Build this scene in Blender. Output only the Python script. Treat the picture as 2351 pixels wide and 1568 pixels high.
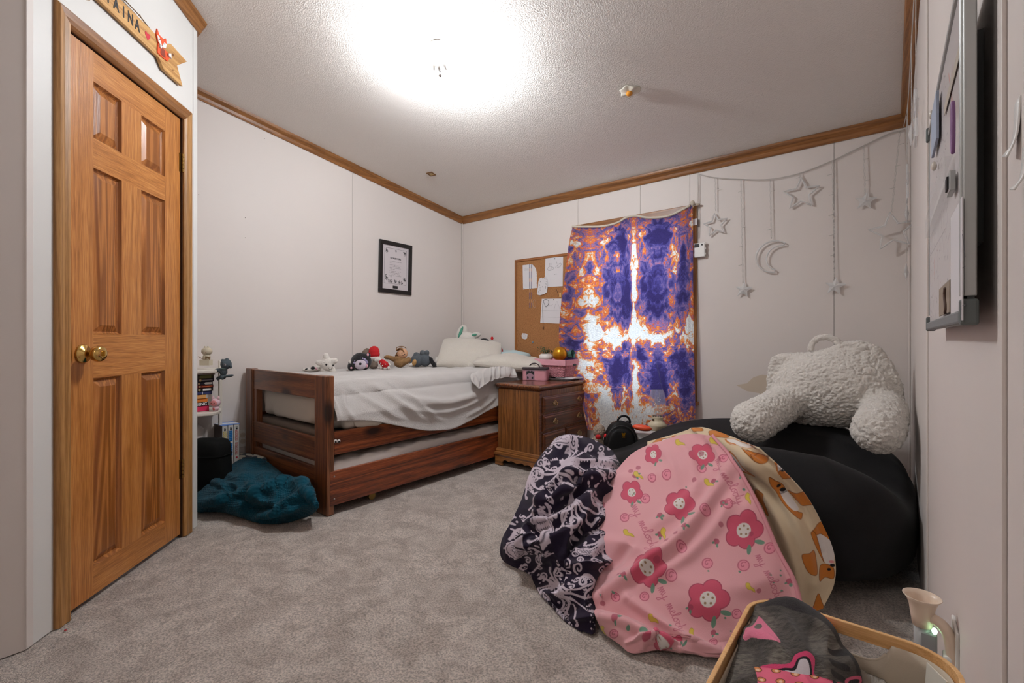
import bpy, bmesh, math, random
import numpy as np
from mathutils import Vector, Matrix
random.seed(7); RNG = np.random.default_rng(11)
for o in list(bpy.data.objects): bpy.data.objects.remove(o)
C = bpy.context.scene.collection
SC = bpy.context.scene

# ------------------------------------------------------------------ camera
FPX, HZ, CXP, CAMZ = 1060.0, 775.0, 1175.5, 0.95
YAW = math.radians(39.2); cy, sy = math.cos(YAW), math.sin(YAW)
cam = bpy.data.cameras.new('camera'); camo = bpy.data.objects.new('camera', cam); C.objects.link(camo)
cam.sensor_width = 36.0; cam.sensor_fit = 'HORIZONTAL'; cam.lens = 36.0*FPX/2351
cam.shift_y = -(784-HZ)/2351; cam.clip_start = 0.02; cam.clip_end = 100
camo.location = (0, 0, CAMZ); camo.rotation_euler = (math.pi/2, 0, YAW)
SC.camera = camo

# ------------------------------------------------------------------ world, exposure
w = bpy.data.worlds.new('sky'); SC.world = w; w.use_nodes = True
bg = w.node_tree.nodes['Background']; bg.inputs[0].default_value = (0.72, 0.86, 1.0, 1); bg.inputs[1].default_value = 3.0
SC.view_settings.view_transform = 'Standard'; SC.view_settings.look = 'None'
SC.view_settings.exposure = 0.50; SC.view_settings.gamma = 1.0; SC.view_settings.use_curve_mapping = False
BULB_STRENGTH = 600.0
def area_light(name, loc, rot, size, size_y, energy, col):
    l = bpy.data.lights.new(name, 'AREA'); l.shape = 'RECTANGLE'; l.size = size; l.size_y = size_y
    l.energy = energy; l.color = col
    o = bpy.data.objects.new(name, l); C.objects.link(o); o.location = loc; o.rotation_euler = rot
    return o
# soft fill light added behind the camera, shining in through the front wall opening
area_light('fill_light', (-0.9, -1.35, 2.2), (math.radians(50), 0, 0), 0.9, 0.3, 7.0, (1.0, 0.96, 0.95))

# ------------------------------------------------------------------ pixel -> point on a real plane
def ray(x, y):
    l = (x-CXP)/FPX; u = (HZ-y)/FPX
    return np.array((l*cy-sy, l*sy+cy, u))
CAMP = np.array((0, 0, CAMZ))
def onX(x, y, X): r = ray(x, y); return CAMP+r*(X/r[0])
def onY(x, y, Y): r = ray(x, y); return CAMP+r*(Y/r[1])
def onZ(x, y, z=0.0): r = ray(x, y); return CAMP+r*((z-CAMZ)/r[2])
def atD(x, y, d): return CAMP+ray(x, y)*d
XW1, YW2, XW3, CK, CZ0 = -3.387, 3.347, 0.094, 0.148, 2.17
def ceilz(Y): return CZ0+CK*(YW2-Y)
def onC(x, y): r = ray(x, y); return CAMP+r*((CZ0+CK*YW2-CAMZ)/(r[2]+CK*r[1]))

# ------------------------------------------------------------------ numpy noise
def _h(i, j, k, s):
    n = (i*374761393+j*668265263+k*2147483647+s*974634777) & 0xffffffff
    n = ((n ^ (n >> 13))*1274126177) & 0xffffffff
    return ((n ^ (n >> 16)) & 0xffff)/65535.0
def vnoise(P, s=0):
    P = np.asarray(P, float); i = np.floor(P).astype(np.int64); f = P-i; f = f*f*(3-2*f); r = 0
    for a in (0, 1):
        for b in (0, 1):
            for c in (0, 1):
                wgt = (f[..., 0] if a else 1-f[..., 0])*(f[..., 1] if b else 1-f[..., 1])*(f[..., 2] if c else 1-f[..., 2])
                r = r+wgt*_h(i[..., 0]+a, i[..., 1]+b, i[..., 2]+c, s)
    return r*2-1
def fbm(P, oc=3, s=0):
    r = 0; a = 1.0; P = np.asarray(P, float)
    for k in range(oc): r = r+a*vnoise(P*(2**k), s+k); a *= 0.5
    return r

# ------------------------------------------------------------------ materials
def S(r, g, b): return tuple(((c/255)/12.92 if c/255 <= 0.04045 else ((c/255+0.055)/1.055)**2.4) for c in (r, g, b))
MATS = {}
def mat(name, col, rough=0.6, metal=0.0, bump=None, spec=0.5, sheen=0.0, var=None, coat=0.0):
    """col linear; bump=(scale,strength,dist); var=(scale,amount) soft tint variation of the base colour"""
    if name in MATS: return MATS[name]
    m = bpy.data.materials.new(name); m.use_nodes = True; nt = m.node_tree; b = nt.nodes['Principled BSDF']
    b.inputs['Base Color'].default_value = (*col, 1); b.inputs['Roughness'].default_value = rough; b.inputs['Metallic'].default_value = metal
    b.inputs['Specular IOR Level'].default_value = spec
    if sheen: b.inputs['Sheen Weight'].default_value = sheen; b.inputs['Sheen Roughness'].default_value = 0.5
    if coat: b.inputs['Coat Weight'].default_value = coat; b.inputs['Coat Roughness'].default_value = 0.15
    tc = nt.nodes.new('ShaderNodeTexCoord')
    if var:
        n = nt.nodes.new('ShaderNodeTexNoise'); n.inputs['Scale'].default_value = var[0]; n.inputs['Detail'].default_value = 4
        nt.links.new(tc.outputs['Object'], n.inputs['Vector'])
        r = nt.nodes.new('ShaderNodeValToRGB'); k = var[1]
        r.color_ramp.elements[0].position = 0.3; r.color_ramp.elements[1].position = 0.7
        r.color_ramp.elements[0].color = (*[c*(1-k) for c in col], 1); r.color_ramp.elements[1].color = (*[min(1, c*(1+k)) for c in col], 1)
        nt.links.new(n.outputs['Fac'], r.inputs[0]); nt.links.new(r.outputs[0], b.inputs['Base Color'])
    if bump: add_bump(nt, b, tc, *bump)
    MATS[name] = m; return m
def add_bump(nt, b, tc, scale, strength, dist=0.01, detail=4):
    n = nt.nodes.new('ShaderNodeTexNoise'); n.inputs['Scale'].default_value = scale; n.inputs['Detail'].default_value = detail
    nt.links.new(tc.outputs['Object'], n.inputs['Vector'])
    bp = nt.nodes.new('ShaderNodeBump'); bp.inputs['Strength'].default_value = strength; bp.inputs['Distance'].default_value = dist
    nt.links.new(n.outputs['Fac'], bp.inputs['Height']); nt.links.new(bp.outputs[0], b.inputs['Normal'])
def wood(name, cols, axis='Z', scale=1.0, rough=0.35, knots=False, coat=0.12, rings=9.0, ringw=0.55, fine=420):
    """grain along axis; cols dark..light"""
    if name in MATS: return MATS[name]
    m = bpy.data.materials.new(name); m.use_nodes = True; nt = m.node_tree; L = nt.links; b = nt.nodes['Principled BSDF']
    b.inputs['Roughness'].default_value = rough; b.inputs['Coat Weight'].default_value = coat; b.inputs['Coat Roughness'].default_value = 0.25
    tc = nt.nodes.new('ShaderNodeTexCoord'); mp = nt.nodes.new('ShaderNodeMapping')
    s = {'X': (0.035, 1, 1), 'Y': (1, 0.035, 1), 'Z': (1, 1, 0.035)}[axis]
    mp.inputs['Scale'].default_value = [v*scale for v in s]; L.new(tc.outputs['Object'], mp.inputs['Vector'])
    n1 = nt.nodes.new('ShaderNodeTexNoise'); n1.inputs['Scale'].default_value = rings; n1.inputs['Detail'].default_value = 2; n1.inputs['Distortion'].default_value = 0.6
    n2 = nt.nodes.new('ShaderNodeTexNoise'); n2.inputs['Scale'].default_value = fine; n2.inputs['Detail'].default_value = 4
    L.new(mp.outputs[0], n1.inputs['Vector']); L.new(mp.outputs[0], n2.inputs['Vector'])
    mu = nt.nodes.new('ShaderNodeMath'); mu.operation = 'MULTIPLY'; mu.inputs[1].default_value = 9.0; L.new(n1.outputs['Fac'], mu.inputs[0])
    fr = nt.nodes.new('ShaderNodeMath'); fr.operation = 'PINGPONG'; fr.inputs[1].default_value = 0.5; L.new(mu.outputs[0], fr.inputs[0])
    m2 = nt.nodes.new('ShaderNodeMath'); m2.operation = 'MULTIPLY_ADD'; m2.inputs[1].default_value = ringw; L.new(fr.outputs[0], m2.inputs[0])
    m3 = nt.nodes.new('ShaderNodeMath'); m3.operation = 'MULTIPLY'; m3.inputs[1].default_value = 1.15-ringw; L.new(n2.outputs['Fac'], m3.inputs[0]); L.new(m3.outputs[0], m2.inputs[2])
    r = nt.nodes.new('ShaderNodeValToRGB'); e = r.color_ramp.elements
    e[0].position = 0.30; e[0].color = (*cols[0], 1); e[1].position = 0.72; e[1].color = (*cols[-1], 1)
    if len(cols) == 3: k = e.new(0.55); k.color = (*cols[1], 1)
    L.new(m2.outputs[0], r.inputs[0]); out = r.outputs[0]
    if knots:
        v = nt.nodes.new('ShaderNodeTexVoronoi'); v.inputs['Scale'].default_value = 5.2
        mp2 = nt.nodes.new('ShaderNodeMapping'); s2 = {'X': (0.45, 1, 1), 'Y': (1, 0.45, 1), 'Z': (1, 1, 0.45)}[axis]
        mp2.inputs['Scale'].default_value = s2; L.new(tc.outputs['Object'], mp2.inputs['Vector']); L.new(mp2.outputs[0], v.inputs['Vector'])
        kr = nt.nodes.new('ShaderNodeValToRGB'); kr.color_ramp.elements[0].position = 0.09; kr.color_ramp.elements[1].position = 0.20
        kr.color_ramp.elements[0].color = (1, 1, 1, 1); kr.color_ramp.elements[1].color = (0, 0, 0, 1); L.new(v.outputs['Distance'], kr.inputs[0])
        mx = nt.nodes.new('ShaderNodeMix'); mx.data_type = 'RGBA'; L.new(kr.outputs[0], mx.inputs[0]); L.new(out, mx.inputs[6])
        mx.inputs[7].default_value = (*[c*0.25 for c in cols[0]], 1); out = mx.outputs[2]
    L.new(out, b.inputs['Base Color'])
    bp = nt.nodes.new('ShaderNodeBump'); bp.inputs['Strength'].default_value = 0.25; bp.inputs['Distance'].default_value = 0.002
    L.new(n2.outputs['Fac'], bp.inputs['Height']); L.new(bp.outputs[0], b.inputs['Normal'])
    MATS[name] = m; return m
def vcol(name, rough=0.9, sheen=0.3, bump=(900, 0.4, 0.002), trans=0.0, spec=0.2):
    """colour comes from the printed colour attribute of the cloth"""
    if name in MATS: return MATS[name]
    m = bpy.data.materials.new(name); m.use_nodes = True; nt = m.node_tree; L = nt.links; b = nt.nodes['Principled BSDF']
    a = nt.nodes.new('ShaderNodeAttribute'); a.attribute_name = 'Col'; L.new(a.outputs['Color'], b.inputs['Base Color'])
    b.inputs['Roughness'].default_value = rough; b.inputs['Sheen Weight'].default_value = sheen; b.inputs['Specular IOR Level'].default_value = spec
    tc = nt.nodes.new('ShaderNodeTexCoord')
    if bump: add_bump(nt, b, tc, *bump)
    MATS[name] = m; return m
def emis(name, col, strength):
    if name in MATS: return MATS[name]
    m = bpy.data.materials.new(name); m.use_nodes = True; b = m.node_tree.nodes['Principled BSDF']
    b.inputs['Base Color'].default_value = (*col, 1); b.inputs['Emission Color'].default_value = (*col, 1); b.inputs['Emission Strength'].default_value = strength
    MATS[name] = m; return m
def clear(name, tint=(0.95, 0.96, 0.97), opacity=0.25, rough=0.08):
    """thin clear plastic or glass: mostly see-through with a glossy coat"""
    if name in MATS: return MATS[name]
    m = bpy.data.materials.new(name); m.use_nodes = True; nt = m.node_tree; b = nt.nodes['Principled BSDF']
    b.inputs['Base Color'].default_value = (*tint, 1); b.inputs['Roughness'].default_value = rough; b.inputs['Alpha'].default_value = opacity
    b.inputs['Specular IOR Level'].default_value = 1.0
    MATS[name] = m; return m

# ------------------------------------------------------------------ geometry (V, F)
def box(x0, x1, y0, y1, z0, z1):
    V = np.array([(x, y, z) for z in (z0, z1) for y in (y0, y1) for x in (x0, x1)], float)
    return V, [(0, 2, 3, 1), (4, 5, 7, 6), (0, 1, 5, 4), (2, 6, 7, 3), (0, 4, 6, 2), (1, 3, 7, 5)]
def hexa(pts):   # 8 corners, order like box
    return np.array(pts, float), [(0, 2, 3, 1), (4, 5, 7, 6), (0, 1, 5, 4), (2, 6, 7, 3), (0, 4, 6, 2), (1, 3, 7, 5)]
def join(*L):
    V = []; F = []; n = 0
    for v, f in L:
        V.append(np.asarray(v, float)); F += [tuple(i+n for i in q) for q in f]; n += len(v)
    return np.concatenate(V), F
def xf(vf, M):
    v, f = vf; M = np.array(M); return np.asarray(v)@M[:3, :3].T+M[:3, 3], f
def T(x=0, y=0, z=0): return Matrix.Translation((x, y, z))
def Rz(d): return Matrix.Rotation(math.radians(d), 4, 'Z')
def Rx(d): return Matrix.Rotation(math.radians(d), 4, 'X')
def Ry(d): return Matrix.Rotation(math.radians(d), 4, 'Y')
def Sc(x, y, z): return Matrix.Diagonal((x, y, z, 1))
def lathe(prof, n=32, closed=True):
    V = []; F = []
    for r, z in prof:
        for k in range(n): a = 2*math.pi*k/n; V.append((r*math.cos(a), r*math.sin(a), z))
    for i in range(len(prof)-1):
        for k in range(n): F.append((i*n+k, i*n+(k+1) % n, (i+1)*n+(k+1) % n, (i+1)*n+k))
    if closed: F.append(tuple(range(n))[::-1]); F.append(tuple((len(prof)-1)*n+k for k in range(n)))
    return np.array(V), F
def cyl(r, z0, z1, n=24): return lathe([(r, z0), (r, z1)], n)
def ell(rx, ry, rz, nu=24, nv=14):
    V = []; F = []
    for i in range(1, nv):
        p = math.pi*i/nv
        for k in range(nu): a = 2*math.pi*k/nu; V.append((rx*math.sin(p)*math.cos(a), ry*math.sin(p)*math.sin(a), rz*math.cos(p)))
    for i in range(nv-2):
        for k in range(nu): F.append((i*nu+k, (i+1)*nu+k, (i+1)*nu+(k+1) % nu, i*nu+(k+1) % nu))
    V += [(0, 0, rz), (0, 0, -rz)]; t = len(V)-2
    for k in range(nu): F.append((t, k, (k+1) % nu)); F.append((t+1, (nv-2)*nu+(k+1) % nu, (nv-2)*nu+k))
    return np.array(V), F
def tube(path, r, n=8, closed=False):
    P = np.asarray(path, float); m = len(P); V = []; F = []
    R = np.full(m, r) if np.isscalar(r) else np.asarray(r)
    up = np.array((0.13, 0.21, 0.97))
    for i in range(m):
        a = P[(i-1) % m] if (closed or i > 0) else P[i]; b = P[(i+1) % m] if (closed or i < m-1) else P[i]
        t = b-a; t = t/(np.linalg.norm(t)+1e-9)
        if i == 0: u = np.cross(t, up)
        else: u = u-t*(u@t)
        if np.linalg.norm(u) < 1e-6: u = np.cross(t, (1, 0, 0))
        u = u/np.linalg.norm(u); v = np.cross(t, u)
        for k in range(n): c = 2*math.pi*k/n; V.append(P[i]+R[i]*(u*math.cos(c)+v*math.sin(c)))
    for i in range(m if closed else m-1):
        j = (i+1) % m
        for k in range(n): F.append((i*n+k, i*n+(k+1) % n, j*n+(k+1) % n, j*n+k))
    if not closed: F.append(tuple(range(n))[::-1]); F.append(tuple((m-1)*n+k for k in range(n)))
    return np.array(V), F
def prism(poly, h, z0=0.0):
    """2-D polygon in x,y extruded along z"""
    n = len(poly); V = [(x, y, z0) for x, y in poly]+[(x, y, z0+h) for x, y in poly]
    F = [tuple(range(n))[::-1], tuple(range(n, 2*n))]+[(i, (i+1) % n, n+(i+1) % n, n+i) for i in range(n)]
    return np.array(V, float), F
def extrude_path(prof, p0, p1, a, b):
    """profile (u,v) in directions a,b swept straight from p0 to p1"""
    p0, p1, a, b = [np.array(q, float) for q in (p0, p1, a, b)]; n = len(prof)
    V = [p0+a*u+b*v for u, v in prof]+[p1+a*u+b*v for u, v in prof]
    F = [tuple(range(n))[::-1], tuple(range(n, 2*n))]+[(i, (i+1) % n, n+(i+1) % n, n+i) for i in range(n)]
    return np.array(V), F
def grid(P, wrap=False):
    """P (rows, cols, 3) -> V, F"""
    r, c = P.shape[:2]; I = np.arange(r*c).reshape(r, c)
    if wrap: J = np.roll(I, -1, axis=1); a, b, d, e = I[:-1], J[:-1], J[1:], I[1:]
    else: a, b, d, e = I[:-1, :-1], I[:-1, 1:], I[1:, 1:], I[1:, :-1]
    return P.reshape(-1, 3), np.stack([a, e, d, b], -1).reshape(-1, 4)

# ------------------------------------------------------------------ objects
WORLD = set()
def setprops(o, label=None, cat=None, group=None, kind=None):
    if label: o['label'] = label
    if cat: o['category'] = cat
    if group: o['group'] = group
    if kind: o['kind'] = kind
def thing(name, label, cat, loc=(0, 0, 0), rotz=0.0, group=None, local=False):
    o = bpy.data.objects.new(name, None); C.objects.link(o); o.empty_display_size = 0.05
    o.location = loc; o.rotation_euler = (0, 0, rotz); setprops(o, label, cat, group)
    if not local: WORLD.add(o.name)
    return o
def mesh(name, vf, m, smooth=False):
    me = bpy.data.meshes.new(name); V, F = vf
    if isinstance(F, np.ndarray):
        nf = len(F); k = F.shape[1]
        me.vertices.add(len(V)); me.vertices.foreach_set('co', np.asarray(V, np.float32).ravel())
        me.loops.add(nf*k); me.loops.foreach_set('vertex_index', F.astype(np.int32).ravel())
        me.polygons.add(nf); me.polygons.foreach_set('loop_start', np.arange(0, nf*k, k, dtype=np.int32))
        me.update(calc_edges=True)
    else:
        me.from_pydata([tuple(v) for v in V], [], F); me.update()
    if m: me.materials.append(m)
    if smooth: me.polygons.foreach_set('use_smooth', np.ones(len(me.polygons), bool))
    return me
def obj(name, vf, m, parent=None, smooth=False, bevel=0.0, seg=2, label=None, cat=None, group=None, kind=None, solid=0.0, col=None, sub=0):
    me = mesh(name, vf, m, smooth)
    if col is not None:
        a = me.color_attributes.new('Col', 'FLOAT_COLOR', 'POINT')
        c = np.ones((len(me.vertices), 4), np.float32); c[:, :3] = col; a.data.foreach_set('color', c.ravel())
    o = bpy.data.objects.new(name, me); C.objects.link(o)
    if parent is not None:
        o.parent = parent
        top = parent
        while top.parent: top = top.parent
        if top.name in WORLD and parent is top: o.matrix_parent_inverse = (Matrix.Translation(top.location)@top.rotation_euler.to_matrix().to_4x4()).inverted()
    if bevel:
        b = o.modifiers.new('bevel', 'BEVEL'); b.width = bevel; b.segments = seg; b.limit_method = 'ANGLE'; b.angle_limit = math.radians(40); b.harden_normals = False
    if sub: s = o.modifiers.new('sub', 'SUBSURF'); s.levels = sub; s.render_levels = sub
    if solid: s = o.modifiers.new('solid', 'SOLIDIFY'); s.thickness = solid; s.offset = -1
    setprops(o, label, cat, group, kind)
    return o
def copy_tree(o, parent=None, **kw):
    c = o.copy(); C.objects.link(c)
    if parent is not None: c.parent = parent
    for ch in [x for x in bpy.data.objects if x.parent == o]: copy_tree(ch, c)
    if parent is None and o.name in WORLD: WORLD.add(c.name)
    setprops(c, **kw); return c

# ------------------------------------------------------------------ smooth patch through control points
def catmull(A, n, axis):
    A = np.moveaxis(np.asarray(A, float), axis, 0); m = len(A)
    t = np.linspace(0, m-1, n); i = np.clip(np.floor(t).astype(int), 0, m-2); f = (t-i)[(...,)+(None,)*(A.ndim-1)]
    g = lambda k: A[np.clip(k, 0, m-1)]
    p0 = np.where((i > 0).reshape(f.shape), g(i-1), 2*g(i)-g(i+1)); p1 = g(i); p2 = g(i+1); p3 = np.where((i < m-2).reshape(f.shape), g(i+2), 2*g(i+1)-g(i))
    R = 0.5*((2*p1)+(-p0+p2)*f+(2*p0-5*p1+4*p2-p3)*f*f+(-p0+3*p1-3*p2+p3)*f**3)
    return np.moveaxis(R, 0, axis)
def patch(ctrl, nr, nc):
    """ctrl rows of (px,py,depth) -> world points (nr,nc,3) and the print coordinates (nr,nc,2)"""
    A = catmull(catmull(np.array(ctrl, float), nr, 0), nc, 1)
    px, py, d = A[..., 0], A[..., 1], A[..., 2]
    l = (px-CXP)/FPX; u = (HZ-py)/FPX
    P = np.stack([(l*cy-sy)*d, (l*sy+cy)*d, CAMZ+u*d], -1)
    return P, A[..., :2]
def normals(P):
    a = np.gradient(P, axis=0); b = np.gradient(P, axis=1); n = np.cross(b, a)
    n /= np.linalg.norm(n, axis=-1, keepdims=True)+1e-9
    return n
def facing(P, n):
    s = np.sign(((CAMP-P)*n).sum(-1).mean()); return n*s
def segd(Q, pts):
    """distance from Q (...,2) to a polyline, and the position along it 0..1"""
    best = np.full(Q.shape[:-1], 1e9); tt = np.zeros(Q.shape[:-1]); n = len(pts)-1
    for k in range(n):
        a = np.array(pts[k], float); b = np.array(pts[k+1], float); ab = b-a
        t = np.clip(((Q-a)@ab)/(ab@ab+1e-9), 0, 1); d = np.linalg.norm(Q-(a+t[..., None]*ab), axis=-1)
        m = d < best; best = np.where(m, d, best); tt = np.where(m, (k+t)/n, tt)
    return best, tt
def smoothpts(pts, n=40): return catmull(np.array(pts, float), n, 0)

# ------------------------------------------------------------------ soft bodies: union of ellipsoids through a remesh
def blob(parts, voxel=0.008, smooth=6):
    """parts: list of (V,F); returns one closed smooth skin (V,F)"""
    me = mesh('tmp', join(*parts), None); o = bpy.data.objects.new('tmp', me); C.objects.link(o)
    r = o.modifiers.new('r', 'REMESH'); r.mode = 'VOXEL'; r.voxel_size = voxel
    s = o.modifiers.new('s', 'SMOOTH'); s.iterations = smooth; s.factor = 0.6
    dg = bpy.context.evaluated_depsgraph_get(); dg.update(); ev = o.evaluated_get(dg); m2 = ev.to_mesh()
    V = np.zeros(len(m2.vertices)*3, np.float32); m2.vertices.foreach_get('co', V)
    F = [tuple(p.vertices) for p in m2.polygons]; N = np.zeros(len(m2.vertices)*3, np.float32); m2.vertices.foreach_get('normal', N)
    V = V.reshape(-1, 3).astype(float); N = N.reshape(-1, 3)
    ev.to_mesh_clear(); bpy.data.objects.remove(o); bpy.data.meshes.remove(me)
    return V, F, N
def fluffy(parts, voxel, smooth, amp, freq, seed=0):
    V, F, N = blob(parts, voxel, smooth)
    return V+N*(amp*fbm(V*freq, 2, seed))[:, None], F
# ================================================================== SETTING
WALL = mat('wall_paint', S(220, 211, 205), 0.55, bump=(60, 0.05, 0.002), var=(1.5, 0.02))
WALLD = mat('wall_paint_closet', S(222, 220, 216), 0.45, bump=(60, 0.05, 0.002))
GAP = mat('joint_grey', S(120, 112, 106), 0.9)  # grey of the wall backing behind the panel joints, also the nails
CEIL = mat('ceiling_paint', S(232, 226, 220), 0.95, bump=(150, 0.75, 0.005))
OAKZ = wood('oak_upright', [S(148, 88, 34), S(188, 122, 60), S(206, 146, 84)], 'Z', 1.0, fine=420, ringw=0.30)
OAKX = wood('oak_level', [S(148, 88, 34), S(188, 122, 60), S(206, 146, 84)], 'X', 1.0, fine=420, ringw=0.30)
OAKP = wood('oak_panel', [S(136, 78, 28), S(182, 116, 56), S(206, 146, 84)], 'Z', 1.0, fine=420, rings=11, ringw=0.8)
OAKY = wood('oak_deep', [S(140, 84, 38), S(170, 112, 60), S(190, 132, 78)], 'Y', 1.0)
TRX = wood('trim_oak_x', [S(120, 76, 36), S(150, 99, 52), S(166, 114, 64)], 'X', 1.2, coat=0.0)
TRY = wood('trim_oak_y', [S(120, 76, 36), S(150, 99, 52), S(166, 114, 64)], 'Y', 1.2, coat=0.0)
TRZ = wood('trim_oak_z', [S(140, 96, 46), S(176, 128, 74), S(192, 146, 92)], 'Z', 1.2, coat=0.0, rough=0.45)

# carpet
def carpet():
    m = bpy.data.materials.new('carpet'); m.use_nodes = True; nt = m.node_tree; L = nt.links; b = nt.nodes['Principled BSDF']
    b.inputs['Roughness'].default_value = 1.0; b.inputs['Specular IOR Level'].default_value = 0.05; b.inputs['Sheen Weight'].default_value = 0.15
    tc = nt.nodes.new('ShaderNodeTexCoord')
    def N(sc, d, dist=0.0):
        n = nt.nodes.new('ShaderNodeTexNoise'); n.inputs['Scale'].default_value = sc; n.inputs['Detail'].default_value = d; n.inputs['Distortion'].default_value = dist
        L.new(tc.outputs['Object'], n.inputs['Vector']); return n
    n1 = N(11, 6, 0.8); n2 = N(170, 4); n3 = N(420, 2)
    r1 = nt.nodes.new('ShaderNodeValToRGB'); e = r1.color_ramp.elements
    e[0].position = 0.36; e[0].color = (*S(194, 180, 169), 1); e[1].position = 0.62; e[1].color = (*S(222, 209, 198), 1)
    L.new(n1.outputs['Fac'], r1.inputs[0])
    r2 = nt.nodes.new('ShaderNodeValToRGB'); e = r2.color_ramp.elements
    e[0].position = 0.33; e[0].color = (0.36, 0.36, 0.36, 1); e[1].position = 0.62; e[1].color = (1.1, 1.1, 1.1, 1); L.new(n2.outputs['Fac'], r2.inputs[0])
    mx = nt.nodes.new('ShaderNodeMix'); mx.data_type = 'RGBA'; mx.blend_type = 'MULTIPLY'; mx.inputs[0].default_value = 0.75
    L.new(r1.outputs[0], mx.inputs[6]); L.new(r2.outputs[0], mx.inputs[7]); L.new(mx.outputs[2], b.inputs['Base Color'])
    ad = nt.nodes.new('ShaderNodeMath'); ad.operation = 'ADD'; L.new(n2.outputs['Fac'], ad.inputs[0]); L.new(n3.outputs['Fac'], ad.inputs[1])
    bp = nt.nodes.new('ShaderNodeBump'); bp.inputs['Strength'].default_value = 0.9; bp.inputs['Distance'].default_value = 0.008
    L.new(ad.outputs[0], bp.inputs['Height']); L.new(bp.outputs[0], b.inputs['Normal'])
    return m
CARPET = carpet()
# floor: gently uneven pile
gx = np.linspace(-3.46, 0.16, 182); gyv = np.linspace(-0.68, 3.42, 206); GX, GY = np.meshgrid(gx, gyv)
GZ = -0.004+0.003*fbm(np.stack([GX*9, GY*9, 0*GX], -1), 2, 5)
obj('floor', grid(np.stack([GX, GY, GZ], -1)), CARPET, smooth=True, kind='structure')
# sloping ceiling
def slab(x0, x1, y0, y1, th=0.06):
    return hexa([(x0, y0, ceilz(y0)), (x1, y0, ceilz(y0)), (x0, y1, ceilz(y1)), (x1, y1, ceilz(y1)),
                 (x0, y0, ceilz(y0)+th), (x1, y0, ceilz(y0)+th), (x0, y1, ceilz(y1)+th), (x1, y1, ceilz(y1)+th)])
obj('ceiling', slab(-3.46, 0.16, -0.68, 3.42), CEIL, kind='structure')

# left wall (runs along Y), panels with a thin recessed joint
def ywall(x, out, y0, y1, z0=0.0, th=0.05):
    xa, xb = (x-th, x) if out < 0 else (x, x+th); t = 0.02
    return hexa([(xa, y0, z0), (xb, y0, z0), (xa, y1, z0), (xb, y1, z0), (xa, y0, ceilz(y0)+t), (xb, y0, ceilz(y0)+t), (xa, y1, ceilz(y1)+t), (xb, y1, ceilz(y1)+t)])
wl = obj('wall_left', ywall(XW1-0.004, -1, 0.75, YW2+0.05), GAP, kind='structure')
ys = [0.80, 2.094, YW2-0.012]
for a, b in zip(ys, ys[1:]):
    v = ywall(XW1, -1, a+0.0012, b-0.0012, th=0.0035); obj('panel', v, WALL, wl)
obj('corner_strip', box(XW1, XW1+0.014, YW2-0.014, YW2, 0, ceilz(YW2)), WALL, wl, bevel=0.004)
for px_, py_ in ((563, 500), (563, 546), (607, 318), (456, 447)):
    p = onX(px_, py_, XW1+0.001); obj('nail', xf(cyl(0.0022, 0, 0.004, 8), T(*p)@Ry(90)), GAP, wl)
# back wall with the window opening
WX0, WX1, WZ0, WZ1 = -1.98, -1.105, 0.50, 1.83
HT = ceilz(YW2)+0.01
def xwall(x0, x1, y0, y1, z1=HT):
    P = []
    if x1 <= WX0 or x0 >= WX1: return box(x0, x1, y0, y1, 0, z1)
    if x0 < WX0: P.append(box(x0, WX0, y0, y1, 0, z1))
    if x1 > WX1: P.append(box(WX1, x1, y0, y1, 0, z1))
    a, b = max(x0, WX0), min(x1, WX1); P += [box(a, b, y0, y1, 0, WZ0), box(a, b, y0, y1, WZ1, z1)]
    return join(*P)
wb = obj('wall_back', xwall(-3.44, 0.15, YW2+0.004, YW2+0.07), GAP, kind='structure')
xs = [XW1, -2.016, -1.467, -1.096, -0.252, XW3]
for a, b in zip(xs, xs[1:]): obj('panel', xwall(a+0.0012, b-0.0012, YW2, YW2+0.0038), WALL, wb)
# damp stain on the back wall, low beside the grey cushion
st = [(-0.5+0.0, 0)]
P0 = [onY(x, y, YW2-0.0006) for x, y in ((1690, 884), (1715, 880), (1730, 866), (1750, 860), (1775, 864), (1790, 880), (1788, 905), (1770, 912), (1752, 915), (1745, 903), (1715, 898))]
obj('stain', (np.array(P0), [tuple(range(len(P0)))]), mat('stain', S(206, 190, 170), 0.6), wb)
# right wall beside the camera
wr = obj('wall_right', ywall(XW3+0.004, 1, -0.6, YW2+0.05), GAP, kind='structure')
ys = [-0.6, 0.698, 1.90, YW2]
for a, b in zip(ys, ys[1:]): obj('panel', ywall(XW3, 1, a+0.0012, b-0.0012, th=0.0035), WALL, wr)
for yy in (0.698, 1.90): obj('batten', ywall(XW3-0.004, 1, yy-0.013, yy+0.013, th=0.0042), WALL, wr, bevel=0.0015)
obj('corner_strip', box(XW3-0.012, XW3, YW2-0.012, YW2, 0, ceilz(YW2)), WALL, wr, bevel=0.004)
# front wall with an added opening, and the closed box for the fill light
zf = ceilz(-0.6)
obj('wall_front', join(box(-2.035, -1.3, -0.65, -0.6, 0, zf), box(-0.45, 0.15, -0.65, -0.6, 0, zf), box(-1.3, -0.45, -0.65, -0.6, 2.03, zf)), WALL, kind='structure')
obj('wall_fill_box', join(box(-2.1, 0.2, -1.75, -1.7, 0, 2.4), box(-2.1, -2.05, -1.7, -0.65, 0, 2.4), box(0.15, 0.2, -1.7, -0.65, 0, 2.4), box(-2.1, 0.2, -1.75, -0.65, 2.4, 2.45), box(-2.1, 0.2, -1.75, -0.65, -0.05, 0)), WALL, kind='structure')
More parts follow.
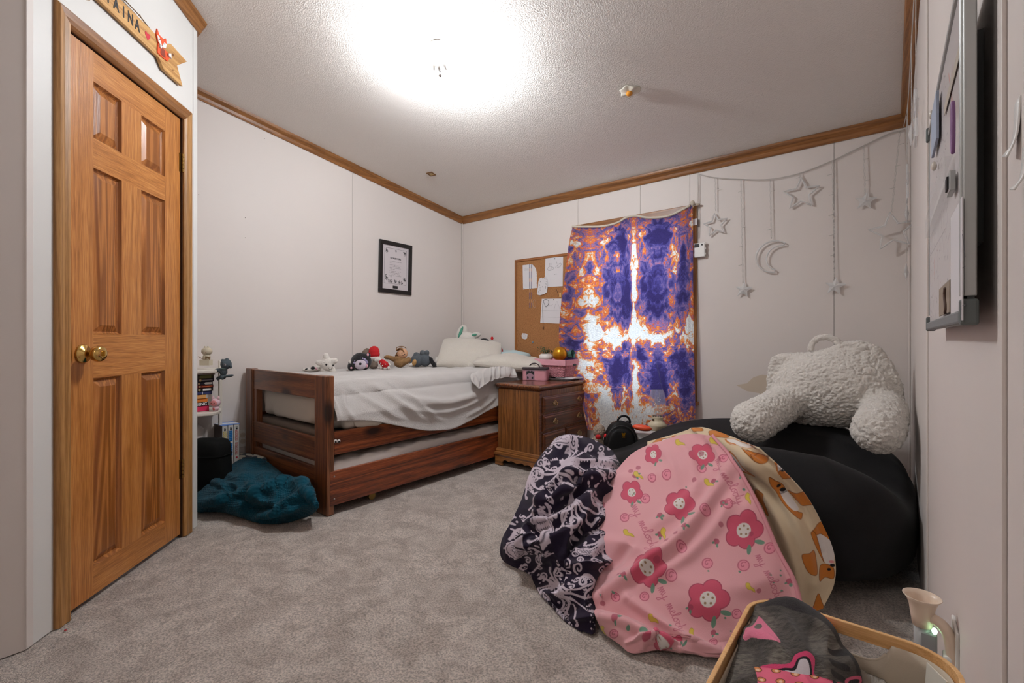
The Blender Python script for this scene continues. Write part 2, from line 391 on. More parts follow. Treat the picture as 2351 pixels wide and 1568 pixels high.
# diagonal closet wall, entry wall, closet return
OD = (-2.115, 0.23); AD = math.atan2(0.6973, -0.7167)
def dz(x): return ceilz(OD[1]+0.6973*x)+0.012
def dwall(x0, x1, y0, y1, z0, z1=None):
    a = z1 if z1 else dz(x0); b = z1 if z1 else dz(x1)
    return hexa([(x0, y0, z0), (x1, y0, z0), (x0, y1, z0), (x1, y1, z0), (x0, y0, a), (x1, y0, b), (x0, y1, a), (x1, y1, b)])
def dobj(name, vf, m, parent=None, **k):
    if parent is None:
        k.setdefault('kind', 'structure'); o = obj(name, vf, m, **k); o.location = (OD[0], OD[1], 0); o.rotation_euler = (0, 0, AD); return o
    return obj(name, vf, m, parent, **k)
wd = dobj('wall_closet', join(dwall(-0.112, 0.048, 0.004, 0.06, 0), dwall(0.70, 0.812, 0.004, 0.06, 0), dwall(0.048, 0.70, 0.004, 0.06, 2.02)), GAP)
dobj('panel', join(dwall(-0.085, 0.045, 0, 0.0038, 0), dwall(0.703, 0.780, 0, 0.0038, 0), dwall(0.045, 0.703, 0, 0.0038, 2.02)), WALLD, wd)
dobj('corner_strip', join(dwall(0.782, 0.818, -0.002, 0.03, 0)), WALLD, wd, bevel=0.003)
dobj('corner_strip', join(dwall(-0.112, -0.087, -0.004, 0.03, 0)), WALL, wd, bevel=0.003)
E2 = (OD[0]-0.7167*0.816, OD[1]+0.6973*0.816)
obj('wall_return', box(-3.44, E2[0]-0.0, E2[1]-0.05, E2[1], 0, ceilz(E2[1])), WALL, kind='structure')
E0 = (OD[0]+0.7167*0.112, OD[1]-0.6973*0.112)
obj('wall_entry', ywall(E0[0], -1, -0.65, E0[1]), WALL, kind='structure')
obj('batten_strip', box(E0[0], E0[0]+0.006, -0.02, 0.0, 0, 2.7), WALL, bpy.data.objects['wall_entry'], bevel=0.002)

# crown moulding
CR = [(0, 0.005), (0, -0.058), (0.008, -0.060), (0.013, -0.050), (0.018, -0.034), (0.027, -0.022), (0.038, -0.016), (0.042, -0.006), (0.044, 0.005)]
def crown(name, p0, p1, a, m):
    p0 = (p0[0], p0[1], ceilz(p0[1])); p1 = (p1[0], p1[1], ceilz(p1[1]))
    return obj(name, extrude_path(CR, p0, p1, (*a, 0), (0, 0, 1)), m, kind='structure')
crown('trim_1', (XW1, 0.85), (XW1, YW2), (1, 0), TRY)
crown('trim_2', (XW1, YW2), (XW3, YW2), (0, -1), TRX)
crown('trim_3', (XW3, -0.6), (XW3, YW2), (-1, 0), TRY)
c4 = obj('trim_4', extrude_path(CR, (-0.112, 0, ceilz(OD[1]-0.0781)), (0.812+0.018, 0, ceilz(OD[1]+0.83*0.6973)), (0, -1, 0), (0, 0, 1)), TRX, kind='structure')
c4.location = (OD[0], OD[1], 0); c4.rotation_euler = (0, 0, AD)
crown('trim_5', (XW1, E2[1]), (E2[0]-0.004, E2[1]), (0, 1), TRX)
crown('trim_6', (E0[0], -0.6), E0, (1, 0), TRY)

# ------------------------------------------------------------------ closet door with six raised panels
d1 = thing('door_1', None, None, (OD[0], OD[1], 0), AD, local=True); d1['kind'] = 'structure'
CAS = [(0, 0), (0.060, 0), (0.060, -0.010), (0.052, -0.016), (0.030, -0.013), (0.012, -0.015), (0.004, -0.010), (0, -0.006)]
def casing_leg(x0, flip, z1):
    pr = [((-u if flip else u), v) for u, v in CAS]; n = len(pr); V = []
    for u, v in pr: V.append((x0+u, v, 0.0))
    for u, v in pr: V.append((x0+u, v, z1-abs(u)*(-1)))      # mitred top: outer edge is higher
    return np.array(V), [tuple(range(n))[::-1], tuple(range(n, 2*n))]+[(i, (i+1) % n, n+(i+1) % n, n+i) for i in range(n)]
obj('casing', casing_leg(0.046, True, 1.992), TRZ, d1)
obj('casing', casing_leg(0.694, False, 1.992), TRZ, d1)
V = []
for side in (0, 1):
    for u, v in CAS: V.append(((0.046-u) if side == 0 else (0.694+u), v, 1.992+u))
n = len(CAS); obj('casing', (np.array(V), [tuple(range(n)), tuple(range(n, 2*n))[::-1]]+[(i, n+i, n+(i+1) % n, (i+1) % n) for i in range(n)]), TRX, d1)
obj('jamb', join(box(0.040, 0.050, 0.001, 0.06, 0, 2.0), box(0.690, 0.702, 0.001, 0.06, 0, 2.0), box(0.040, 0.702, 0.001, 0.06, 1.992, 2.003), box(0.05, 0.69, 0.045, 0.055, 0, 1.99)), mat('door_gap', S(60, 34, 16), 0.8), d1)
SX = [0.054, 0.161, 0.303, 0.416, 0.572, 0.686]
RZ = [0.016, 0.120, 0.802, 0.962, 1.567, 1.675, 1.880, 1.988]
yF = 0.006
for a, b in ((0, 1), (2, 3), (4, 5)):
    if (a, b) == (2, 3):
        for c, d in ((1, 2), (3, 4), (5, 6)): obj('stile', box(SX[a], SX[b], yF, yF+0.03, RZ[c], RZ[d]), OAKZ, d1)
    else: obj('stile', box(SX[a], SX[b], yF, yF+0.03, RZ[0], RZ[7]), OAKZ, d1)
for c, d in ((0, 1), (2, 3), (4, 5), (6, 7)): obj('rail', box(SX[1], SX[4], yF+0.0003, yF+0.03, RZ[c], RZ[d]), OAKX, d1)
def raised(x0, x1, z0, z1):
    rings = [(0, 0.0), (0.006, 0.010), (0.010, 0.013), (0.034, 0.002), (0.036, 0.002)]; V = []
    for ins, dp in rings: V += [(x0+ins, yF+dp, z0+ins), (x1-ins, yF+dp, z0+ins), (x1-ins, yF+dp, z1-ins), (x0+ins, yF+dp, z1-ins)]
    F = [(4*i+k, 4*i+(k+1) % 4, 4*(i+1)+(k+1) % 4, 4*(i+1)+k) for i in range(len(rings)-1) for k in range(4)]
    m = 4*(len(rings)-1); F.append((m, m+1, m+2, m+3)); return np.array(V), F
for a, b in ((1, 2), (3, 4)):
    for c, d in ((1, 2), (3, 4), (5, 6)): obj('panel', raised(SX[a], SX[b], RZ[c], RZ[d]), OAKP, d1)
BRASS = mat('brass', S(214, 178, 106), 0.16, 1.0)
kn = obj('knob', xf(lathe([(0.0335, 0), (0.0335, 0.004), (0.030, 0.009), (0.014, 0.012), (0.0125, 0.018), (0.0125, 0.026), (0.017, 0.033), (0.0255, 0.040), (0.0285, 0.050), (0.0275, 0.060), (0.022, 0.066), (0.012, 0.067)], 40), T(0.112, yF, 0.893)@Rx(90)), BRASS, d1, smooth=True)
obj('lock_button', xf(join(lathe([(0.010, 0.060), (0.010, 0.069)], 20), box(-0.002, 0.002, -0.009, 0.009, 0.066, 0.074)), T(0.112, yF, 0.893)@Rx(90)), BRASS, kn)
for hz in (1.80, 0.40, 1.1)[:2]:
    hz = {1.80: 1.782, 0.40: 0.326}[hz]
    obj('hinge', join(*[xf(cyl(0.0055, -0.0075, 0.0075, 12), T(0.692, -0.003, hz-0.036+0.018*k)) for k in range(5)], box(0.676, 0.692, 0.0035, 0.0062, hz-0.044, hz+0.044), box(0.692, 0.70, -0.001, 0.003, hz-0.044, hz+0.044)), mat('old_brass', S(150, 120, 66), 0.35, 1.0), d1, smooth=False)
obj('strike_plate', box(0.046, 0.0535, -0.0035, 0.012, 0.865, 0.935), mat('old_brass', S(150, 120, 66), 0.35, 1.0), d1)

# ------------------------------------------------------------------ window
w1 = thing('window_1', None, None, ((WX0+WX1)/2, YW2, WZ0)); w1['kind'] = 'structure'
def xbox(name, x0, x1, y0, y1, z0, z1, m, par, **k): return obj(name, box(x0, x1, y0, y1, z0, z1), m, par, **k)
for (a, b, c, d) in ((WX0-0.06, WX0, WZ0, WZ1+0.06), (WX1, WX1+0.06, WZ0, WZ1+0.06)): xbox('casing', a, b, YW2-0.016, YW2, c, d, TRZ, w1, bevel=0.004)
xbox('casing', WX0, WX1, YW2-0.016, YW2, WZ1, WZ1+0.06, TRX, w1, bevel=0.004)
xbox('window_sill', WX0-0.075, WX1+0.072, YW2-0.045, YW2+0.03, WZ0-0.026, WZ0, wood('sill', [S(150, 88, 30), S(190, 120, 55)], 'X', 1.0), w1, bevel=0.004)
WPV = mat('white_vinyl', S(225, 225, 222), 0.4)
sf = obj('sash', join(box(WX0, WX0+0.05, YW2+0.03, YW2+0.06, WZ0, WZ1), box(WX1-0.05, WX1, YW2+0.03, YW2+0.06, WZ0, WZ1), box(WX0, WX1, YW2+0.03, YW2+0.06, WZ0, WZ0+0.05), box(WX0, WX1, YW2+0.03, YW2+0.06, WZ1-0.05, WZ1), box(WX0, WX1, YW2+0.028, YW2+0.062, 1.13, 1.19)), WPV, w1)
for a, b in ((WZ0+0.05, 1.13), (1.19, WZ1-0.05)): obj('pane', box(WX0+0.05, WX1-0.05, YW2+0.043, YW2+0.047, a, b), clear('window_glass', (1, 1, 1), 0.08, 0.02), sf)

# ------------------------------------------------------------------ ceiling lamp: two bare bulbs on a round base
lx, ly = -1.78, 1.60; lz = ceilz(ly)
lamp = thing('ceiling_lamp', 'bright ceiling lamp with two bare glass bulbs on a round white base', 'lamp', (lx, ly, lz))
WPL = mat('white_plastic', S(232, 230, 226), 0.35)
obj('base', xf(lathe([(0.065, 0.006), (0.065, -0.010), (0.05, -0.024), (0.014, -0.034), (0.012, -0.08), (0.026, -0.088), (0.026, -0.112), (0.010, -0.118)], 32), T(lx, ly, lz)), WPL, lamp, smooth=True)
obj('finial', xf(lathe([(0.006, -0.117), (0.006, -0.124), (0.011, -0.130), (0.008, -0.140), (0.002, -0.146)], 16), T(lx, ly, lz)), mat('chrome', S(220, 220, 220), 0.1, 1.0), lamp, smooth=True)
for sgn in (-1, 1):
    M = T(lx, ly, lz-0.090)@Rz(35)@Ry(90*sgn)
    s = obj('socket', xf(lathe([(0.014, 0.02), (0.018, 0.03), (0.018, 0.055)], 20), M), WPL, lamp, smooth=True)
    obj('bulb', xf(lathe([(0.013, 0.055), (0.016, 0.065), (0.028, 0.085), (0.030, 0.100), (0.026, 0.116), (0.014, 0.127), (0.003, 0.130)], 28), M), emis('bulb_glow', (0.91, 0.955, 1.0), BULB_STRENGTH), lamp, smooth=True, label='glowing bulb')
# crumpled white thing with an orange heart, stuck to the ceiling
e = onC(1445, 205)
eg = thing('sticky_toy', 'small crumpled white blob with an orange centre stuck to the ceiling', 'toy', tuple(e))
n = 26; rr = np.linspace(0.001, 1, 9)[:, None]; th = np.linspace(0, 2*math.pi, n, endpoint=False)[None]
rad = 0.050*rr*(1+0.12*np.sin(3*th+1)+0.07*np.sin(7*th)); zz = -0.020+0.010*rr**2+0.005*np.sin(5*th+2)*rr
P = np.stack([e[0]+rad*np.cos(th)*1.1, e[1]+rad*np.sin(th)*0.9, e[2]+zz-CK*rad*np.sin(th)], -1)
obj('body', grid(P, wrap=True), mat('egg_white', S(226, 220, 205), 0.3), eg, smooth=True, solid=0.003)
obj('yolk', xf(ell(0.018, 0.018, 0.013), T(e[0]+0.002, e[1]-0.006, e[2]-0.027)), mat('egg_yolk', S(226, 150, 50), 0.25), eg, smooth=True)
e = onC(990, 399)
vt = thing('ceiling_plate', 'tiny square wooden plate on the ceiling near the far corner', 'plate', tuple(e))
M = T(*e)@Rx(-math.degrees(math.atan(CK)))@Rz(8)
obj('frame', xf(join(box(-0.028, 0.028, -0.028, -0.020, -0.006, 0.003), box(-0.028, 0.028, 0.020, 0.028, -0.006, 0.003), box(-0.028, -0.020, -0.02, 0.02, -0.006, 0.003), box(0.020, 0.028, -0.02, 0.02, -0.006, 0.003)), M), mat('plate_brown', S(112, 74, 36), 0.5), vt)
obj('insert', xf(box(-0.02, 0.02, -0.02, 0.02, -0.003, 0.003), M), mat('plate_tan', S(190, 168, 120), 0.5), vt)
# ================================================================== BED
BX0, BX1, BY0, BY1 = -3.357, -2.303, 1.275, 3.315
PZ = wood('pine_upright', [S(84, 46, 24), S(134, 80, 46), S(158, 102, 62)], 'Z', 1.0, ringw=0.5, rough=0.35, knots=True, coat=0.3)
PX = wood('pine_level_x', [S(84, 46, 24), S(134, 80, 46), S(158, 102, 62)], 'X', 1.0, ringw=0.5, rough=0.35, knots=True, coat=0.3)
PY = wood('pine_level_y', [S(88, 38, 16), S(150, 78, 38), S(176, 102, 56)], 'Y', 0.8, ringw=0.5, rough=0.35, knots=True, coat=0.3)
bed = thing('bed_frame', 'reddish stained pine bed frame with chunky posts against the plain wall', 'bed', (BX1, BY0, 0))
for (x0, x1, y0, y1) in ((BX0, BX0+0.10, BY0, BY0+0.042), (BX1-0.135, BX1, BY0, BY0+0.042), (BX0, BX0+0.10, BY1-0.042, BY1), (BX1-0.135, BX1, BY1-0.042, BY1)):
    obj('post', box(x0, x1, y0, y1, 0, 0.745), PZ, bed, bevel=0.006)
obj('post_cleat', box(BX0+0.10, BX0+0.145, BY0+0.012, BY0+0.05, 0.05, 0.735), PZ, bed, bevel=0.003)
for z0, z1 in ((0.612, 0.742), (0.268, 0.400), (0.035, 0.236)):
    for yy in (BY0, BY1-0.03): obj('board', box(BX0+0.10, BX1-0.135, yy+0.010, yy+0.032, z0, z1), PX, bed, bevel=0.004)
for xx in (BX1-0.042, BX0): obj('side_rail', box(xx+0.006, xx+0.036, BY0+0.044, BY1-0.043, 0.318, 0.442), PY, bed, bevel=0.004)
obj('slat_deck', box(BX0+0.04, BX1-0.04, BY0+0.045, BY1-0.045, 0.352, 0.372), mat('plywood', S(120, 90, 60), 0.8), bed)
# googly eyes glued on the rail
for k, (px, py) in enumerate(((770, 1013), (777.5, 1013))):
    p = onX(px, py, BX1-0.004)
    g = thing('googly_eye', ['googly eye stuck to the bed rail, the one nearer the post', 'googly eye stuck to the bed rail, the one farther from the post'][k], 'googly eye', tuple(p), group='googly eyes on the bed rail')
    obj('eyeball', xf(lathe([(0.010, 0), (0.010, 0.002), (0.007, 0.004), (0.001, 0.005)], 20), T(*p)@Ry(90)), mat('eye_white', S(235, 232, 228), 0.2), g, smooth=True)
    obj('pupil', xf(lathe([(0.005, 0.004), (0.005, 0.0056)], 16), T(p[0], p[1]-0.001, p[2]-0.003)@Ry(90)), mat('ink_black', S(14, 13, 14), 0.3), g)

# trundle drawer under the bed
TY = wood('trundle_pine', [S(76, 32, 16), S(134, 64, 30), S(164, 90, 48)], 'Y', 0.7, ringw=0.5, rough=0.35, knots=True, coat=0.3)
tr = thing('trundle_bed', 'low pull-out trundle with a long reddish front board under the bed', 'trundle bed', (BX1, 1.32, 0))
obj('front_board', box(BX1-0.020, BX1+0.002, 1.290, 3.24, 0.050, 0.232), TY, tr, bevel=0.003)
obj('tray', join(box(BX0+0.06, BX1-0.02, 1.345, 1.37, 0.06, 0.20), box(BX0+0.06, BX1-0.02, 3.20, 3.225, 0.06, 0.2), box(BX0+0.06, BX1-0.02, 1.37, 3.20, 0.06, 0.075)), TY, tr)
for yy in (1.58, 2.95):
    c = obj('caster', join(xf(cyl(0.022, -0.012, 0.012, 20), T(BX1-0.055, yy, 0.022)@Ry(90)), box(BX1-0.075, BX1-0.035, yy-0.012, yy+0.012, 0.036, 0.062)), mat('caster_brass', S(140, 112, 60), 0.4, 0.8), tr)
for (py, pz) in ((1.315, 0.205), (1.315, 0.085)):
    obj('screw', xf(lathe([(0.005, 0), (0.004, 0.0025)], 12), T(BX1+0.002, py, pz)@Ry(90)), mat('steel', S(170, 165, 160), 0.3, 1.0), tr)
# trundle mattress, quilted
nx, ny = 110, 220; X, Y = np.meshgrid(np.linspace(0, 1, nx), np.linspace(0, 1, ny)); Y = Y.T; X = X.T
def puffy(x0, x1, y0, y1, z0, z1, nu=90, nv=180, p=0.22, q=None):
    """rounded slab: closed cap surface, q(X,Y)->extra height"""
    u = np.linspace(-1, 1, nu); v = np.linspace(-1, 1, nv); U, W = np.meshgrid(u, v)
    su = np.sign(U)*(1-(1-np.abs(U))**1.7); sw = np.sign(W)*(1-(1-np.abs(W))**1.7)
    Xc = (x0+x1)/2+(x1-x0)/2*su; Yc = (y0+y1)/2+(y1-y0)/2*sw
    e = ((1-np.abs(U)**14)*(1-np.abs(W)**14))**p; zm = (z0+z1)/2; hz = (z1-z0)/2
    top = zm+hz*e; bot = zm-hz*e
    if q is not None: top = top+q(Xc, Yc)*e
    A = grid(np.stack([Xc, Yc, top], -1)); B = grid(np.stack([Xc, Yc, bot], -1)); B = (B[0], B[1][:, ::-1])
    return join(A, B)
def quilt(X, Y):
    a = (X+Y)*5.2; b = (X-Y)*5.2
    return 0.014*np.minimum(np.abs((a % 1)-0.5), np.abs((b % 1)-0.5))*2-0.012+0.006*fbm(np.stack([X*9, Y*9, X*0], -1), 2, 3)
tm = obj('trundle_mattress', puffy(BX0+0.07, BX1-0.024, 1.325, 3.19, 0.080, 0.288, q=quilt), mat('quilt_white', S(220, 214, 208), 0.85, bump=(25, 0.25, 0.01)), smooth=True, label='thin white quilted mattress lying in the low trundle under the bed', cat='mattress')
# main mattress in a fitted sheet
mt = thing('mattress', 'thick mattress in a cream fitted sheet on the pine bed frame', 'mattress', (-2.85, 2.3, 0.372))
obj('base_pad', puffy(BX0+0.045, BX1-0.046, 1.325, 3.25, 0.374, 0.428, 40, 80), mat('pad_grey', S(120, 108, 98), 0.95, bump=(300, 0.3, 0.002)), mt, smooth=True, label='greyish brown pad')
nT, nP = 400, 60
th = np.linspace(0, 2*math.pi, nT, endpoint=False)[None]; ph = np.linspace(-math.pi/2, math.pi/2, nP)[:, None]
cx0, cy0, hx, hy, z0m, z1m = (BX0+BX1)/2, 2.29, 0.495, 0.965, 0.412, 0.664
def sgnpow(a, p): return np.sign(a)*np.abs(a)**p
ux = sgnpow(np.cos(th), 0.22); uy = sgnpow(np.sin(th), 0.22); cp = sgnpow(np.cos(ph), 0.24); sp = sgnpow(np.sin(ph), 0.45)
PX_, PY_, PZ_ = cx0+hx*ux*cp, cy0+hy*uy*cp, (z0m+z1m)/2+(z1m-z0m)/2*sp*np.ones_like(ux)
low = np.clip(-(PZ_-0.55)/0.1, 0, 1); s_ = PX_*1.0+PY_
wr_ = np.sin(s_*62+14*(PZ_-0.5)*np.sign(np.sin(th))+3*fbm(np.stack([PX_*3, PY_*3, PZ_*3], -1), 2, 8))
PX_ = PX_+np.where(ux > 0, 1, 0)*(ux*cp)*(0.076*np.clip((0.56-PZ_)/0.07, 0, 1)*np.clip((1.72-PY_)/0.12, 0.25, 1)-0.018)
nrm = np.stack([ux*cp, uy*cp, 0*PZ_], -1)
Pm = np.stack([PX_, PY_, PZ_], -1)+nrm*(0.011*wr_*low*np.where(np.cos(th) > 0.8, 0.2, 1))[..., None]
sh = mat('fitted_sheet', S(206, 199, 188), 0.9, bump=(30, 0.12, 0.008))
obj('fitted_sheet', grid(np.roll(Pm, 0, 0), wrap=True), sh, mt, smooth=True)
# white throw blanket spread over the bed and hanging over the side
hem = np.array([[1.318, 0.505], [1.40, 0.497], [1.53, 0.478], [1.70, 0.425], [1.93, 0.355], [2.15, 0.330], [2.36, 0.368], [2.50, 0.41], [2.64, 0.44], [3.0, 0.50], [3.24, 0.56]])
yy = np.linspace(1.318, 3.24, 460); hz_ = np.interp(yy, hem[:, 0], hem[:, 1])
k = np.ones(31)/31; hz_ = np.convolve(np.pad(hz_, 15, mode='edge'), k, 'valid')
nS = 230; s = np.linspace(0, 1, nS)
# cross profile: across the top, round the edge, down the side
Lt, Rr = 0.985, 0.075
top_z = 0.700; prof = []
P = np.zeros((nS, len(yy), 3))
for j, Y0 in enumerate(yy):
    drop = top_z-Rr-hz_[j]; tot = (Lt-Rr)+Rr*math.pi/2+drop; a = s*tot
    x = np.where(a < Lt-Rr, -3.345+a, 0); z = np.where(a < Lt-Rr, top_z, 0.0)
    t = np.clip((a-(Lt-Rr))/Rr, 0, math.pi/2); m = a >= Lt-Rr
    x = np.where(m, -3.345+Lt-Rr+Rr*np.sin(t), x); z = np.where(m, top_z-Rr+Rr*np.cos(t), z)
    m2 = a > (Lt-Rr)+Rr*math.pi/2; dd = a-((Lt-Rr)+Rr*math.pi/2); z = np.where(m2, top_z-Rr-dd, z)
    x = np.where(m2, x+0.076*np.clip(dd/0.10, 0, 1)**0.7, x)
    P[:, j] = np.stack([x, np.full(nS, Y0), z], -1)
N_ = normals(P); N_ *= np.sign((N_[..., 2].mean()))
SS, YY = np.meshgrid(s, yy, indexing='ij'); side = np.clip((SS-0.70)/0.08, 0, 1); Q = np.stack([P[..., 1], P[..., 2]], -1)
ripple = 0.006*fbm(np.stack([P[..., 0]*5, P[..., 1]*5, P[..., 2]*5], -1), 3, 21)*(1-side)+0.004*fbm(np.stack([P[..., 0]*14, P[..., 1]*9, P[..., 2]*9], -1), 2, 4)
P = P+N_*(ripple+0.006*fbm(np.stack([P[..., 0]*11, P[..., 1]*11, P[..., 2]*11], -1), 2, 31)*(1-side))[..., None]
# folds drawn in (Y,Z) on the hanging side: curved swags
folds = [([(2.62, 0.66), (2.45, 0.56), (2.15, 0.515), (1.85, 0.565), (1.62, 0.66)], 0.024, 0.020), ([(2.62, 0.60), (2.42, 0.50), (2.1, 0.455), (1.8, 0.515), (1.66, 0.60)], 0.018, 0.012),
         ([(1.45, 0.66), (1.55, 0.58), (1.68, 0.49), (1.78, 0.45)], 0.020, 0.012), ([(1.58, 0.67), (1.70, 0.59), (1.84, 0.48), (1.95, 0.42)], 0.020, 0.013), ([(1.72, 0.67), (1.86, 0.55), (2.0, 0.44), (2.08, 0.40)], 0.018, 0.010),
         ([(1.40, 0.64), (1.38, 0.56), (1.42, 0.50)], 0.018, 0.016), ([(2.60, 0.50), (2.45, 0.44), (2.3, 0.40)], 0.015, 0.012), ([(1.33, 0.66), (1.335, 0.52)], 0.012, 0.012), ([(2.64, 0.69), (2.58, 0.60), (2.48, 0.53)], 0.016, 0.014), ([(1.36, 0.695), (1.6, 0.702), (2.1, 0.70), (2.5, 0.69)], 0.012, 0.008)]
for pts, wd_, am in folds:
    dd, tt = segd(Q, smoothpts(pts, 24)); P = P+N_*(am*np.exp(-(dd/wd_)**2)*side*np.sin(np.clip(tt, 0.02, 0.98)*math.pi)**0.4)[..., None]
hm = np.exp(-((1-SS)*40)**2); P = P+N_*(0.007*hm)[..., None]
FLE = mat('fleece_white', S(218, 211, 206), 0.95, sheen=0.5, bump=(300, 1.0, 0.009))
obj('throw_blanket', grid(P), FLE, smooth=True, solid=0.006, label='white fleece throw spread over the bed and hanging over its side in swags', cat='blanket')

# pillows
def pillow(w_, h_, t_, n=70, seed=0, sag=0.0):
    u = np.linspace(-1, 1, n); U, W = np.meshgrid(u, u)
    e = np.clip((1-U**2)*(1-W**2), 0, 1)**0.42
    pin = 1-0.10*(1-e)*((np.abs(U)*np.abs(W))**2)
    bx = 1-0.07*(1-U**2); by = 1-0.07*(1-W**2)
    X = w_/2*U*by*pin; Yv = h_/2*W*bx*pin
    nz = 0.012*fbm(np.stack([X*8, Yv*8, X*0+seed], -1), 3, seed)
    top = t_/2*e+nz*e; bot = -t_/2*e*0.8
    A = grid(np.stack([X, Yv, top], -1)); B = grid(np.stack([X, Yv, bot], -1)); return join(A, (B[0], B[1][:, ::-1]))
PFZ = mat('pillow_fleece', S(208, 201, 190), 0.95, sheen=0.4, bump=(170, 0.7, 0.006))
# ------------------------------------------------------------------ lettering
def text(s, size, ext=0.0004, shear=0.0, bold=0.0, align='CENTER'):
    cu = bpy.data.curves.new('t', 'FONT'); cu.body = s; cu.size = size; cu.extrude = ext; cu.shear = shear; cu.offset = bold
    cu.align_x = align; cu.align_y = 'CENTER'; cu.resolution_u = 3
    o = bpy.data.objects.new('t', cu); C.objects.link(o); dg = bpy.context.evaluated_depsgraph_get(); dg.update()
    me = o.evaluated_get(dg).to_mesh(); V = np.array([tuple(v.co) for v in me.vertices]); F = [tuple(p.vertices) for p in me.polygons]
    o.evaluated_get(dg).to_mesh_clear(); bpy.data.objects.remove(o); return V, F
def on_wallY(Y): return lambda M=Matrix.Identity(4): Matrix(((1, 0, 0, 0), (0, 0, -1, Y), (0, 1, 0, 0), (0, 0, 0, 1)))@M     # plane x,y -> X,Z facing -Y
INK = mat('ink', S(30, 28, 30), 0.6)
PAPER = mat('paper', S(214, 210, 212), 0.8)
def flat(pts3, nrm, th=0.0006):
    """thin sheet from world points"""
    P = np.array(pts3); n = len(P); Q = P+np.array(nrm)*th
    return np.concatenate([P, Q]), [tuple(range(n)), tuple(range(n, 2*n))[::-1]]+[(i, n+i, n+(i+1) % n, (i+1) % n) for i in range(n)]

# ================================================================== NIGHTSTAND
NX0, NX1, NY0, NY1 = -2.278, -1.898, 2.628, 3.285
NZW = wood('walnut_upright', [S(92, 54, 22), S(136, 86, 42), S(160, 108, 58)], 'Z', 1.6, rough=0.35, coat=0.4)
NYW = wood('walnut_y', [S(74, 38, 18), S(114, 64, 34), S(136, 82, 48)], 'Y', 1.6, rough=0.3, coat=0.5)
NXW = wood('walnut_x', [S(106, 64, 28), S(150, 98, 48), S(174, 120, 64)], 'X', 1.6, rough=0.3, coat=0.5)
ns = thing('nightstand', 'brown wooden nightstand with brass drawer pulls between the bed and the curtained window', 'nightstand', (NX0, NY0, 0))
obj('body', box(NX0, NX1, NY0, NY1, 0.105, 0.570), NZW, ns, bevel=0.003)
TP = []
for ins, z in ((0.002, 0.560), (0.010, 0.566), (0.004, 0.574), (-0.010, 0.586), (-0.016, 0.592), (-0.018, 0.600), (-0.014, 0.608), (-0.004, 0.612), (0.002, 0.613)):
    TP += [(NX0+ins, NY0+ins, z), (NX1-ins, NY0+ins, z), (NX1-ins, NY1-ins*0.6, z), (NX0+ins, NY1-ins*0.6, z)]
F = [(4*i+k, 4*i+(k+1) % 4, 4*(i+1)+(k+1) % 4, 4*(i+1)+k) for i in range(8) for k in range(4)]+[(3, 2, 1, 0), (32, 33, 34, 35)]
obj('top', (np.array(TP), F), wood('walnut_top', [S(86, 46, 22), S(126, 72, 38), S(152, 96, 56)], 'Y', 1.4, rough=0.18, coat=0.7), ns)
TP = []
for ins, z in ((-0.004, 0.125), (-0.010, 0.118), (-0.014, 0.108), (-0.010, 0.098), (-0.020, 0.092), (-0.024, 0.080), (-0.018, 0.070), (-0.016, 0.062)):
    TP += [(NX0+ins, NY0+ins, z), (NX1-ins, NY0+ins, z), (NX1-ins, NY1, z), (NX0+ins, NY1, z)]
F = [(4*i+k, 4*(i+1)+k, 4*(i+1)+(k+1) % 4, 4*i+(k+1) % 4) for i in range(7) for k in range(4)]+[(0, 1, 2, 3), (31, 30, 29, 28)]
obj('plinth', (np.array(TP), F), NXW, ns)
def scallop(L): # bracket foot apron seen from the front, x 0..L
    p = [(0, 0), (0.070, 0), (0.064, 0.020), (0.078, 0.036), (0.10, 0.044)]
    q = [(L-x, y) for x, y in p][::-1]; mid = [(L*0.32, 0.036), (L*0.38, 0.046), (L*0.5, 0.036), (L*0.62, 0.046), (L*0.68, 0.036)]
    return p+mid+q+[(L, 0.063), (0, 0.063)]
L1 = NX1-NX0+0.034
obj('bracket_foot', xf(prism(scallop(L1), 0.018), T(NX0-0.017, NY0+0.001, 0)@Rx(90)), NXW, ns, bevel=0.002)
obj('bracket_foot', xf(prism(scallop(NY1-NY0+0.017), 0.018), T(NX1+0.017-0.018, NY0-0.017, 0)@Rz(90)@Rx(90)@T(0, 0, -0.0)), NYW, ns, bevel=0.002)
obj('back_foot', box(NX0-0.014, NX0+0.05, NY1-0.02, NY1, 0, 0.07), NXW, ns)
obj('pilaster', join(box(NX1, NX1+0.006, NY0, NY0+0.022, 0.125, 0.54), box(NX1, NX1+0.008, NY0-0.001, NY0+0.026, 0.54, 0.556), box(NX1, NX1+0.008, NY0-0.001, NY0+0.026, 0.522, 0.532)), NYW, ns, bevel=0.0015)
obj('pilaster', box(NX1, NX1+0.006, NY1-0.022, NY1, 0.125, 0.556), NYW, ns, bevel=0.0015)
obj('corner_strip', box(NX1-0.030, NX1-0.026, NY0-0.003, NY0, 0.125, 0.555), NZW, ns)
DW = wood('drawer_walnut', [S(70, 34, 16), S(108, 58, 30), S(130, 76, 44)], 'Y', 1.4, rough=0.28, coat=0.5)
HB = mat('antique_brass', S(168, 144, 104), 0.28, 0.95)
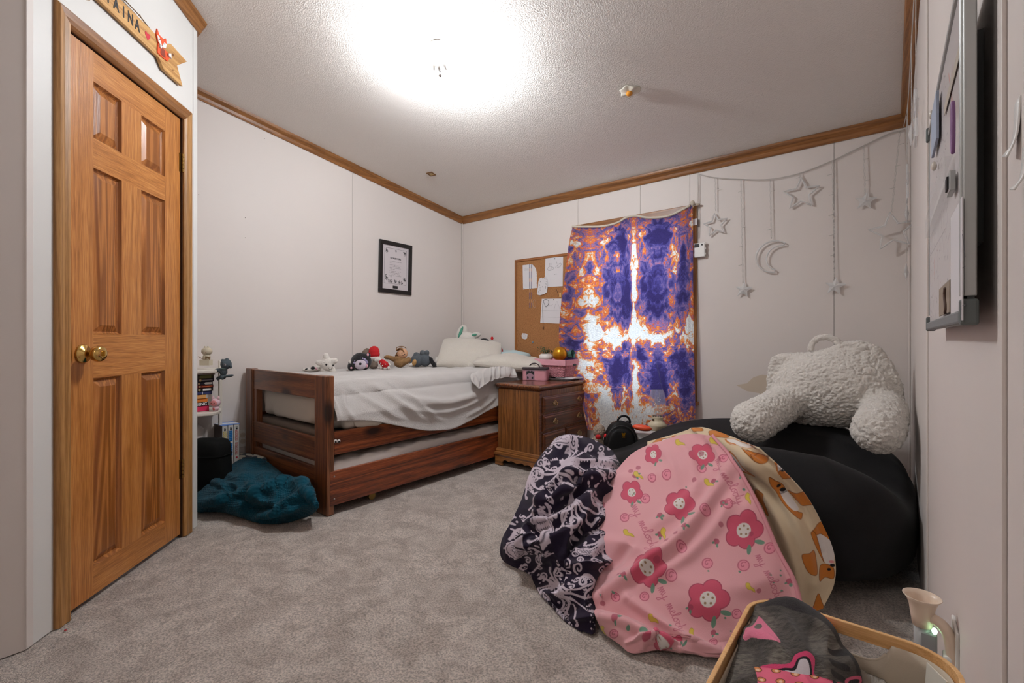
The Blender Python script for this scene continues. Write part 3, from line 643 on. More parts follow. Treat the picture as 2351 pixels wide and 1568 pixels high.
def pull(Y, z):
    x = NX1+0.019; P = []
    # batwing back plate and a bail
    outline = [(math.cos(a)*0.033*(1+0.22*math.cos(5*a)), math.sin(a)*0.017*(1+0.35*math.cos(4*a))) for a in np.linspace(0, 2*math.pi, 30, endpoint=False)]
    P.append(xf(prism(outline, 0.002), T(x, Y, z)@Ry(90)@Rz(90)))
    bail = [(x+0.004+0.012*math.sin(t*math.pi), Y-0.024+0.048*t, z-0.014*math.sin(t*math.pi)) for t in np.linspace(0, 1, 14)]
    P.append(tube(bail, 0.0026, 8))
    for s in (-1, 1): P.append(xf(ell(0.005, 0.005, 0.005, 12, 8), T(x+0.004, Y+s*0.024, z)))
    P.append(xf(ell(0.003, 0.004, 0.006, 12, 8), T(x+0.003, Y, z+0.016)))
    return join(*P)
Ya, Yb = NY0+0.032, NY1-0.030
for i, (z0, z1) in enumerate(((0.415, 0.530), (0.285, 0.400), (0.140, 0.270))):
    R_ = []; yspl = [(Ya, Yb)] if i < 2 else [(Ya, (Ya+Yb)/2-0.006), ((Ya+Yb)/2+0.006, Yb)]
    base = None
    for (a, b) in yspl:
        rings = [(0, 0.0), (0, 0.008), (0.006, 0.012), (0.012, 0.012), (0.016, 0.016), (0.022, 0.018)]; V = []
        for ins, dx in rings: V += [(NX1+dx, a+ins, z0+ins), (NX1+dx, b-ins, z0+ins), (NX1+dx, b-ins, z1-ins), (NX1+dx, a+ins, z1-ins)]
        F = [(4*q+k, 4*q+(k+1) % 4, 4*(q+1)+(k+1) % 4, 4*(q+1)+k) for q in range(5) for k in range(4)]+[(20, 21, 22, 23), (3, 2, 1, 0)]
        R_.append((np.array(V), F))
    dr = obj('drawer', join(*R_), DW, ns)
    for f_ in (0.24, 0.80): obj('handle', pull(Ya+(Yb-Ya)*f_, (z0+z1)/2), HB, dr, smooth=True)

# things on the nightstand
NT = 0.613
nb = thing('spiral_notebook', 'spiral bound notebook lying under the pink basket', 'notebook', (-2.05, 3.06, NT))
obj('cover', xf(box(-0.11, 0.11, -0.07, 0.13, 0, 0.010), T(-2.04, 3.10, NT+0.0005)), mat('cover_dark', S(60, 56, 56), 0.5), nb, bevel=0.001)
ho = []
for k in range(22): ho.append(tube([(-2.145+0.0088*k, 3.028+0.008*math.cos(t), NT+0.009+0.008*math.sin(t)) for t in np.linspace(0, 2*math.pi, 11)[:-1]], 0.0011, 5, closed=True))
obj('spiral', join(*ho), mat('steel', S(170, 165, 160), 0.3, 1.0), nb, kind='stuff')
nb2 = thing('paper_stack', 'white loose papers lying under the pink basket beside the spiral notebook', 'papers', (-1.99, 3.15, NT))
for k in range(3): obj('sheet', xf(box(-0.075, 0.085, -0.08, 0.085, 0, 0.003), T(-1.99, 3.165, NT+0.0115+0.0035*k)@Rz(3*k-3)), PAPER, nb2)
# pink woven basket with turned-over cloth rim
PK = mat('pink_weave', S(226, 158, 168), 0.8, bump=(200, 0.3, 0.003)); PKD = mat('pink_gap', S(150, 84, 94), 0.9)
bz = NT+0.023; bcx, bcy = -2.105, 3.165
bk = thing('pink_basket', 'pink woven basket with a folded rim standing on the nightstand', 'basket', (bcx, bcy, bz))
a0, a1, b0, b1, hh = 0.125, 0.155, 0.085, 0.112, 0.135
def ringp(f): return a0+(a1-a0)*f, b0+(b1-b0)*f
obj('liner', join(hexa([(bcx-a0+.004, bcy-b0+.004, bz+.002), (bcx+a0-.004, bcy-b0+.004, bz+.002), (bcx-a0+.004, bcy+b0-.004, bz+.002), (bcx+a0-.004, bcy+b0-.004, bz+.002), (bcx-a1+.006, bcy-b1+.006, bz+hh-.012), (bcx+a1-.006, bcy-b1+.006, bz+hh-.012), (bcx-a1+.006, bcy+b1-.006, bz+hh-.012), (bcx+a1-.006, bcy+b1-.006, bz+hh-.012)])), PKD, bk)
wv = []
for i in range(15):
    f_ = i/15; A_, B_ = ringp(f_*0.78); z = bz+0.004+hh*0.78*f_
    pts = []
    for sx, sy_, n_ in ((-1, -1, 20), (1, -1, 14), (1, 1, 20), (-1, 1, 14)):
        nxs = {(-1, -1): (1, -1), (1, -1): (1, 1), (1, 1): (-1, 1), (-1, 1): (-1, -1)}[(sx, sy_)]
        for k in range(n_):
            t = k/n_; x = bcx+A_*(sx+(nxs[0]-sx)*t); y = bcy+B_*(sy_+(nxs[1]-sy_)*t); o_ = 0.0028*(1 if (k+i) % 2 else -1)
            ex, ey = (0, sy_*o_) if sx != nxs[0] else (sx*o_, 0); pts.append((x+ex, y+ey, z))
    wv.append(tube(pts, 0.0029, 5, closed=True))
obj('weave', join(*wv), PK, bk, smooth=True, kind='stuff')
st_ = []
for i in range(11):
    t = -1+2*i/10
    for sy_ in (-1, 1): st_.append(tube([(bcx+a0*t, bcy+sy_*b0, bz), (bcx+a1*t, bcy+sy_*b1, bz+hh)], 0.003, 5))
for i in range(7):
    t = -1+2*i/6
    for sx in (-1, 1): st_.append(tube([(bcx+sx*a0, bcy+b0*t, bz), (bcx+sx*a1, bcy+b1*t, bz+hh)], 0.003, 5))
obj('stakes', join(*st_), PK, bk, smooth=True, kind='stuff')
CR_ = mat('pink_cloth', S(222, 160, 172), 0.85, bump=(90, 0.5, 0.004))
o1 = box(bcx-a1-.006, bcx+a1+.006, bcy-b1-.006, bcy-b1+.002, bz+hh*0.68, bz+hh+.004); o2 = box(bcx+a1-.002, bcx+a1+.006, bcy-b1-.006, bcy+b1+.006, bz+hh*0.68, bz+hh+.004)
o3 = box(bcx-a1-.006, bcx-a1+.002, bcy-b1-.006, bcy+b1+.006, bz+hh*0.68, bz+hh+.004); o4 = box(bcx-a1-.006, bcx+a1+.006, bcy+b1-.002, bcy+b1+.006, bz+hh*0.68, bz+hh+.004)
obj('rim_cloth', join(o1, o2, o3, o4), CR_, bk, bevel=0.003)
obj('handle_hole', xf(ell(0.002, 0.030, 0.009), T(bcx+a1+0.0055, bcy+0.01, bz+hh*0.72)), mat('ink', S(30, 28, 30), 0.6), bk, smooth=True)
# on the basket: bowl plant, gold ball, teal cup
pp = thing('potted_plant', 'small leafy green plant in a round white pot on the pink basket', 'plant', (bcx-0.075, bcy-0.05, bz+hh))
pz0 = bz+hh-0.012
obj('pot', xf(lathe([(0.030, 0), (0.052, 0.010), (0.058, 0.030), (0.054, 0.048), (0.040, 0.058), (0.034, 0.060), (0.034, 0.052)], 36), T(bcx-0.075, bcy-0.05, pz0)), mat('white_ceramic', S(222, 216, 212), 0.3), pp, smooth=True)
LG = mat('leaf_green', S(58, 84, 50), 0.55, var=(40, 0.4)); lv = []
for k in range(90):
    a = random.uniform(0, 6.28); r = random.uniform(0, 0.055); hz2 = random.uniform(0.0, 0.028)
    if k % 3 == 0: a = random.uniform(2.6, 4.4); r = random.uniform(0.02, 0.07); hz2 = random.uniform(0, 0.055)
    x, y, z = bcx-0.075+r*math.cos(a), bcy-0.05+r*math.sin(a)*0.8, pz0+0.058+hz2
    lf = (np.array([(0, 0, 0), (0.009, 0.005, 0.002), (0.020, 0, 0.001), (0.009, -0.005, 0.002)]), [(0, 1, 2, 3)])
    lv.append(xf(lf, T(x, y, z)@Rz(math.degrees(a)+random.uniform(-50, 50))@Ry(random.uniform(-70, 20))))
obj('leaves', join(*lv), LG, pp, kind='stuff')
stp = [tube([(bcx-0.075, bcy-0.05, pz0+0.05), (bcx-0.075-0.02*k+0.02, bcy-0.05, pz0+0.09), (bcx-0.075-0.03*k+0.03, bcy-0.05, pz0+0.115)], 0.0012, 5) for k in range(3)]
obj('stems', join(*stp), LG, pp)
gb = thing('gold_ball', 'shiny golden ball resting on the pink basket', 'ball', (bcx+0.045, bcy-0.03, bz+hh))
obj('ball', xf(ell(0.059, 0.059, 0.059, 40, 24), T(bcx+0.050, bcy-0.035, bz+hh+0.048)), mat('gold', S(206, 146, 36), 0.28, 0.75), gb, smooth=True)
tl = thing('teal_cup', 'teal faceted cup lying behind the golden ball', 'cup', (bcx+0.12, bcy+0.02, bz+hh))
obj('cup', xf(lathe([(0.026, 0), (0.036, 0.05), (0.034, 0.052), (0.024, 0.004)], 8), T(bcx+0.085, bcy+0.03, bz+hh+0.038)@Ry(78)), mat('teal_plastic', S(78, 118, 114), 0.4), tl)
# pink lunch bag
lb = thing('lunch_bag', 'small pink zip bag with a dark lid and loop handle on the nightstand', 'bag', (-2.165, 2.95, NT), math.radians(22), local=True)
PB = mat('pink_bag', S(200, 140, 150), 0.8, bump=(60, 0.4, 0.006)); DKB = mat('bag_dark', S(58, 46, 50), 0.8)
def rbox(w_, d_, h_, r, z0=0, taper=0.0, n=6):
    prof = []
    for i, (cx_, cy_) in enumerate(((1, 1), (-1, 1), (-1, -1), (1, -1))):
        for k in range(n+1):
            a = math.pi/2*(i+k/n); prof.append((cx_*(w_/2-r)+r*math.cos(a), cy_*(d_/2-r)+r*math.sin(a)))
    V = [(x, y, z0) for x, y in prof]+[(x*(1+taper), y*(1+taper), z0+h_) for x, y in prof]; m = len(prof)
    return np.array(V), [tuple(range(m))[::-1], tuple(range(m, 2*m))]+[(i, (i+1) % m, m+(i+1) % m, m+i) for i in range(m)]
obj('body', rbox(0.195, 0.105, 0.085, 0.022, 0.001, 0.0), PB, lb, bevel=0.004)
obj('lid', rbox(0.205, 0.115, 0.016, 0.026, 0.086), DKB, lb, bevel=0.004)
obj('handle', tube([(0.02+0.042*math.cos(t)-0.03, 0, 0.100+0.034*math.sin(t)) for t in np.linspace(0, math.pi, 16)], 0.0042, 8), DKB, lb, smooth=True)
obj('front_patch', prism([(-0.065, 0.006), (0.005, 0.006), (0.005, 0.080), (-0.065, 0.080)], 0.002), mat('patch_mauve', S(160, 124, 140), 0.7), lb).matrix_local = T(0, -0.0525, 0)@Rx(90)
obj('front_chevron', join(prism([(-0.06, 0.045), (-0.03, 0.062), (0.0, 0.045), (0.0, 0.072), (-0.022, 0.078), (-0.03, 0.07), (-0.038, 0.078), (-0.06, 0.072)], 0.001), prism([(-0.055, 0.015), (-0.042, 0.015), (-0.042, 0.03), (-0.055, 0.034)], 0.001), prism([(-0.018, 0.015), (-0.005, 0.015), (-0.005, 0.034), (-0.018, 0.03)], 0.001)), mat('ink', S(30, 28, 30), 0.6), lb).matrix_local = T(0, -0.0548, 0)@Rx(90)
obj('zip', box(-0.098, 0.098, -0.0555, -0.0535, 0.079, 0.083), mat('zip_grey', S(120, 104, 112), 0.5), lb)

# ================================================================== CORKBOARD
CX0, CX1, CZL, CZH = -2.685, -2.085, 0.745, 1.668
cb = thing('corkboard', 'framed cork pin board on the wall beside the curtained window', 'board', (CX0, YW2, CZL))
CO = mat('cork', S(160, 110, 66), 0.9, bump=(260, 0.5, 0.003), var=(110, 0.22))
obj('cork', box(CX0+0.015, CX1-0.015, YW2-0.010, YW2-0.001, CZL+0.015, CZH-0.015), CO, cb)
for a in ((CX0, CX0+0.022, CZL, CZH), (CX1-0.022, CX1, CZL, CZH)): obj('frame', box(a[0], a[1], YW2-0.018, YW2, a[2], a[3]), wood('cork_frame_z', [S(130, 76, 32), S(168, 108, 56)], 'Z', 1.5), cb, bevel=0.003)
for a in ((CZL, CZL+0.022), (CZH-0.022, CZH)): obj('frame', box(CX0+0.022, CX1-0.022, YW2-0.018, YW2, a[0], a[1]), wood('cork_frame_x', [S(130, 76, 32), S(168, 108, 56)], 'X', 1.5), cb, bevel=0.003)
obj('scratches', join(*[xf(box(-0.0012, 0.0012, -0.0002, 0, -0.005, 0.005), T(CX0+0.03+random.random()**2*0.30, YW2-0.0101, CZL+0.12+random.random()*0.30)@Ry(random.uniform(-60, 60))) for _ in range(46)]), mat('cork_dark', S(110, 68, 38), 0.9), cb, kind='stuff')
YB = YW2-0.0105
def wp(pts, y=YB): return [onY(a, b, y) for a, b in pts]
def strokes(name, lines, y, m, par, r=0.0009):
    return obj(name, join(*[tube([onY(a, b, y) for a, b in (smoothpts(L, 10*len(L)) if len(L) > 2 else L)], r, 5) for L in lines]), m, par, kind='stuff')
PENC = mat('pencil', S(84, 82, 88), 0.8)
p1 = thing('pinned_paper', 'notebook page with a torn spiral edge pinned at the top of the cork board', 'paper', tuple(onY(1215, 640, YB)))
obj('sheet', flat(wp([(1200, 609), (1217, 607), (1222, 607), (1227, 612), (1231, 618), (1233, 630), (1233, 661), (1201, 664.5)]), (0, -1, 0), 0.0008), PAPER, p1)
obj('spiral_holes', join(*[xf(box(-0.0022, 0.0022, -0.0012, 0, -0.0016, 0.0016), T(*onY(1231, 621+k*3.4, YB-0.0008))) for k in range(12)]), CO, p1, kind='stuff')
obj('pin', xf(ell(0.004, 0.004, 0.004, 10, 8), T(*onY(1203, 662, YB-0.003))), mat('pin_grey', S(90, 96, 96), 0.3), p1, smooth=True)
strokes('writing', [[(1204, 617+2.2*k), (1208, 616.5+2.2*k), (1214, 616+2.2*k)] for k in range(3)], YB-0.001, PENC, p1, 0.0004)
p2 = thing('pinned_drawing', 'white sheet with pencil drawn eyes pinned next to the curtain', 'drawing', tuple(onY(1272, 625, YB)))
obj('sheet', flat(wp([(1252.5, 592.5), (1293, 589), (1292, 657), (1257, 659), (1251, 645)], YB-0.002), (0, -1, 0), 0.0008), PAPER, p2)
obj('pin', xf(ell(0.005, 0.005, 0.005, 10, 8), T(*onY(1273.5, 594, YB-0.005))), mat('pin_grey', S(90, 96, 96), 0.3), p2, smooth=True)
strokes('eyes', [[(1256, 617), (1261, 612.5), (1267, 612.5), (1273, 616)], [(1257, 617.5), (1260, 621.5), (1266, 620), (1272, 616.5)], [(1275, 614), (1280, 609), (1286, 604), (1289, 606)], [(1279, 614), (1284, 613), (1287, 611), (1289, 606)], [(1265, 613), (1264, 619)], [(1267, 613), (1267, 619)], [(1281, 610), (1281, 614)], [(1262, 604), (1262, 610)], [(1265, 604), (1265, 609)], [(1277, 600), (1279, 605)], [(1272, 631), (1276, 629), (1279, 629)]], YB-0.0032, PENC, p2, 0.0008)
p3 = thing('cloud_cutout', 'white cloud-shaped paper cutout with dark dashes around its edge on the cork board', 'paper cutout', tuple(onY(1244, 657, YB)))
obj('sheet', flat(wp([(1233, 675), (1235, 660), (1236, 648), (1238, 640), (1243, 637), (1247, 639), (1252, 635), (1256, 640), (1258, 650), (1257, 662), (1256, 671), (1250, 675), (1240, 678), (1235, 677)], YB-0.006), (0, -1, 0), 0.0015), PAPER, p3)
strokes('dashes', [[(a, b), (a+c, b+d)] for a, b, c, d in ((1240, 648, 1, -3), (1245, 641, 2, -2), (1249, 639, 2, 0), (1253, 640, 1, 2), (1254, 645, 0, 2), (1239, 653, 0, 3), (1240, 659, 0, 3), (1240, 665, 0, 3), (1237, 669, -1, 2), (1253, 651, 1, 2), (1245, 659, 1, -2), (1252.5, 657, -0.5, 6))], YB-0.008, INK, p3, 0.0012)
p4 = thing('pinned_note', 'white sheet with a pencil sketch and ruled lines pinned low on the cork board', 'paper', tuple(onY(1265, 712, YB)))
obj('sheet', flat(wp([(1244, 686), (1289, 685.5), (1286.5, 743), (1240.5, 741)], YB-0.002), (0, -1, 0), 0.0008), PAPER, p4)
obj('pin', xf(ell(0.004, 0.004, 0.004, 10, 8), T(*onY(1271, 688, YB-0.005))), mat('pin_green', S(50, 90, 70), 0.3), p4, smooth=True)
strokes('sketch', [[(1243, 712), (1260, 713), (1287, 714)], [(1242, 727), (1260, 728), (1287, 729)], [(1272, 712), (1275, 700), (1279, 692), (1283, 702), (1286, 712)], [(1257, 695), (1262, 701), (1270, 699)]], YB-0.0032, PENC, p4, 0.0004)
nk = thing('lanyard', 'thin dark cord with a looped top and a small charm hanging over the lower note', 'cord', tuple(onY(1246, 690, YB)))
obj('cord', join(tube([onY(a, b, YB-0.006) for a, b in smoothpts([(1246, 694), (1250, 688), (1256, 688), (1260, 693), (1258, 700), (1253, 704), (1250, 698), (1247, 692), (1246, 700), (1246, 720), (1246.5, 742), (1247, 748)], 60)], 0.0012, 6)), INK, nk)
obj('charm', xf(ell(0.006, 0.003, 0.013, 12, 8), T(*onY(1247, 753, YB-0.006))), mat('charm_brown', S(92, 62, 40), 0.5), nk, smooth=True)
bd = thing('bead_necklace', 'string of small coloured beads hanging in a long loop over the notebook page', 'necklace', tuple(onY(1218, 610, YB)))
BC = [mat('bead_blue', S(110, 124, 156), 0.4), mat('bead_peach', S(232, 180, 140), 0.4), mat('bead_violet', S(140, 116, 160), 0.4)]
loop = [(1215.5, 608+2.0*k) for k in range(50)]; loop2 = [(1219.5, 608+2.0*k) for k in range(50)]
for ci in range(3):
    B_ = []
    for L_ in (loop, loop2):
        for k, (a, b) in enumerate(L_):
            if (k//4) % 3 == ci: B_.append(xf(ell(0.0028, 0.0028, 0.0028, 8, 6), T(*onY(a, b, YB-0.004-0.003*(b > 664)))))
    obj('beads', join(*B_), BC[ci], bd, smooth=True, kind='stuff')
kr = thing('key_ring', 'small oval ring pinned on bare cork near the bead necklace', 'ring', tuple(onY(1227, 696, YB)))
obj('ring', tube([onY(1227+3.6*math.cos(t), 697+9*math.sin(t), YB-0.003) for t in np.linspace(0, 6.28, 30)[:-1]], 0.0015, 6, closed=True), mat('ring_tan', S(196, 170, 150), 0.4), kr, smooth=True)
kc = thing('keychain', 'small brass tag keychain hanging on the cork board beside the curtain', 'keychain', tuple(onY(1285, 672, YB)))
obj('tag', flat(wp([(1284, 673), (1288.5, 672), (1288.5, 682), (1284, 682)], YB-0.004), (0, -1, 0), 0.002), mat('tag_wood', S(200, 160, 100), 0.5), kc)
obj('chain', tube([onY(a, b, YB-0.005) for a, b in ((1277, 664), (1279, 669), (1281, 674), (1282, 679))], 0.0015, 6), INK, kc)
sk = thing('round_sticker', 'white rounded sticker with faint writing low on the cork board', 'sticker', tuple(onY(1204, 771, YB)))
obj('sheet', flat(wp([(1199, 765), (1208, 765.5), (1211.5, 768), (1210, 777), (1206, 779), (1199, 777), (1197.5, 771)], YB-0.001), (0, -1, 0), 0.0015), PAPER, sk)
strokes('writing', [[(1201, 769), (1204, 768), (1207, 770)], [(1201, 773), (1204, 774), (1207, 773)]], YB-0.003, PENC, sk, 0.0004)
sl = thing('push_pin', 'grey blue push pin alone low on the cork board', 'pin', tuple(onY(1223, 786, YB)))
obj('head', xf(ell(0.009, 0.006, 0.009, 12, 8), T(*onY(1223, 786, YB-0.005))), mat('pin_blue', S(130, 140, 150), 0.3), sl, smooth=True)

# ================================================================== BLANKET NAILED OVER THE WINDOW
def wctrl(rows): return [[tuple(onY(x, y, YW2-o)) for x, y, o in r] for r in rows]
rows = [
 [(1314, 520, .055), (1345, 521, .05), (1385, 520, .05), (1418, 512, .05), (1440, 500, .05), (1460, 496, .05), (1490, 500, .05), (1530, 497, .05), (1562, 484, .05), (1590, 470, .05)],
 [(1306, 560, .07), (1345, 560, .06), (1385, 560, .06), (1418, 556, .06), (1440, 553, .06), (1460, 550, .06), (1490, 550, .06), (1530, 546, .055), (1562, 540, .05), (1591, 533, .05)],
 [(1296, 640, .09), (1340, 640, .075), (1385, 640, .07), (1418, 640, .07), (1440, 638, .07), (1460, 636, .07), (1490, 635, .07), (1530, 632, .065), (1562, 630, .055), (1591, 628, .05)],
 [(1286, 730, .11), (1335, 732, .09), (1385, 730, .08), (1418, 730, .08), (1440, 730, .08), (1460, 730, .08), (1490, 728, .08), (1530, 726, .07), (1562, 724, .06), (1592, 722, .055)],
 [(1286, 790, .12), (1330, 795, .10), (1385, 795, .09), (1418, 796, .09), (1440, 796, .09), (1460, 796, .09), (1490, 796, .09), (1530, 796, .08), (1562, 795, .07), (1593, 795, .06)],
 [(1300, 838, .12), (1340, 842, .11), (1385, 845, .10), (1418, 846, .10), (1440, 846, .10), (1460, 846, .10), (1492, 846, .10), (1532, 846, .09), (1563, 846, .08), (1594, 846, .06)],
 [(1332, 905, .13), (1350, 910, .12), (1385, 912, .11), (1418, 914, .11), (1440, 914, .11), (1460, 914, .11), (1495, 914, .12), (1535, 914, .10), (1565, 914, .09), (1596, 914, .065)],
 [(1350, 985, .15), (1362, 988, .13), (1390, 990, .12), (1420, 992, .12), (1440, 992, .12), (1462, 990, .12), (1500, 985, .14), (1540, 975, .11), (1568, 968, .10), (1597, 960, .07)]]
A = np.array(wctrl(rows)); nr_, nc_ = 360, 300
P = catmull(catmull(A, nr_, 0), nc_, 1)
uu, vv = np.meshgrid(np.linspace(0, 1, nc_), np.linspace(0, 1, nr_))
nn = np.zeros_like(P); nn[..., 1] = -1
gath = 0.010*np.sin(uu*21+1.2*np.sin(vv*3)+0.6)*np.clip(vv*1.3, 0, 1)+0.012*np.exp(-((uu-0.17-0.02*vv)/0.02)**2)*(vv > 0.02)
gath += 0.022*np.exp(-((uu-(0.70+0.18*(vv-0.55)))/0.012)**2)*np.clip((vv-0.5)*5, 0, 1)
gath += 0.005*fbm(np.stack([uu*6, vv*5, uu*0], -1), 3, 12)+0.006*np.exp(-(vv/0.012)**2)+0.004*np.exp(-((uu-0.975)/0.008)**2)-0.003*np.exp(-((uu-0.955)/0.004)**2)
P = P+nn*gath[..., None]
def tiedye():
    m = bpy.data.materials.new('tie_dye_fleece'); m.use_nodes = True; nt = m.node_tree; L = nt.links; b = nt.nodes['Principled BSDF']; out = nt.nodes['Material Output']
    a = nt.nodes.new('ShaderNodeAttribute'); a.attribute_name = 'Col'
    sep = nt.nodes.new('ShaderNodeSeparateColor'); L.new(a.outputs['Color'], sep.inputs[0])
    co = nt.nodes.new('ShaderNodeCombineXYZ'); L.new(sep.outputs[0], co.inputs[0]); L.new(sep.outputs[1], co.inputs[1])
    def N(sc, d, ds, off=0):
        mp = nt.nodes.new('ShaderNodeMapping'); mp.inputs['Location'].default_value = (off, off, 0); L.new(co.outputs[0], mp.inputs[0])
        n = nt.nodes.new('ShaderNodeTexNoise'); n.inputs['Scale'].default_value = sc; n.inputs['Detail'].default_value = d; n.inputs['Roughness'].default_value = 0.62; n.inputs['Distortion'].default_value = ds
        L.new(mp.outputs[0], n.inputs['Vector']); return n
    n1 = N(3.4, 8, 0.9); n2 = N(24, 4, 0.4, 3.3); n3 = N(13, 4, 0.8, 7.1)
    def M(op, x, y): q = nt.nodes.new('ShaderNodeMath'); q.operation = op; [L.new(v, q.inputs[i]) if not isinstance(v, float) else setattr(q.inputs[i], 'default_value', v) for i, v in enumerate((x, y))]; return q.outputs[0]
    t = M('ADD', n1.outputs['Fac'], M('MULTIPLY', M('SUBTRACT', sep.outputs[2], 0.5), 0.62))
    t = M('ADD', t, M('MULTIPLY', M('SUBTRACT', n3.outputs['Fac'], 0.5), 0.26))
    r = nt.nodes.new('ShaderNodeValToRGB'); cr = r.color_ramp; cr.elements[0].position = 0.26; cr.elements[0].color = (*S(52, 42, 96), 1); cr.elements[1].position = 0.72; cr.elements[1].color = (*S(232, 232, 226), 1)
    for p_, c_ in ((0.36, S(76, 68, 132)), (0.44, S(116, 98, 148)), (0.495, S(160, 116, 150)), (0.515, S(208, 92, 62)), (0.555, S(232, 128, 50)), (0.60, S(230, 176, 120)), (0.625, S(230, 226, 218))):
        e = cr.elements.new(p_); e.color = (*c_, 1)
    L.new(t, r.inputs[0])
    r2 = nt.nodes.new('ShaderNodeValToRGB'); r2.color_ramp.elements[0].position = 0.30; r2.color_ramp.elements[0].color = (0.45, 0.45, 0.55, 1); r2.color_ramp.elements[1].position = 0.62; r2.color_ramp.elements[1].color = (1, 1, 1, 1)
    L.new(n2.outputs['Fac'], r2.inputs[0])
    mx = nt.nodes.new('ShaderNodeMix'); mx.data_type = 'RGBA'; mx.blend_type = 'MULTIPLY'; mx.inputs[0].default_value = 0.7; L.new(r.outputs[0], mx.inputs[6]); L.new(r2.outputs[0], mx.inputs[7])
    # bright cloth stays plain: less of the dark mottling there
    L.new(mx.outputs[2], b.inputs['Base Color']); b.inputs['Roughness'].default_value = 0.9; b.inputs['Sheen Weight'].default_value = 0.3
    tr_ = nt.nodes.new('ShaderNodeBsdfTranslucent'); L.new(mx.outputs[2], tr_.inputs['Color'])
    ms = nt.nodes.new('ShaderNodeMixShader'); ms.inputs[0].default_value = 0.38; L.new(b.outputs[0], ms.inputs[1]); L.new(tr_.outputs[0], ms.inputs[2]); L.new(ms.outputs[0], out.inputs['Surface'])
    tc = nt.nodes.new('ShaderNodeTexCoord'); add_bump(nt, b, tc, 300, 0.4, 0.003)
    return m
# print layout: mirrored repeats, with pale and dark areas of the dyed pattern in the third channel
mir = np.abs(((uu-0.53)*2.6+0.5) % 1-0.5)*2      # folded twice across the width
mu = np.where(uu > 0.22, mir, np.abs(((uu-0.14)*4.5)))
mv = vv*6.5+0.3*uu
bias = 0.53+0.0*uu
def gz(cu, cv, su, sv, a):
    global bias; bias = bias+a*np.exp(-((uu-cu)/su)**2-((vv-cv)/sv)**2)
gz(.53, .30, .03, .16, .50); gz(.53, .52, .30, .040, .22); gz(.56, .475, .09, .05, .36); gz(.30, .52, .06, .07, .34); gz(.97, .50, .05, .08, .35); gz(.17, .50, .035, .10, .4); gz(.12, .72, .04, .08, .25)
gz(.55, .80, .03, .12, .5); gz(.24, .90, .06, .12, .45); gz(.45, .96, .10, .05, .40); gz(.62, .92, .05, .05, .3)
gz(.38, .14, .07, .09, -.55); gz(.74, .12, .09, .09, -.55); gz(.44, .36, .08, .10, -.55); gz(.70, .34, .09, .09, -.5); gz(.91, .30, .05, .13, -.5); gz(.30, .30, .06, .12, -.35); gz(.60, .62, .05, .05, -.5); gz(.38, .72, .10, .09, -.5); gz(.72, .76, .07, .10, -.55); gz(.92, .78, .06, .14, -.45); gz(.88, .65, .07, .06, -.4); gz(.30, .74, .04, .08, -.4); gz(.08, .55, .06, .05, -.35); gz(.42, .57, .05, .03, -.3)
gz(.33, .22, .03, .08, .30); gz(.84, .22, .04, .08, .30); gz(.40, .82, .04, .06, .25); gz(.84, .84, .05, .08, .2)
cc = np.stack([mu, mv, np.clip(bias, 0, 1)], -1).reshape(-1, 3)
wc = thing('curtain_blanket', 'tie-dyed purple and orange fleece blanket tacked over the window as a curtain', 'blanket', tuple(onY(1450, 990, YW2-0.1)))
obj('cloth', grid(P), tiedye(), wc, smooth=True, col=cc)
obj('top_hem', tube(P[0, ::6], 0.009, 8), mat('cream_fleece', S(206, 196, 180), 0.95, bump=(200, 0.5, 0.003)), wc, smooth=True)
k0 = onY(1590, 468, YW2-0.05)
obj('corner_tuft', join(xf(ell(0.016, 0.018, 0.02), T(k0[0], k0[1], k0[2]+0.004)), xf(ell(0.022, 0.014, 0.010), T(k0[0]+0.022, k0[1]+0.02, k0[2]-0.004))), mat('cream_fleece', S(206, 196, 180), 0.95), wc, smooth=True)
wt = thing('care_label', 'white paper label taped to the window trim beside the curtain', 'label', tuple(onY(1597, 512, YW2-0.03)))
obj('sheet', flat(wp([(1591, 503), (1600, 501), (1600.5, 516), (1589.5, 518.5)], YW2-0.03), (0, -1, 0), 0.001), PAPER, wt)
obj('back_card', flat(wp([(1600.5, 504), (1606, 504), (1606, 521), (1600.5, 521)], YW2-0.002), (0, -1, 0), 0.001), mat('card_grey', S(170, 162, 158), 0.8), wt)

# ================================================================== STAR AND MOON STRING LIGHTS
CLR = clear('clear_plastic', (0.80, 0.79, 0.78), 0.62, 0.06); CORD = mat('clear_cord', S(196, 190, 184), 0.3, spec=0.8)
def star_frame(c, R, ax, up, r=0.004, inner=0.45, rot=0.0):
    pts = []
    for k in range(10):
        a = math.pi/2+k*math.pi/5+rot; q = R if k % 2 == 0 else R*inner; pts.append(np.array(c)+np.array(ax)*q*math.cos(a)+np.array(up)*q*math.sin(a))
    d = []; 
    for i in range(10): d += [pts[i]+(pts[(i+1) % 10]-pts[i])*t for t in (0, 0.5)]
    return tube(d, r, 6, closed=True)
def star_solid(c, R, ax, up, nrm, rot=0.0):
    V = [np.array(c)+np.array(nrm)*0.010, np.array(c)-np.array(nrm)*0.010]
    for k in range(10):
        a = math.pi/2+k*math.pi/5+rot; q = R if k % 2 == 0 else R*0.45; V.append(np.array(c)+np.array(ax)*q*math.cos(a)+np.array(up)*q*math.sin(a))
    F = [(0, 2+k, 2+(k+1) % 10) for k in range(10)]+[(1, 2+(k+1) % 10, 2+k) for k in range(10)]
    return np.array(V), F
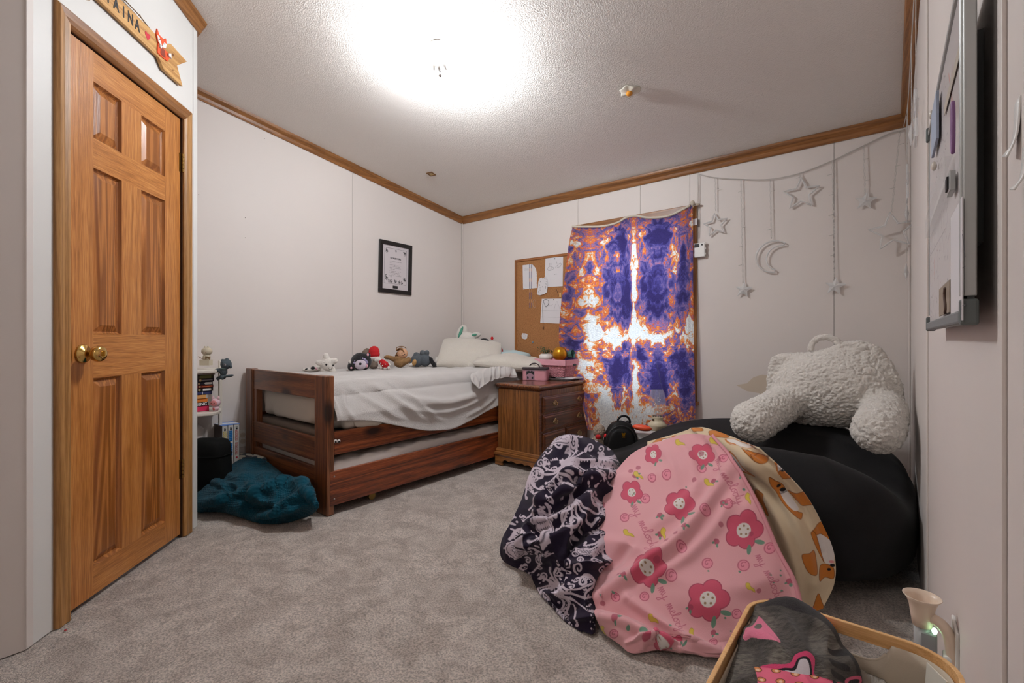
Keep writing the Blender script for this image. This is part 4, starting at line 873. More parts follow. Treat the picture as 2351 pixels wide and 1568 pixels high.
def moon_frame(c, R, ax, up, r=0.004):
    o = [(R*math.cos(t), R*math.sin(t)) for t in np.linspace(math.radians(70), math.radians(290), 26)]
    i = [(R*0.42+R*0.80*math.cos(t), R*0.80*math.sin(t)) for t in np.linspace(math.radians(264), math.radians(96), 22)]
    return tube([np.array(c)+np.array(ax)*x+np.array(up)*y for x, y in o+i], r, 6, closed=True)
def drop_cord(p0, p1, ax, seed):
    P = []; n = max(6, int(np.linalg.norm(np.array(p0)-p1)/0.02)); rnd = random.Random(seed)
    A_ = [np.array(p0)+(np.array(p1)-p0)*k/n+np.array(ax)*0.004*math.sin(k*1.7+seed) for k in range(n+1)]
    B_ = [np.array(p0)+(np.array(p1)-p0)*k/n-np.array(ax)*0.004*math.sin(k*1.7+seed) for k in range(n+1)]
    P += [tube(A_, 0.0013, 5), tube(B_, 0.0013, 5)]
    for k in range(4, n-1, 6):
        s = 1 if rnd.random() > 0.5 else -1; q = A_[k]; P.append(tube([q, q+np.array(ax)*s*0.022+np.array((0, 0, 0.003*s))], 0.0018, 5))
    return join(*P)
YL = YW2-0.022
sl_ = thing('string_lights', 'clear star and moon string lights draped along the wall right of the window', 'string lights', tuple(onY(1603, 398, YL)))
main = smoothpts([(1603, 398), (1612, 401), (1641, 407), (1701, 411), (1768, 411), (1836, 397), (1911, 368), (1982, 334), (2040, 307), (2062, 301), (2078, 296)], 80)
obj('main_cord', join(tube([onY(a, b, YL+0.012) for a, b in main], 0.0016, 6), tube([onY(a, b+1.5, YL+0.008) for a, b in main], 0.0014, 6)), CORD, sl_, smooth=True)
obj('lead_cord', join(tube([onY(a, b, YL+0.012) for a, b in ((1603, 398), (1601, 430), (1600, 500), (1600, 548))], 0.0016, 6), tube([onY(a, b, YL+0.012) for a, b in ((1606, 399), (1605, 430), (1605, 500), (1604, 548))], 0.0014, 6)), CORD, sl_, smooth=True)
X_, Z_ = (1, 0, 0), (0, 0, 1)
drops = [(1642, 407, 1643, 484, 'sf', .080, (1643, 516)), (1701, 411, 1706, 650, 'ss', .055, (1707, 665)), (1768, 411, 1771, 548, 'mf', .105, (1776, 589)), (1836, 397, 1837, 412, 'sf', .098, (1839, 445)),
         (1911, 368, 1916, 640, 'ss', .055, (1917, 657)), (1983, 334, 1986, 448, 'ss', .055, (1987, 461)), (2066, 300, 2047, 488, 'sf', .105, (2049, 531))]
for k, (x0, y0, x1, y1, kd, R, (cx_, cy_)) in enumerate(drops):
    yl = YL if k < 6 else YL-0.05
    dc = obj('drop_cord', drop_cord(onY(x0, y0, YL), onY(x1, y1, yl), X_, k), CORD, sl_, smooth=True)
    cpt = onY(cx_, cy_, yl)
    if kd == 'sf': obj('star', star_frame(cpt, R, X_, Z_, 0.0058, rot=0.10 if k != 3 else -0.02), CLR, dc, smooth=False)
    elif kd == 'ss': obj('star', star_solid(cpt, R, X_, Z_, (0, -1, 0), rot=-0.15), CLR, dc)
    else: obj('moon', xf(moon_frame((0, 0, 0), R*0.95, X_, Z_, 0.005), T(*cpt)@Ry(18)), CLR, dc, smooth=True)
# the rest hangs bunched in the corner and along the right wall
Xs = XW3-0.02
for k, (y0, z0, z1, R, kd) in enumerate(((3.18, 2.08, 1.60, .055, 'ss'), (3.26, 2.08, 1.30, .055, 'ss'), (3.05, 2.10, 1.72, .10, 'sf'), (2.55, 2.18, 1.80, .055, 'ss'), (2.15, 2.24, 1.72, .10, 'sf'), (1.8, 2.29, 2.0, .06, 'ss'))):
    dc = obj('drop_cord', drop_cord((Xs, y0, z0+0.03), (Xs, y0, z1+R), (0, 1, 0), k+20), CORD, sl_, smooth=True)
    obj('star', star_frame((Xs, y0, z1), R, (0, 1, 0), Z_, 0.0045) if kd == 'sf' else star_solid((Xs, y0, z1), R, (0, 1, 0), Z_, (1, 0, 0)), CLR, dc)
obj('main_cord', tube(smoothpts([(XW3-0.03, 3.30, 2.10), (Xs, 3.1, 2.12), (Xs, 2.8, 2.13), (Xs, 2.5, 2.19), (Xs, 2.1, 2.25), (Xs, 1.7, 2.32)], 30), 0.002, 6), CORD, sl_, smooth=True)
bx = thing('battery_box', 'white plastic battery box of the string lights hanging beside the window trim', 'battery box', tuple(onY(1606, 570, YL)))
p = onY(1606, 571, YW2-0.03)
obj('case', box(p[0]-0.036, p[0]+0.036, YW2-0.034, YW2-0.010, p[2]-0.058, p[2]+0.040), WPL, bx, bevel=0.004)
obj('switch_panel', box(p[0]-0.032, p[0]-0.002, YW2-0.0355, YW2-0.034, p[2]+0.010, p[2]+0.034), mat('ink', S(30, 28, 30), 0.6), bx)
obj('button', xf(cyl(0.006, 0, 0.003, 16), T(p[0]+0.018, YW2-0.034, p[2]+0.026)@Rx(90)), mat('ink', S(30, 28, 30), 0.6), bx)
for s in (-1, 1):
    for z in (-0.038, 0.0, 0.034): obj('side_clip', box(p[0]+s*0.036-0.005, p[0]+s*0.036+0.005, YW2-0.03, YW2-0.016, p[2]+z-0.008, p[2]+z+0.008), WPL, bx, bevel=0.002)

# ================================================================== FRAMED PRINT ON THE LEFT WALL
XF_ = XW1+0.0005
fr = thing('framed_print', 'black framed black and white print with small text on the left wall', 'picture', (XF_, 2.53, 1.57))
q = [onX(873, 548, XW1+0.012), onX(946.5, 565.5, XW1+0.012), onX(943, 678.5, XW1+0.012), onX(867.5, 669, XW1+0.012)]
ang = 0.0; Y0_, Y1_ = (q[0][1]+q[3][1])/2, (q[1][1]+q[2][1])/2; Z0_, Z1_ = (q[2][2]+q[3][2])/2, (q[0][2]+q[1][2])/2
fb = mat('black_frame', S(22, 19, 18), 0.35)
fw = 0.034
Mf = T(XF_, (Y0_+Y1_)/2, (Z0_+Z1_)/2)@Rx(-1.2)
W2_, H2_ = (Y1_-Y0_)/2, (Z1_-Z0_)/2
for a in ((-W2_, W2_, H2_-fw, H2_), (-W2_, W2_, -H2_, -H2_+fw), (-W2_, -W2_+fw, -H2_+fw, H2_-fw), (W2_-fw, W2_, -H2_+fw, H2_-fw)):
    obj('frame', xf(box(0, 0.020, a[0], a[1], a[2], a[3]), Mf), fb, fr, bevel=0.002)
pg = obj('print', xf(box(0.001, 0.008, -W2_+fw, W2_-fw, -H2_+fw, H2_-fw), Mf), mat('print_paper', S(206, 198, 200), 0.4), fr)
def pl(y, z): return (0.0084, y, z)
iw, ih = W2_-fw, H2_-fw; L_ = []
bw, b0_, b1_ = iw-0.022, -ih+0.05, ih-0.025
for a, b in (((-bw, b0_), (bw, b0_)), ((bw, b0_), (bw, b1_)), ((bw, b1_), (-bw, b1_)), ((-bw, b1_), (-bw, b0_))): L_.append(tube([pl(*a), pl(*b)], 0.0007, 4))
rs = random.Random(4)
for cy_, cz_, n_, sp in ((-bw+.02, b1_-.025, 26, .014), (bw-.02, b1_-.025, 26, .014), (0, b1_-.02, 10, .012), (-bw+.02, b0_+.05, 26, .016), (bw-.02, b0_+.05, 26, .016), (-.04, b0_+.02, 18, .014), (.04, b0_+.02, 18, .014), (0, b0_+.022, 18, .012), (-.07, b0_+.018, 12, .012), (.07, b0_+.018, 12, .012)):
    for _ in range(n_):
        a = rs.uniform(0, 6.28); r0 = rs.uniform(0, sp); y, z = cy_+r0*math.cos(a)*1.1, cz_+r0*math.sin(a)*1.5
        if abs(y) > bw-.003 or z < b0_+.003 or z > b1_-.003: continue
        L_.append(tube([pl(y, z), pl(y+.005*math.cos(a+1), z+.005*math.sin(a+1)), pl(y+.006*math.cos(a+2.4), z+.009*math.sin(a+2.4))], 0.0012, 4))
obj('ornament', xf(join(*L_), Mf), INK, pg, kind='stuff')
Mt = Mf@Matrix(((0, 0, 1, 0.0083), (1, 0, 0, 0), (0, 1, 0, 0), (0, 0, 0, 1)))
rs2 = random.Random(9); wd2 = []
for r_, (n_, ) in enumerate(((30,), (5,), (28,), (27,), (28,), (14,), (28,), (24,), (25,), (29,), (6,))):
    x = -0.062; z = 0.052-0.0125*r_-(0.006 if r_ > 1 else 0)-(0.005 if r_ > 5 else 0)
    for c_ in range(n_):
        if rs2.random() < 0.2: x += 0.0042; continue
        wd2.append(xf(prism([(0, 0), (0.0012, 0), (0.0012, 0.0045), (0.0034, 0.0045), (0.0034, 0.0033), (0.002, 0.0033)] if c_ % 2 else [(0, 0), (0.0030, 0), (0.0030, 0.0012), (0.0012, 0.0030), (0, 0.0030)], 0.0004), T(x, z, 0))); x += 0.0043
obj('small_print', xf(join(*wd2), Mt), INK, pg, kind='stuff')
obj('heading', xf(xf(text('DOIRE VORE', 0.020, bold=0.0004), T(0, 0.082, 0)), Mt), INK, pg)
obj('caption_plate', xf(box(0.0078, 0.0092, -0.026, 0.026, -ih+0.010, -ih+0.034), Mf), INK, pg)

# ================================================================== SIGN OVER THE CLOSET DOOR
SG = wood('sign_pine', [S(168, 118, 62), S(206, 158, 96), S(222, 178, 118)], 'X', 1.3, rough=0.6, coat=0.0)
sg = thing('name_sign', 'long wooden arrow sign with black painted letters and a red heart above the closet door', 'sign', (OD[0], OD[1], 0), AD, local=True)
poly = [(-0.10, 2.205), (0.02, 2.285), (0.008, 2.250), (0.47, 2.250), (0.545, 2.258), (0.571, 2.276), (0.695, 2.269), (0.617, 2.205), (0.660, 2.131), (0.521, 2.130), (0.486, 2.164), (0.10, 2.168), (0.112, 2.138)]
obj('board', xf(prism(poly, 0.014), T(0, -0.006, 0)@Rx(90)), SG, sg, bevel=0.0015)
obj('letters', join(*[xf(text(ch, 0.060, 0.0006, bold=0.0016), T(x, -0.0205, 2.210)@Rx(90)@Sc(0.70, 1, 1)) for ch, x in zip('TAINA', (0.194, 0.234, 0.273, 0.311, 0.350))]), INK, sg, label='black painted letters')
hp = [(0.0165*math.sin(t)**3, (13*math.cos(t)-5*math.cos(2*t)-2*math.cos(3*t)-math.cos(4*t))/1000*1.15) for t in np.linspace(0, 2*math.pi, 30)[:-1]]
obj('heart', xf(prism(hp, 0.001), T(0.412, -0.020, 2.208)@Rx(90)), mat('heart_red', S(206, 44, 62), 0.6), sg)
TW = mat('twine', S(150, 128, 104), 0.9)
obj('twine', join(tube([(0.02, -0.012, 2.25), (0.15, -0.01, 2.262), (0.294, -0.008, 2.274), (0.378, -0.010, 2.270), (0.462, -0.014, 2.246)], 0.0018, 6), tube([(0.294, -0.012, 2.272), (0.378, -0.015, 2.266), (0.450, -0.018, 2.246)], 0.0016, 6), xf(ell(0.005, 0.004, 0.004, 10, 6), T(0.294, -0.010, 2.272)), xf(ell(0.005, 0.004, 0.004, 10, 6), T(0.378, -0.012, 2.269))), TW, sg, smooth=True)
OR_ = mat('fox_orange', S(232, 84, 36), 0.5); FWm = mat('fox_white', S(232, 230, 228), 0.5); BR_ = mat('fox_brown', S(140, 54, 34), 0.5)
fx = obj('fox', xf(join(prism([(-0.040, 0.040), (-0.034, 0.064), (-0.020, 0.046), (0.012, 0.046), (0.026, 0.060), (0.030, 0.036), (0.024, 0.014), (-0.004, 0.000), (-0.030, 0.012)], 0.006, 0), prism([(-0.028, 0.005), (0.010, 0.005), (0.046, 0.006), (0.052, -0.012), (0.040, -0.034), (-0.004, -0.038), (-0.030, -0.036)], 0.005, 0)), T(0.500, -0.020, 2.212)@Rx(90)), OR_, sg, bevel=0.001, label='painted wooden fox figure')
obj('fox_face', xf(join(prism([(-0.037, 0.036), (-0.022, 0.036), (-0.008, 0.012), (-0.004, 0.003), (-0.028, 0.012)], 0.001), prism([(0.028, 0.034), (0.012, 0.034), (-0.002, 0.012), (-0.004, 0.003), (0.022, 0.014)], 0.001), prism([(0.034, 0.000), (0.052, 0.010), (0.056, -0.012), (0.046, -0.006), (0.044, -0.014), (0.036, -0.008)], 0.0055), prism([(-0.024, 0.002), (-0.012, 0.002), (-0.014, -0.010), (-0.022, -0.008)], 0.0055)), T(0.500, -0.0262, 2.212)@Rx(90)), FWm, fx)
obj('fox_eyes', xf(join(*[xf(cyl(0.0022, 0, 0.0008, 12), T(a, b, 0)) for a, b in ((-0.021, 0.026), (0.012, 0.026), (-0.005, 0.008))]), T(0.500, -0.0275, 2.212)@Rx(90)), INK, fx)
obj('fox_belly', xf(prism([(-0.010, 0.002), (0.016, 0.002), (0.022, -0.030), (0.000, -0.034), (-0.012, -0.028)], 0.0055), T(0.500, -0.0205, 2.212)@Rx(90)), BR_, fx)
obj('knots', xf(join(*[xf(cyl(r_, 0, 0.0006, 14), T(a, b, 0)) for a, b, r_ in ((0.585, 2.235, 0.006), (0.568, 2.222, 0.003), (0.585, 2.165, 0.003))]), T(0, -0.0200, 0)@Rx(90)), mat('knot_brown', S(120, 74, 38), 0.7), sg)
# ================================================================== WHITE CORNER SHELF WITH BOOKS
WM = mat('shelf_white', S(220, 212, 200), 0.4, var=(6, 0.04))
sh_ = thing('corner_shelf', 'narrow white tiered shelf beside the closet corner', 'shelf', (-3.26, 0.98, 0))
def dshelf(z):
    p = [(-3.372, 0.83), (-3.15, 0.83)]+[(-3.372+0.262*math.cos(t)*1.0, 0.99+0.115*math.sin(t)) for t in np.linspace(0, math.pi/2, 12)]+[(-3.372, 1.105)]
    return prism(p, 0.020, z)
for z in (0.738, 0.486, 0.10): obj('shelf', dshelf(z), WM, sh_, bevel=0.005)
for (x, y) in ((-3.295, 1.098), (-3.16, 0.835)): obj('post', box(x-0.011, x+0.011, y-0.004, y+0.014, 0, 0.805), WM, sh_, bevel=0.003)
XB = -3.195
books = [ # y_top, y_bottom, x_right, colour, kind words
 (930.9, 937.2, 480, S(214, 44, 92), 'hot pink paperback at the bottom of the shelf stack', 0),
 (922.8, 930.9, 478, S(24, 20, 22), 'black paperback with big white letters lying on the hot pink one', 1),
 (914.4, 922.8, 477, S(222, 124, 44), 'deep orange paperback lying over the black lettered one', 0),
 (905.6, 913.6, 473, S(228, 166, 96), 'pale orange paperback in the lower half of the stack', 2),
 (897.5, 905.0, 487, S(48, 56, 104), 'blue paperback with pale stripes in the middle of the stack', 3),
 (889.2, 897.0, 490, S(26, 24, 20), 'black paperback with a white label on its spine', 4),
 (882.5, 888.9, 490, S(124, 40, 26), 'brick red paperback with orange spine lettering', 5),
 (875.8, 882.0, 489, S(34, 32, 60), 'navy paperback with a white tag sticking over its spine', 6),
 (867.7, 875.4, 492, S(40, 26, 36), 'dark plum paperback with a small round emblem', 7),
 (860.4, 867.4, 491, S(62, 52, 26), 'olive and black paperback near the top of the stack', 8),
 (853.2, 860.0, 494, S(150, 132, 122), 'grey brown paperback on top of the shelf stack', 9)]
WHT = mat('print_white', S(232, 230, 226), 0.5)
zprev = 0.506
for i, (yt, yb, xr, col, lab, sp_) in enumerate(books):
    p = onX(xr, yb, XB); ztop = onX(xr, yt, XB)[2]; z0 = zprev+0.0004; z1 = ztop if ztop > z0+0.008 else z0+0.016; zprev = z1
    bkk = thing('book', lab, 'book', (XB, p[1], z0), group='books stacked on the white shelf')
    jt = 0.002*((i*7) % 3)
    obj('cover', join(box(XB-0.13, XB-jt, 0.85, p[1], z0, z0+0.0015), box(XB-0.13, XB-jt, 0.85, p[1], z1-0.0015, z1), box(XB-jt-0.0015, XB-jt, 0.85, p[1], z0, z1)), mat('book_%d' % i, col, 0.4), bkk)
    obj('pages', box(XB-0.127, XB-jt-0.0015, 0.853, p[1]-0.003, z0+0.0015, z1-0.0015), mat('pages', S(206, 196, 176), 0.9), bkk)
    h_ = z1-z0; zc = (z0+z1)/2; fx_ = XB-jt+0.0006
    MT = Matrix(((0, 0, 1, fx_), (1, 0, 0, 0), (0, 1, 0, 0), (0, 0, 0, 1)))
    if sp_ == 1: obj('lettering', xf(text('RGENC', h_*1.15, 0.0003, bold=0.0006), MT@T(p[1]-0.045, zc, 0)@Sc(0.95, 1, 1)), WHT, bkk)
    if sp_ in (5, 7, 6, 4): obj('emblem', xf(cyl(h_*0.33, 0, 0.0005, 16), MT@T(p[1]-0.073, zc, 0)), mat('emblem_tan', S(206, 178, 130), 0.5), bkk)
    if sp_ in (5,): obj('title_bar', xf(box(-0.03, 0.022, -h_*0.14, h_*0.14, 0, 0.0005), MT@T(p[1]-0.030, zc, 0)), mat('emblem_orange', S(216, 110, 60), 0.5), bkk)
    if sp_ == 4: obj('label', xf(box(-0.022, 0.022, -h_*0.34, h_*0.34, 0, 0.0005), MT@T(p[1]-0.033, zc, 0)), WHT, bkk)
    if sp_ == 6: obj('tag', xf(prism([(-0.02, 0), (-0.014, h_*0.35), (0.022, h_*0.38), (0.022, -h_*0.38), (-0.014, -h_*0.35)], 0.0006), MT@T(p[1]-0.026, zc, 0)), WHT, bkk)
    if sp_ == 3: obj('stripe', xf(box(-0.0015, 0.0015, -h_*0.48, h_*0.48, 0, 0.0005), MT@T(p[1]-0.050, zc, 0)), WHT, bkk)
    if sp_ == 7: obj('title_bar', xf(box(-0.035, 0.02, -h_*0.07, h_*0.07, 0, 0.0005), MT@T(p[1]-0.028, zc, 0)), mat('grey_print', S(150, 146, 150), 0.5), bkk)
    if sp_ == 8: obj('colour_patch', xf(box(-0.03, 0.03, -h_*0.45, h_*0.45, 0, 0.0005), MT@T(p[1]-0.045, zc, 0)), mat('olive_print', S(100, 98, 40), 0.5), bkk)
    if sp_ == 9: obj('title_bar', xf(box(-0.06, 0.0, -h_*0.12, h_*0.12, 0, 0.0005), MT@T(p[1]-0.006, zc, 0)), mat('rust_print', S(120, 70, 56), 0.5), bkk)

# generic toy helper: parts are written in a frame facing the camera's side of the room, units = 1/1060 m per metre of distance
class Toy:
    def __init__(s, name, label, cat, p, group=None, turn=0):
        s.k = np.linalg.norm(np.array(p)[:2]-CAMP[:2])/FPX*1.0; s.p = p
        f = np.array((-sy, cy)); s.k = (np.array(p)[:2]@f)/FPX
        s.e = thing(name, label, cat, tuple(p), YAW+math.radians(turn), group=group, local=True)
    def E(s, x, z, rx, rz, ry=None, y=0, rot=0, nu=20, nv=12):
        k = s.k; ry = rx if ry is None else ry
        return xf(ell(rx*k, ry*k, rz*k, nu, nv), T(x*k, y*k, z*k)@Ry(rot))
    def soft(s, name, parts, m, voxel=1.1, smooth=4, amp=0.35, freq=0.55, parent=None, **kw):
        V, F = fluffy(parts, voxel*s.k, smooth, amp*s.k, freq/s.k, seed=len(name))
        return obj(name, (V, F), m, parent or s.e, smooth=True, **kw)
    def hard(s, name, vf, m, parent=None, smooth=True, **kw): return obj(name, vf, m, parent or s.e, smooth=smooth, **kw)
    def line(s, pts, r, y=0): return tube([(x*s.k, (y if np.isscalar(y) else y[i])*s.k, z*s.k) for i, (x, z) in enumerate(pts)], r*s.k, 6)
BLK = mat('plush_black', S(22, 20, 24), 0.95, sheen=0.3, bump=(260, 0.5, 0.003)); WHP = mat('plush_white', S(222, 216, 208), 0.95, sheen=0.4, bump=(230, 0.7, 0.004))
EYE = mat('ink', S(30, 28, 30), 0.6); PKP = mat('plush_pink', S(222, 166, 180), 0.9); REDP = mat('plush_red', S(188, 24, 30), 0.85, bump=(200, 0.4, 0.003))

# figurine on the shelf top
t = Toy('baby_figurine', 'beige round-headed figurine sitting behind a cream box on top of the white shelf', 'figurine', atD(474.5, 838.5, 2.79))
FB = mat('figurine_beige', S(196, 184, 160), 0.5)
t.hard('head', t.E(0.5, 32, 11, 9.5), FB); t.hard('body', t.E(0, 18, 8, 9), FB)
t.hard('box', xf(box(-11, 11, -9, 5, 0, 13), Sc(t.k, t.k, t.k)), mat('cream_box', S(206, 196, 172), 0.5), smooth=False, bevel=0.001)
t.hard('box_flaps', xf(join(hexa([(-13, -10, 20), (-3, -10, 14), (-13, -8, 20), (-3, -8, 14), (-13, -10, 21), (-3, -10, 15), (-13, -8, 21), (-3, -8, 15)]), hexa([(3, -10, 14), (13, -10, 20), (3, -8, 14), (13, -8, 20), (3, -10, 21), (13, -10, 13), (3, -8, 21), (13, -8, 13)])), Sc(t.k, t.k, t.k)), mat('box_brown', S(140, 114, 80), 0.6), smooth=False)
t.hard('topknots', join(t.E(-4, 42, 2.2, 2), t.E(3, 42, 2.2, 2)), FB)
t.hard('eyes', join(t.E(-4, 29, 1.2, 1.5, 1, y=-9.7), t.E(4.5, 29, 1.2, 1.5, 1, y=-9.7)), mat('rust_print', S(120, 70, 56), 0.5))
# grey plush hugging the post
t = Toy('grey_plush', 'dark grey round-eared plush animal clinging to the shelf post', 'plush toy', atD(517, 872, 2.80))
GP = mat('plush_grey', S(74, 84, 90), 0.9, bump=(240, 0.5, 0.003))
t.soft('body', [t.E(2, 36, 11.5, 12), t.E(-6, 44, 4, 4), t.E(4, 46, 4, 4), t.E(-4, 19, 8, 10), t.E(-13, 22, 11, 4.5), t.E(-6, 6, 7, 6), t.E(-16, 3, 4, 5), t.E(9, 9, 10, 3, rot=-10), t.E(12, 30, 4, 4)], GP)
t.hard('eye', t.E(6, 35, 2.6, 3.2, 1.2, y=-10.5), mat('grey_print', S(150, 146, 150), 0.5)); t.hard('pupil', t.E(6.3, 35, 1.3, 1.8, 1.2, y=-11.2), EYE)
t.hard('nose', t.E(13, 31, 1.5, 1.5, 1.5, y=-5), EYE)
t.hard('scarf', t.E(-2, 26, 8.5, 2.4), mat('scarf_mint', S(130, 158, 156), 0.9))
# pink rabbit figure on the lower shelf
t = Toy('rabbit_figurine', 'small pink rabbit-hooded figurine standing beside the stacked books', 'figurine', (-3.150, 1.030, 0.507))
PF = mat('figurine_pink', S(226, 190, 198), 0.4)
t.hard('head', t.E(0, 19, 10, 9.5), PF); t.hard('ears', join(t.E(-6, 30, 2.8, 5), t.E(6, 30, 2.8, 5, rot=10)), PF); t.hard('body', t.E(0, 6, 7, 7), PF)
t.hard('face', t.E(0, 18.5, 7.6, 6.8, 3, y=-7.4), mat('face_pink', S(222, 140, 140), 0.5)); t.hard('eyes', join(t.E(-3.6, 19, 1.2, 1.2, 1, y=-10.3), t.E(3.2, 19, 1.2, 1.2, 1, y=-10.3)), mat('rust_print', S(120, 70, 56), 0.5))
t.hard('bow', t.E(0, 5, 2, 3, 1.5, y=-6.6), mat('bow_red', S(206, 70, 56), 0.5))
# boxed set of three tall white volumes
bs0, bs1, bz0, bz1 = onX(509.5, 1000, -3.25)[1], onX(550, 1000, -3.25)[1], 0.135, 0.392
bst = [('white volume with yellow vertical lettering in the boxed set', S(214, 190, 40)), ('white volume with bold blue vertical lettering in the boxed set', S(24, 104, 168)), ('white volume with pinkish red vertical lettering in the boxed set', S(204, 96, 92))]
cr_ = thing('low_crate', 'dark brown wooden crate holding the boxed volumes by the wall outlet', 'crate', (-3.3, 1.15, 0))
obj('crate_box', join(box(-3.38, -3.22, 1.085, 1.24, 0.115, 0.133), box(-3.38, -3.37, 1.085, 1.24, 0, 0.115), box(-3.232, -3.22, 1.085, 1.24, 0.0, 0.115)), mat('crate_brown', S(84, 52, 38), 0.6), cr_, bevel=0.002)
dW = (bs1-bs0)/3
for k in range(3):
    y0 = bs0+dW*k+0.0007; y1 = y0+dW-0.0014
    v = thing('tall_book', bst[k][0], 'book', (-3.25, y0, bz0), group='tall white volumes beside the bed')
    obj('cover', join(box(-3.37, -3.250, y0, y0+0.0015, bz0, bz1), box(-3.37, -3.250, y1-0.0015, y1, bz0, bz1), box(-3.2515, -3.250, y0, y1, bz0, bz1)), mat('volume_white', S(214, 212, 206), 0.4), v)
    obj('pages', box(-3.368, -3.252, y0+0.0015, y1-0.0015, bz0+0.002, bz1-0.004), mat('pages', S(206, 196, 176), 0.9), v)
    MT = Matrix(((0, 0, 1, -3.2494), (1, 0, 0, (y0+y1)/2), (0, 1, 0, 0), (0, 0, 0, 1)))
    cm = mat('vol_col_%d' % k, bst[k][1], 0.5)
    lt = []
    for j in range(14):
        if j == 6: continue
        z = bz1-0.040-0.0115*j; lt.append(xf(join(box(-0.009, 0.009, -0.0045, -0.0026, 0, 0.0005), box(-0.009, 0.009, 0.0026, 0.0045, 0, 0.0005), box(-0.009, -0.0065, -0.0045, 0.0045, 0, 0.0005), box(0.0065 if j % 3 else -0.001, 0.009 if j % 3 else 0.0015, -0.0045, 0.0045, 0, 0.0005)) if k != 1 else box(-0.010, 0.010, -0.0052, 0.0052, 0, 0.0005), MT@T(0, z, 0)))
    obj('vertical_lettering', join(*lt), cm, v)
    obj('logo', xf(join(box(-0.005, 0.005, -0.012, 0.0, 0, 0.0005), box(-0.005, -0.002, 0.002, 0.008, 0, 0.0005), box(0.001, 0.004, 0.002, 0.008, 0, 0.0005)), MT@T(0, bz1-0.020, 0)), INK, v)
    obj('volume_dots', join(xf(cyl(0.006, 0, 0.0006, 16), MT@T(0, bz1-0.212, 0))), mat('dot_red', S(190, 50, 60), 0.5), v)
bxs = thing('book_slipcase', 'blue topped slipcase lid lying over the three tall white volumes', 'slipcase', (-3.3, (bs0+bs1)/2, bz1))
obj('case_top', box(-3.372, -3.248, bs0-0.002, bs1+0.002, bz1+0.0004, bz1+0.0035), mat('case_blue', S(96, 136, 206), 0.4), bxs)
obj('case_stripe', xf(prism([(-3.37, bs0), (-3.34, bs0), (-3.26, bs1), (-3.30, bs1)], 0.0006, bz1+0.0036), T()), WHT, bxs)
obj('case_side', box(-3.372, -3.252, bs0-0.004, bs0-0.002, bz0, bz1), mat('case_brown', S(96, 80, 74), 0.5), bxs)
gc = thing('green_clip', 'green oval clip hanging in front of the white volume with yellow lettering', 'clip', (-3.235, bs0+0.01, 0.2))
obj('ring', tube([(-3.238, bs0+0.024+0.009*math.cos(t), 0.215+0.028*math.sin(t)) for t in np.linspace(0, 6.28, 24)[:-1]], 0.003, 6, closed=True), mat('clip_green', S(30, 128, 88), 0.4), gc, smooth=True)
gc.location = (-3.238, bs0+0.024, 0.187); gc.location = (-3.235, bs0+0.01, 0.2)
# white thing at the wall edge behind the bin
wj = thing('white_jar', 'round white jar mostly hidden behind the closet corner and black bin', 'jar', (-3.30, 0.90, 0.12))
obj('jar', xf(lathe([(0.05, 0), (0.075, 0.03), (0.082, 0.16), (0.075, 0.27), (0.05, 0.30)], 28), T(-3.285, 0.93, 0.122)), mat('white_ceramic', S(222, 216, 212), 0.3), wj, smooth=True)
# wall outlet by the bed
ot = thing('wall_outlet', 'white double wall outlet between the tall volumes and the bed post', 'outlet', (XW1, 1.262, 0.25))
oy, oz = 1.268, 0.270
obj('plate', box(XW1, XW1+0.005, oy-0.036, oy+0.036, oz-0.058, oz+0.058), WPL, ot, bevel=0.002)
for dz_ in (-0.021, 0.021):
    f_ = obj('socket_face', xf(cyl(0.017, 0.005, 0.0065, 20), T(XW1, oy, oz+dz_)@Ry(90)), mat('outlet_cream', S(206, 198, 186), 0.4), ot)
    obj('slots', join(*[box(XW1+0.0065, XW1+0.0069, oy+s-0.001, oy+s+0.001, oz+dz_-0.004, oz+dz_+0.005) for s in (-0.006, 0.006)]), INK, f_)
# black bin
bn = thing('black_bin', 'black fabric bin with rounded top edges standing by the closet corner', 'bin', tuple(np.append(atD(478, 1010, 2.72)[:2], 0)), YAW, local=True)
n = 26; outl = []
for i in range(40):
    t = i/39; outl.append(t)
BNM = mat('bin_black', S(9, 10, 9), 0.85, bump=(220, 0.3, 0.002), spec=0.2)
rows_ = []
for z, ww, dd_ in ((0.0, .112, .06), (0.004, .118, .066), (0.15, .118, .070), (0.28, .112, .070), (0.325, .107, .066), (0.345, .095, .056), (0.352, .075, .044), (0.350, .0, .0)):
    rows_.append([(sgnpow(np.array(math.cos(a)), .35)*ww, sgnpow(np.array(math.sin(a)), .5)*dd_, z) for a in np.linspace(0, 2*math.pi, 48, endpoint=False)])
obj('body', grid(np.array(rows_, float), wrap=True), BNM, bn, smooth=True)
obj('top_seam', tube([(float(sgnpow(np.array(math.cos(a)), .35))*.117, float(sgnpow(np.array(math.sin(a)), .5))*.071, 0.262) for a in np.linspace(0, 2*math.pi, 60)[:-1]], 0.0025, 6, closed=True), BNM, bn, smooth=True)

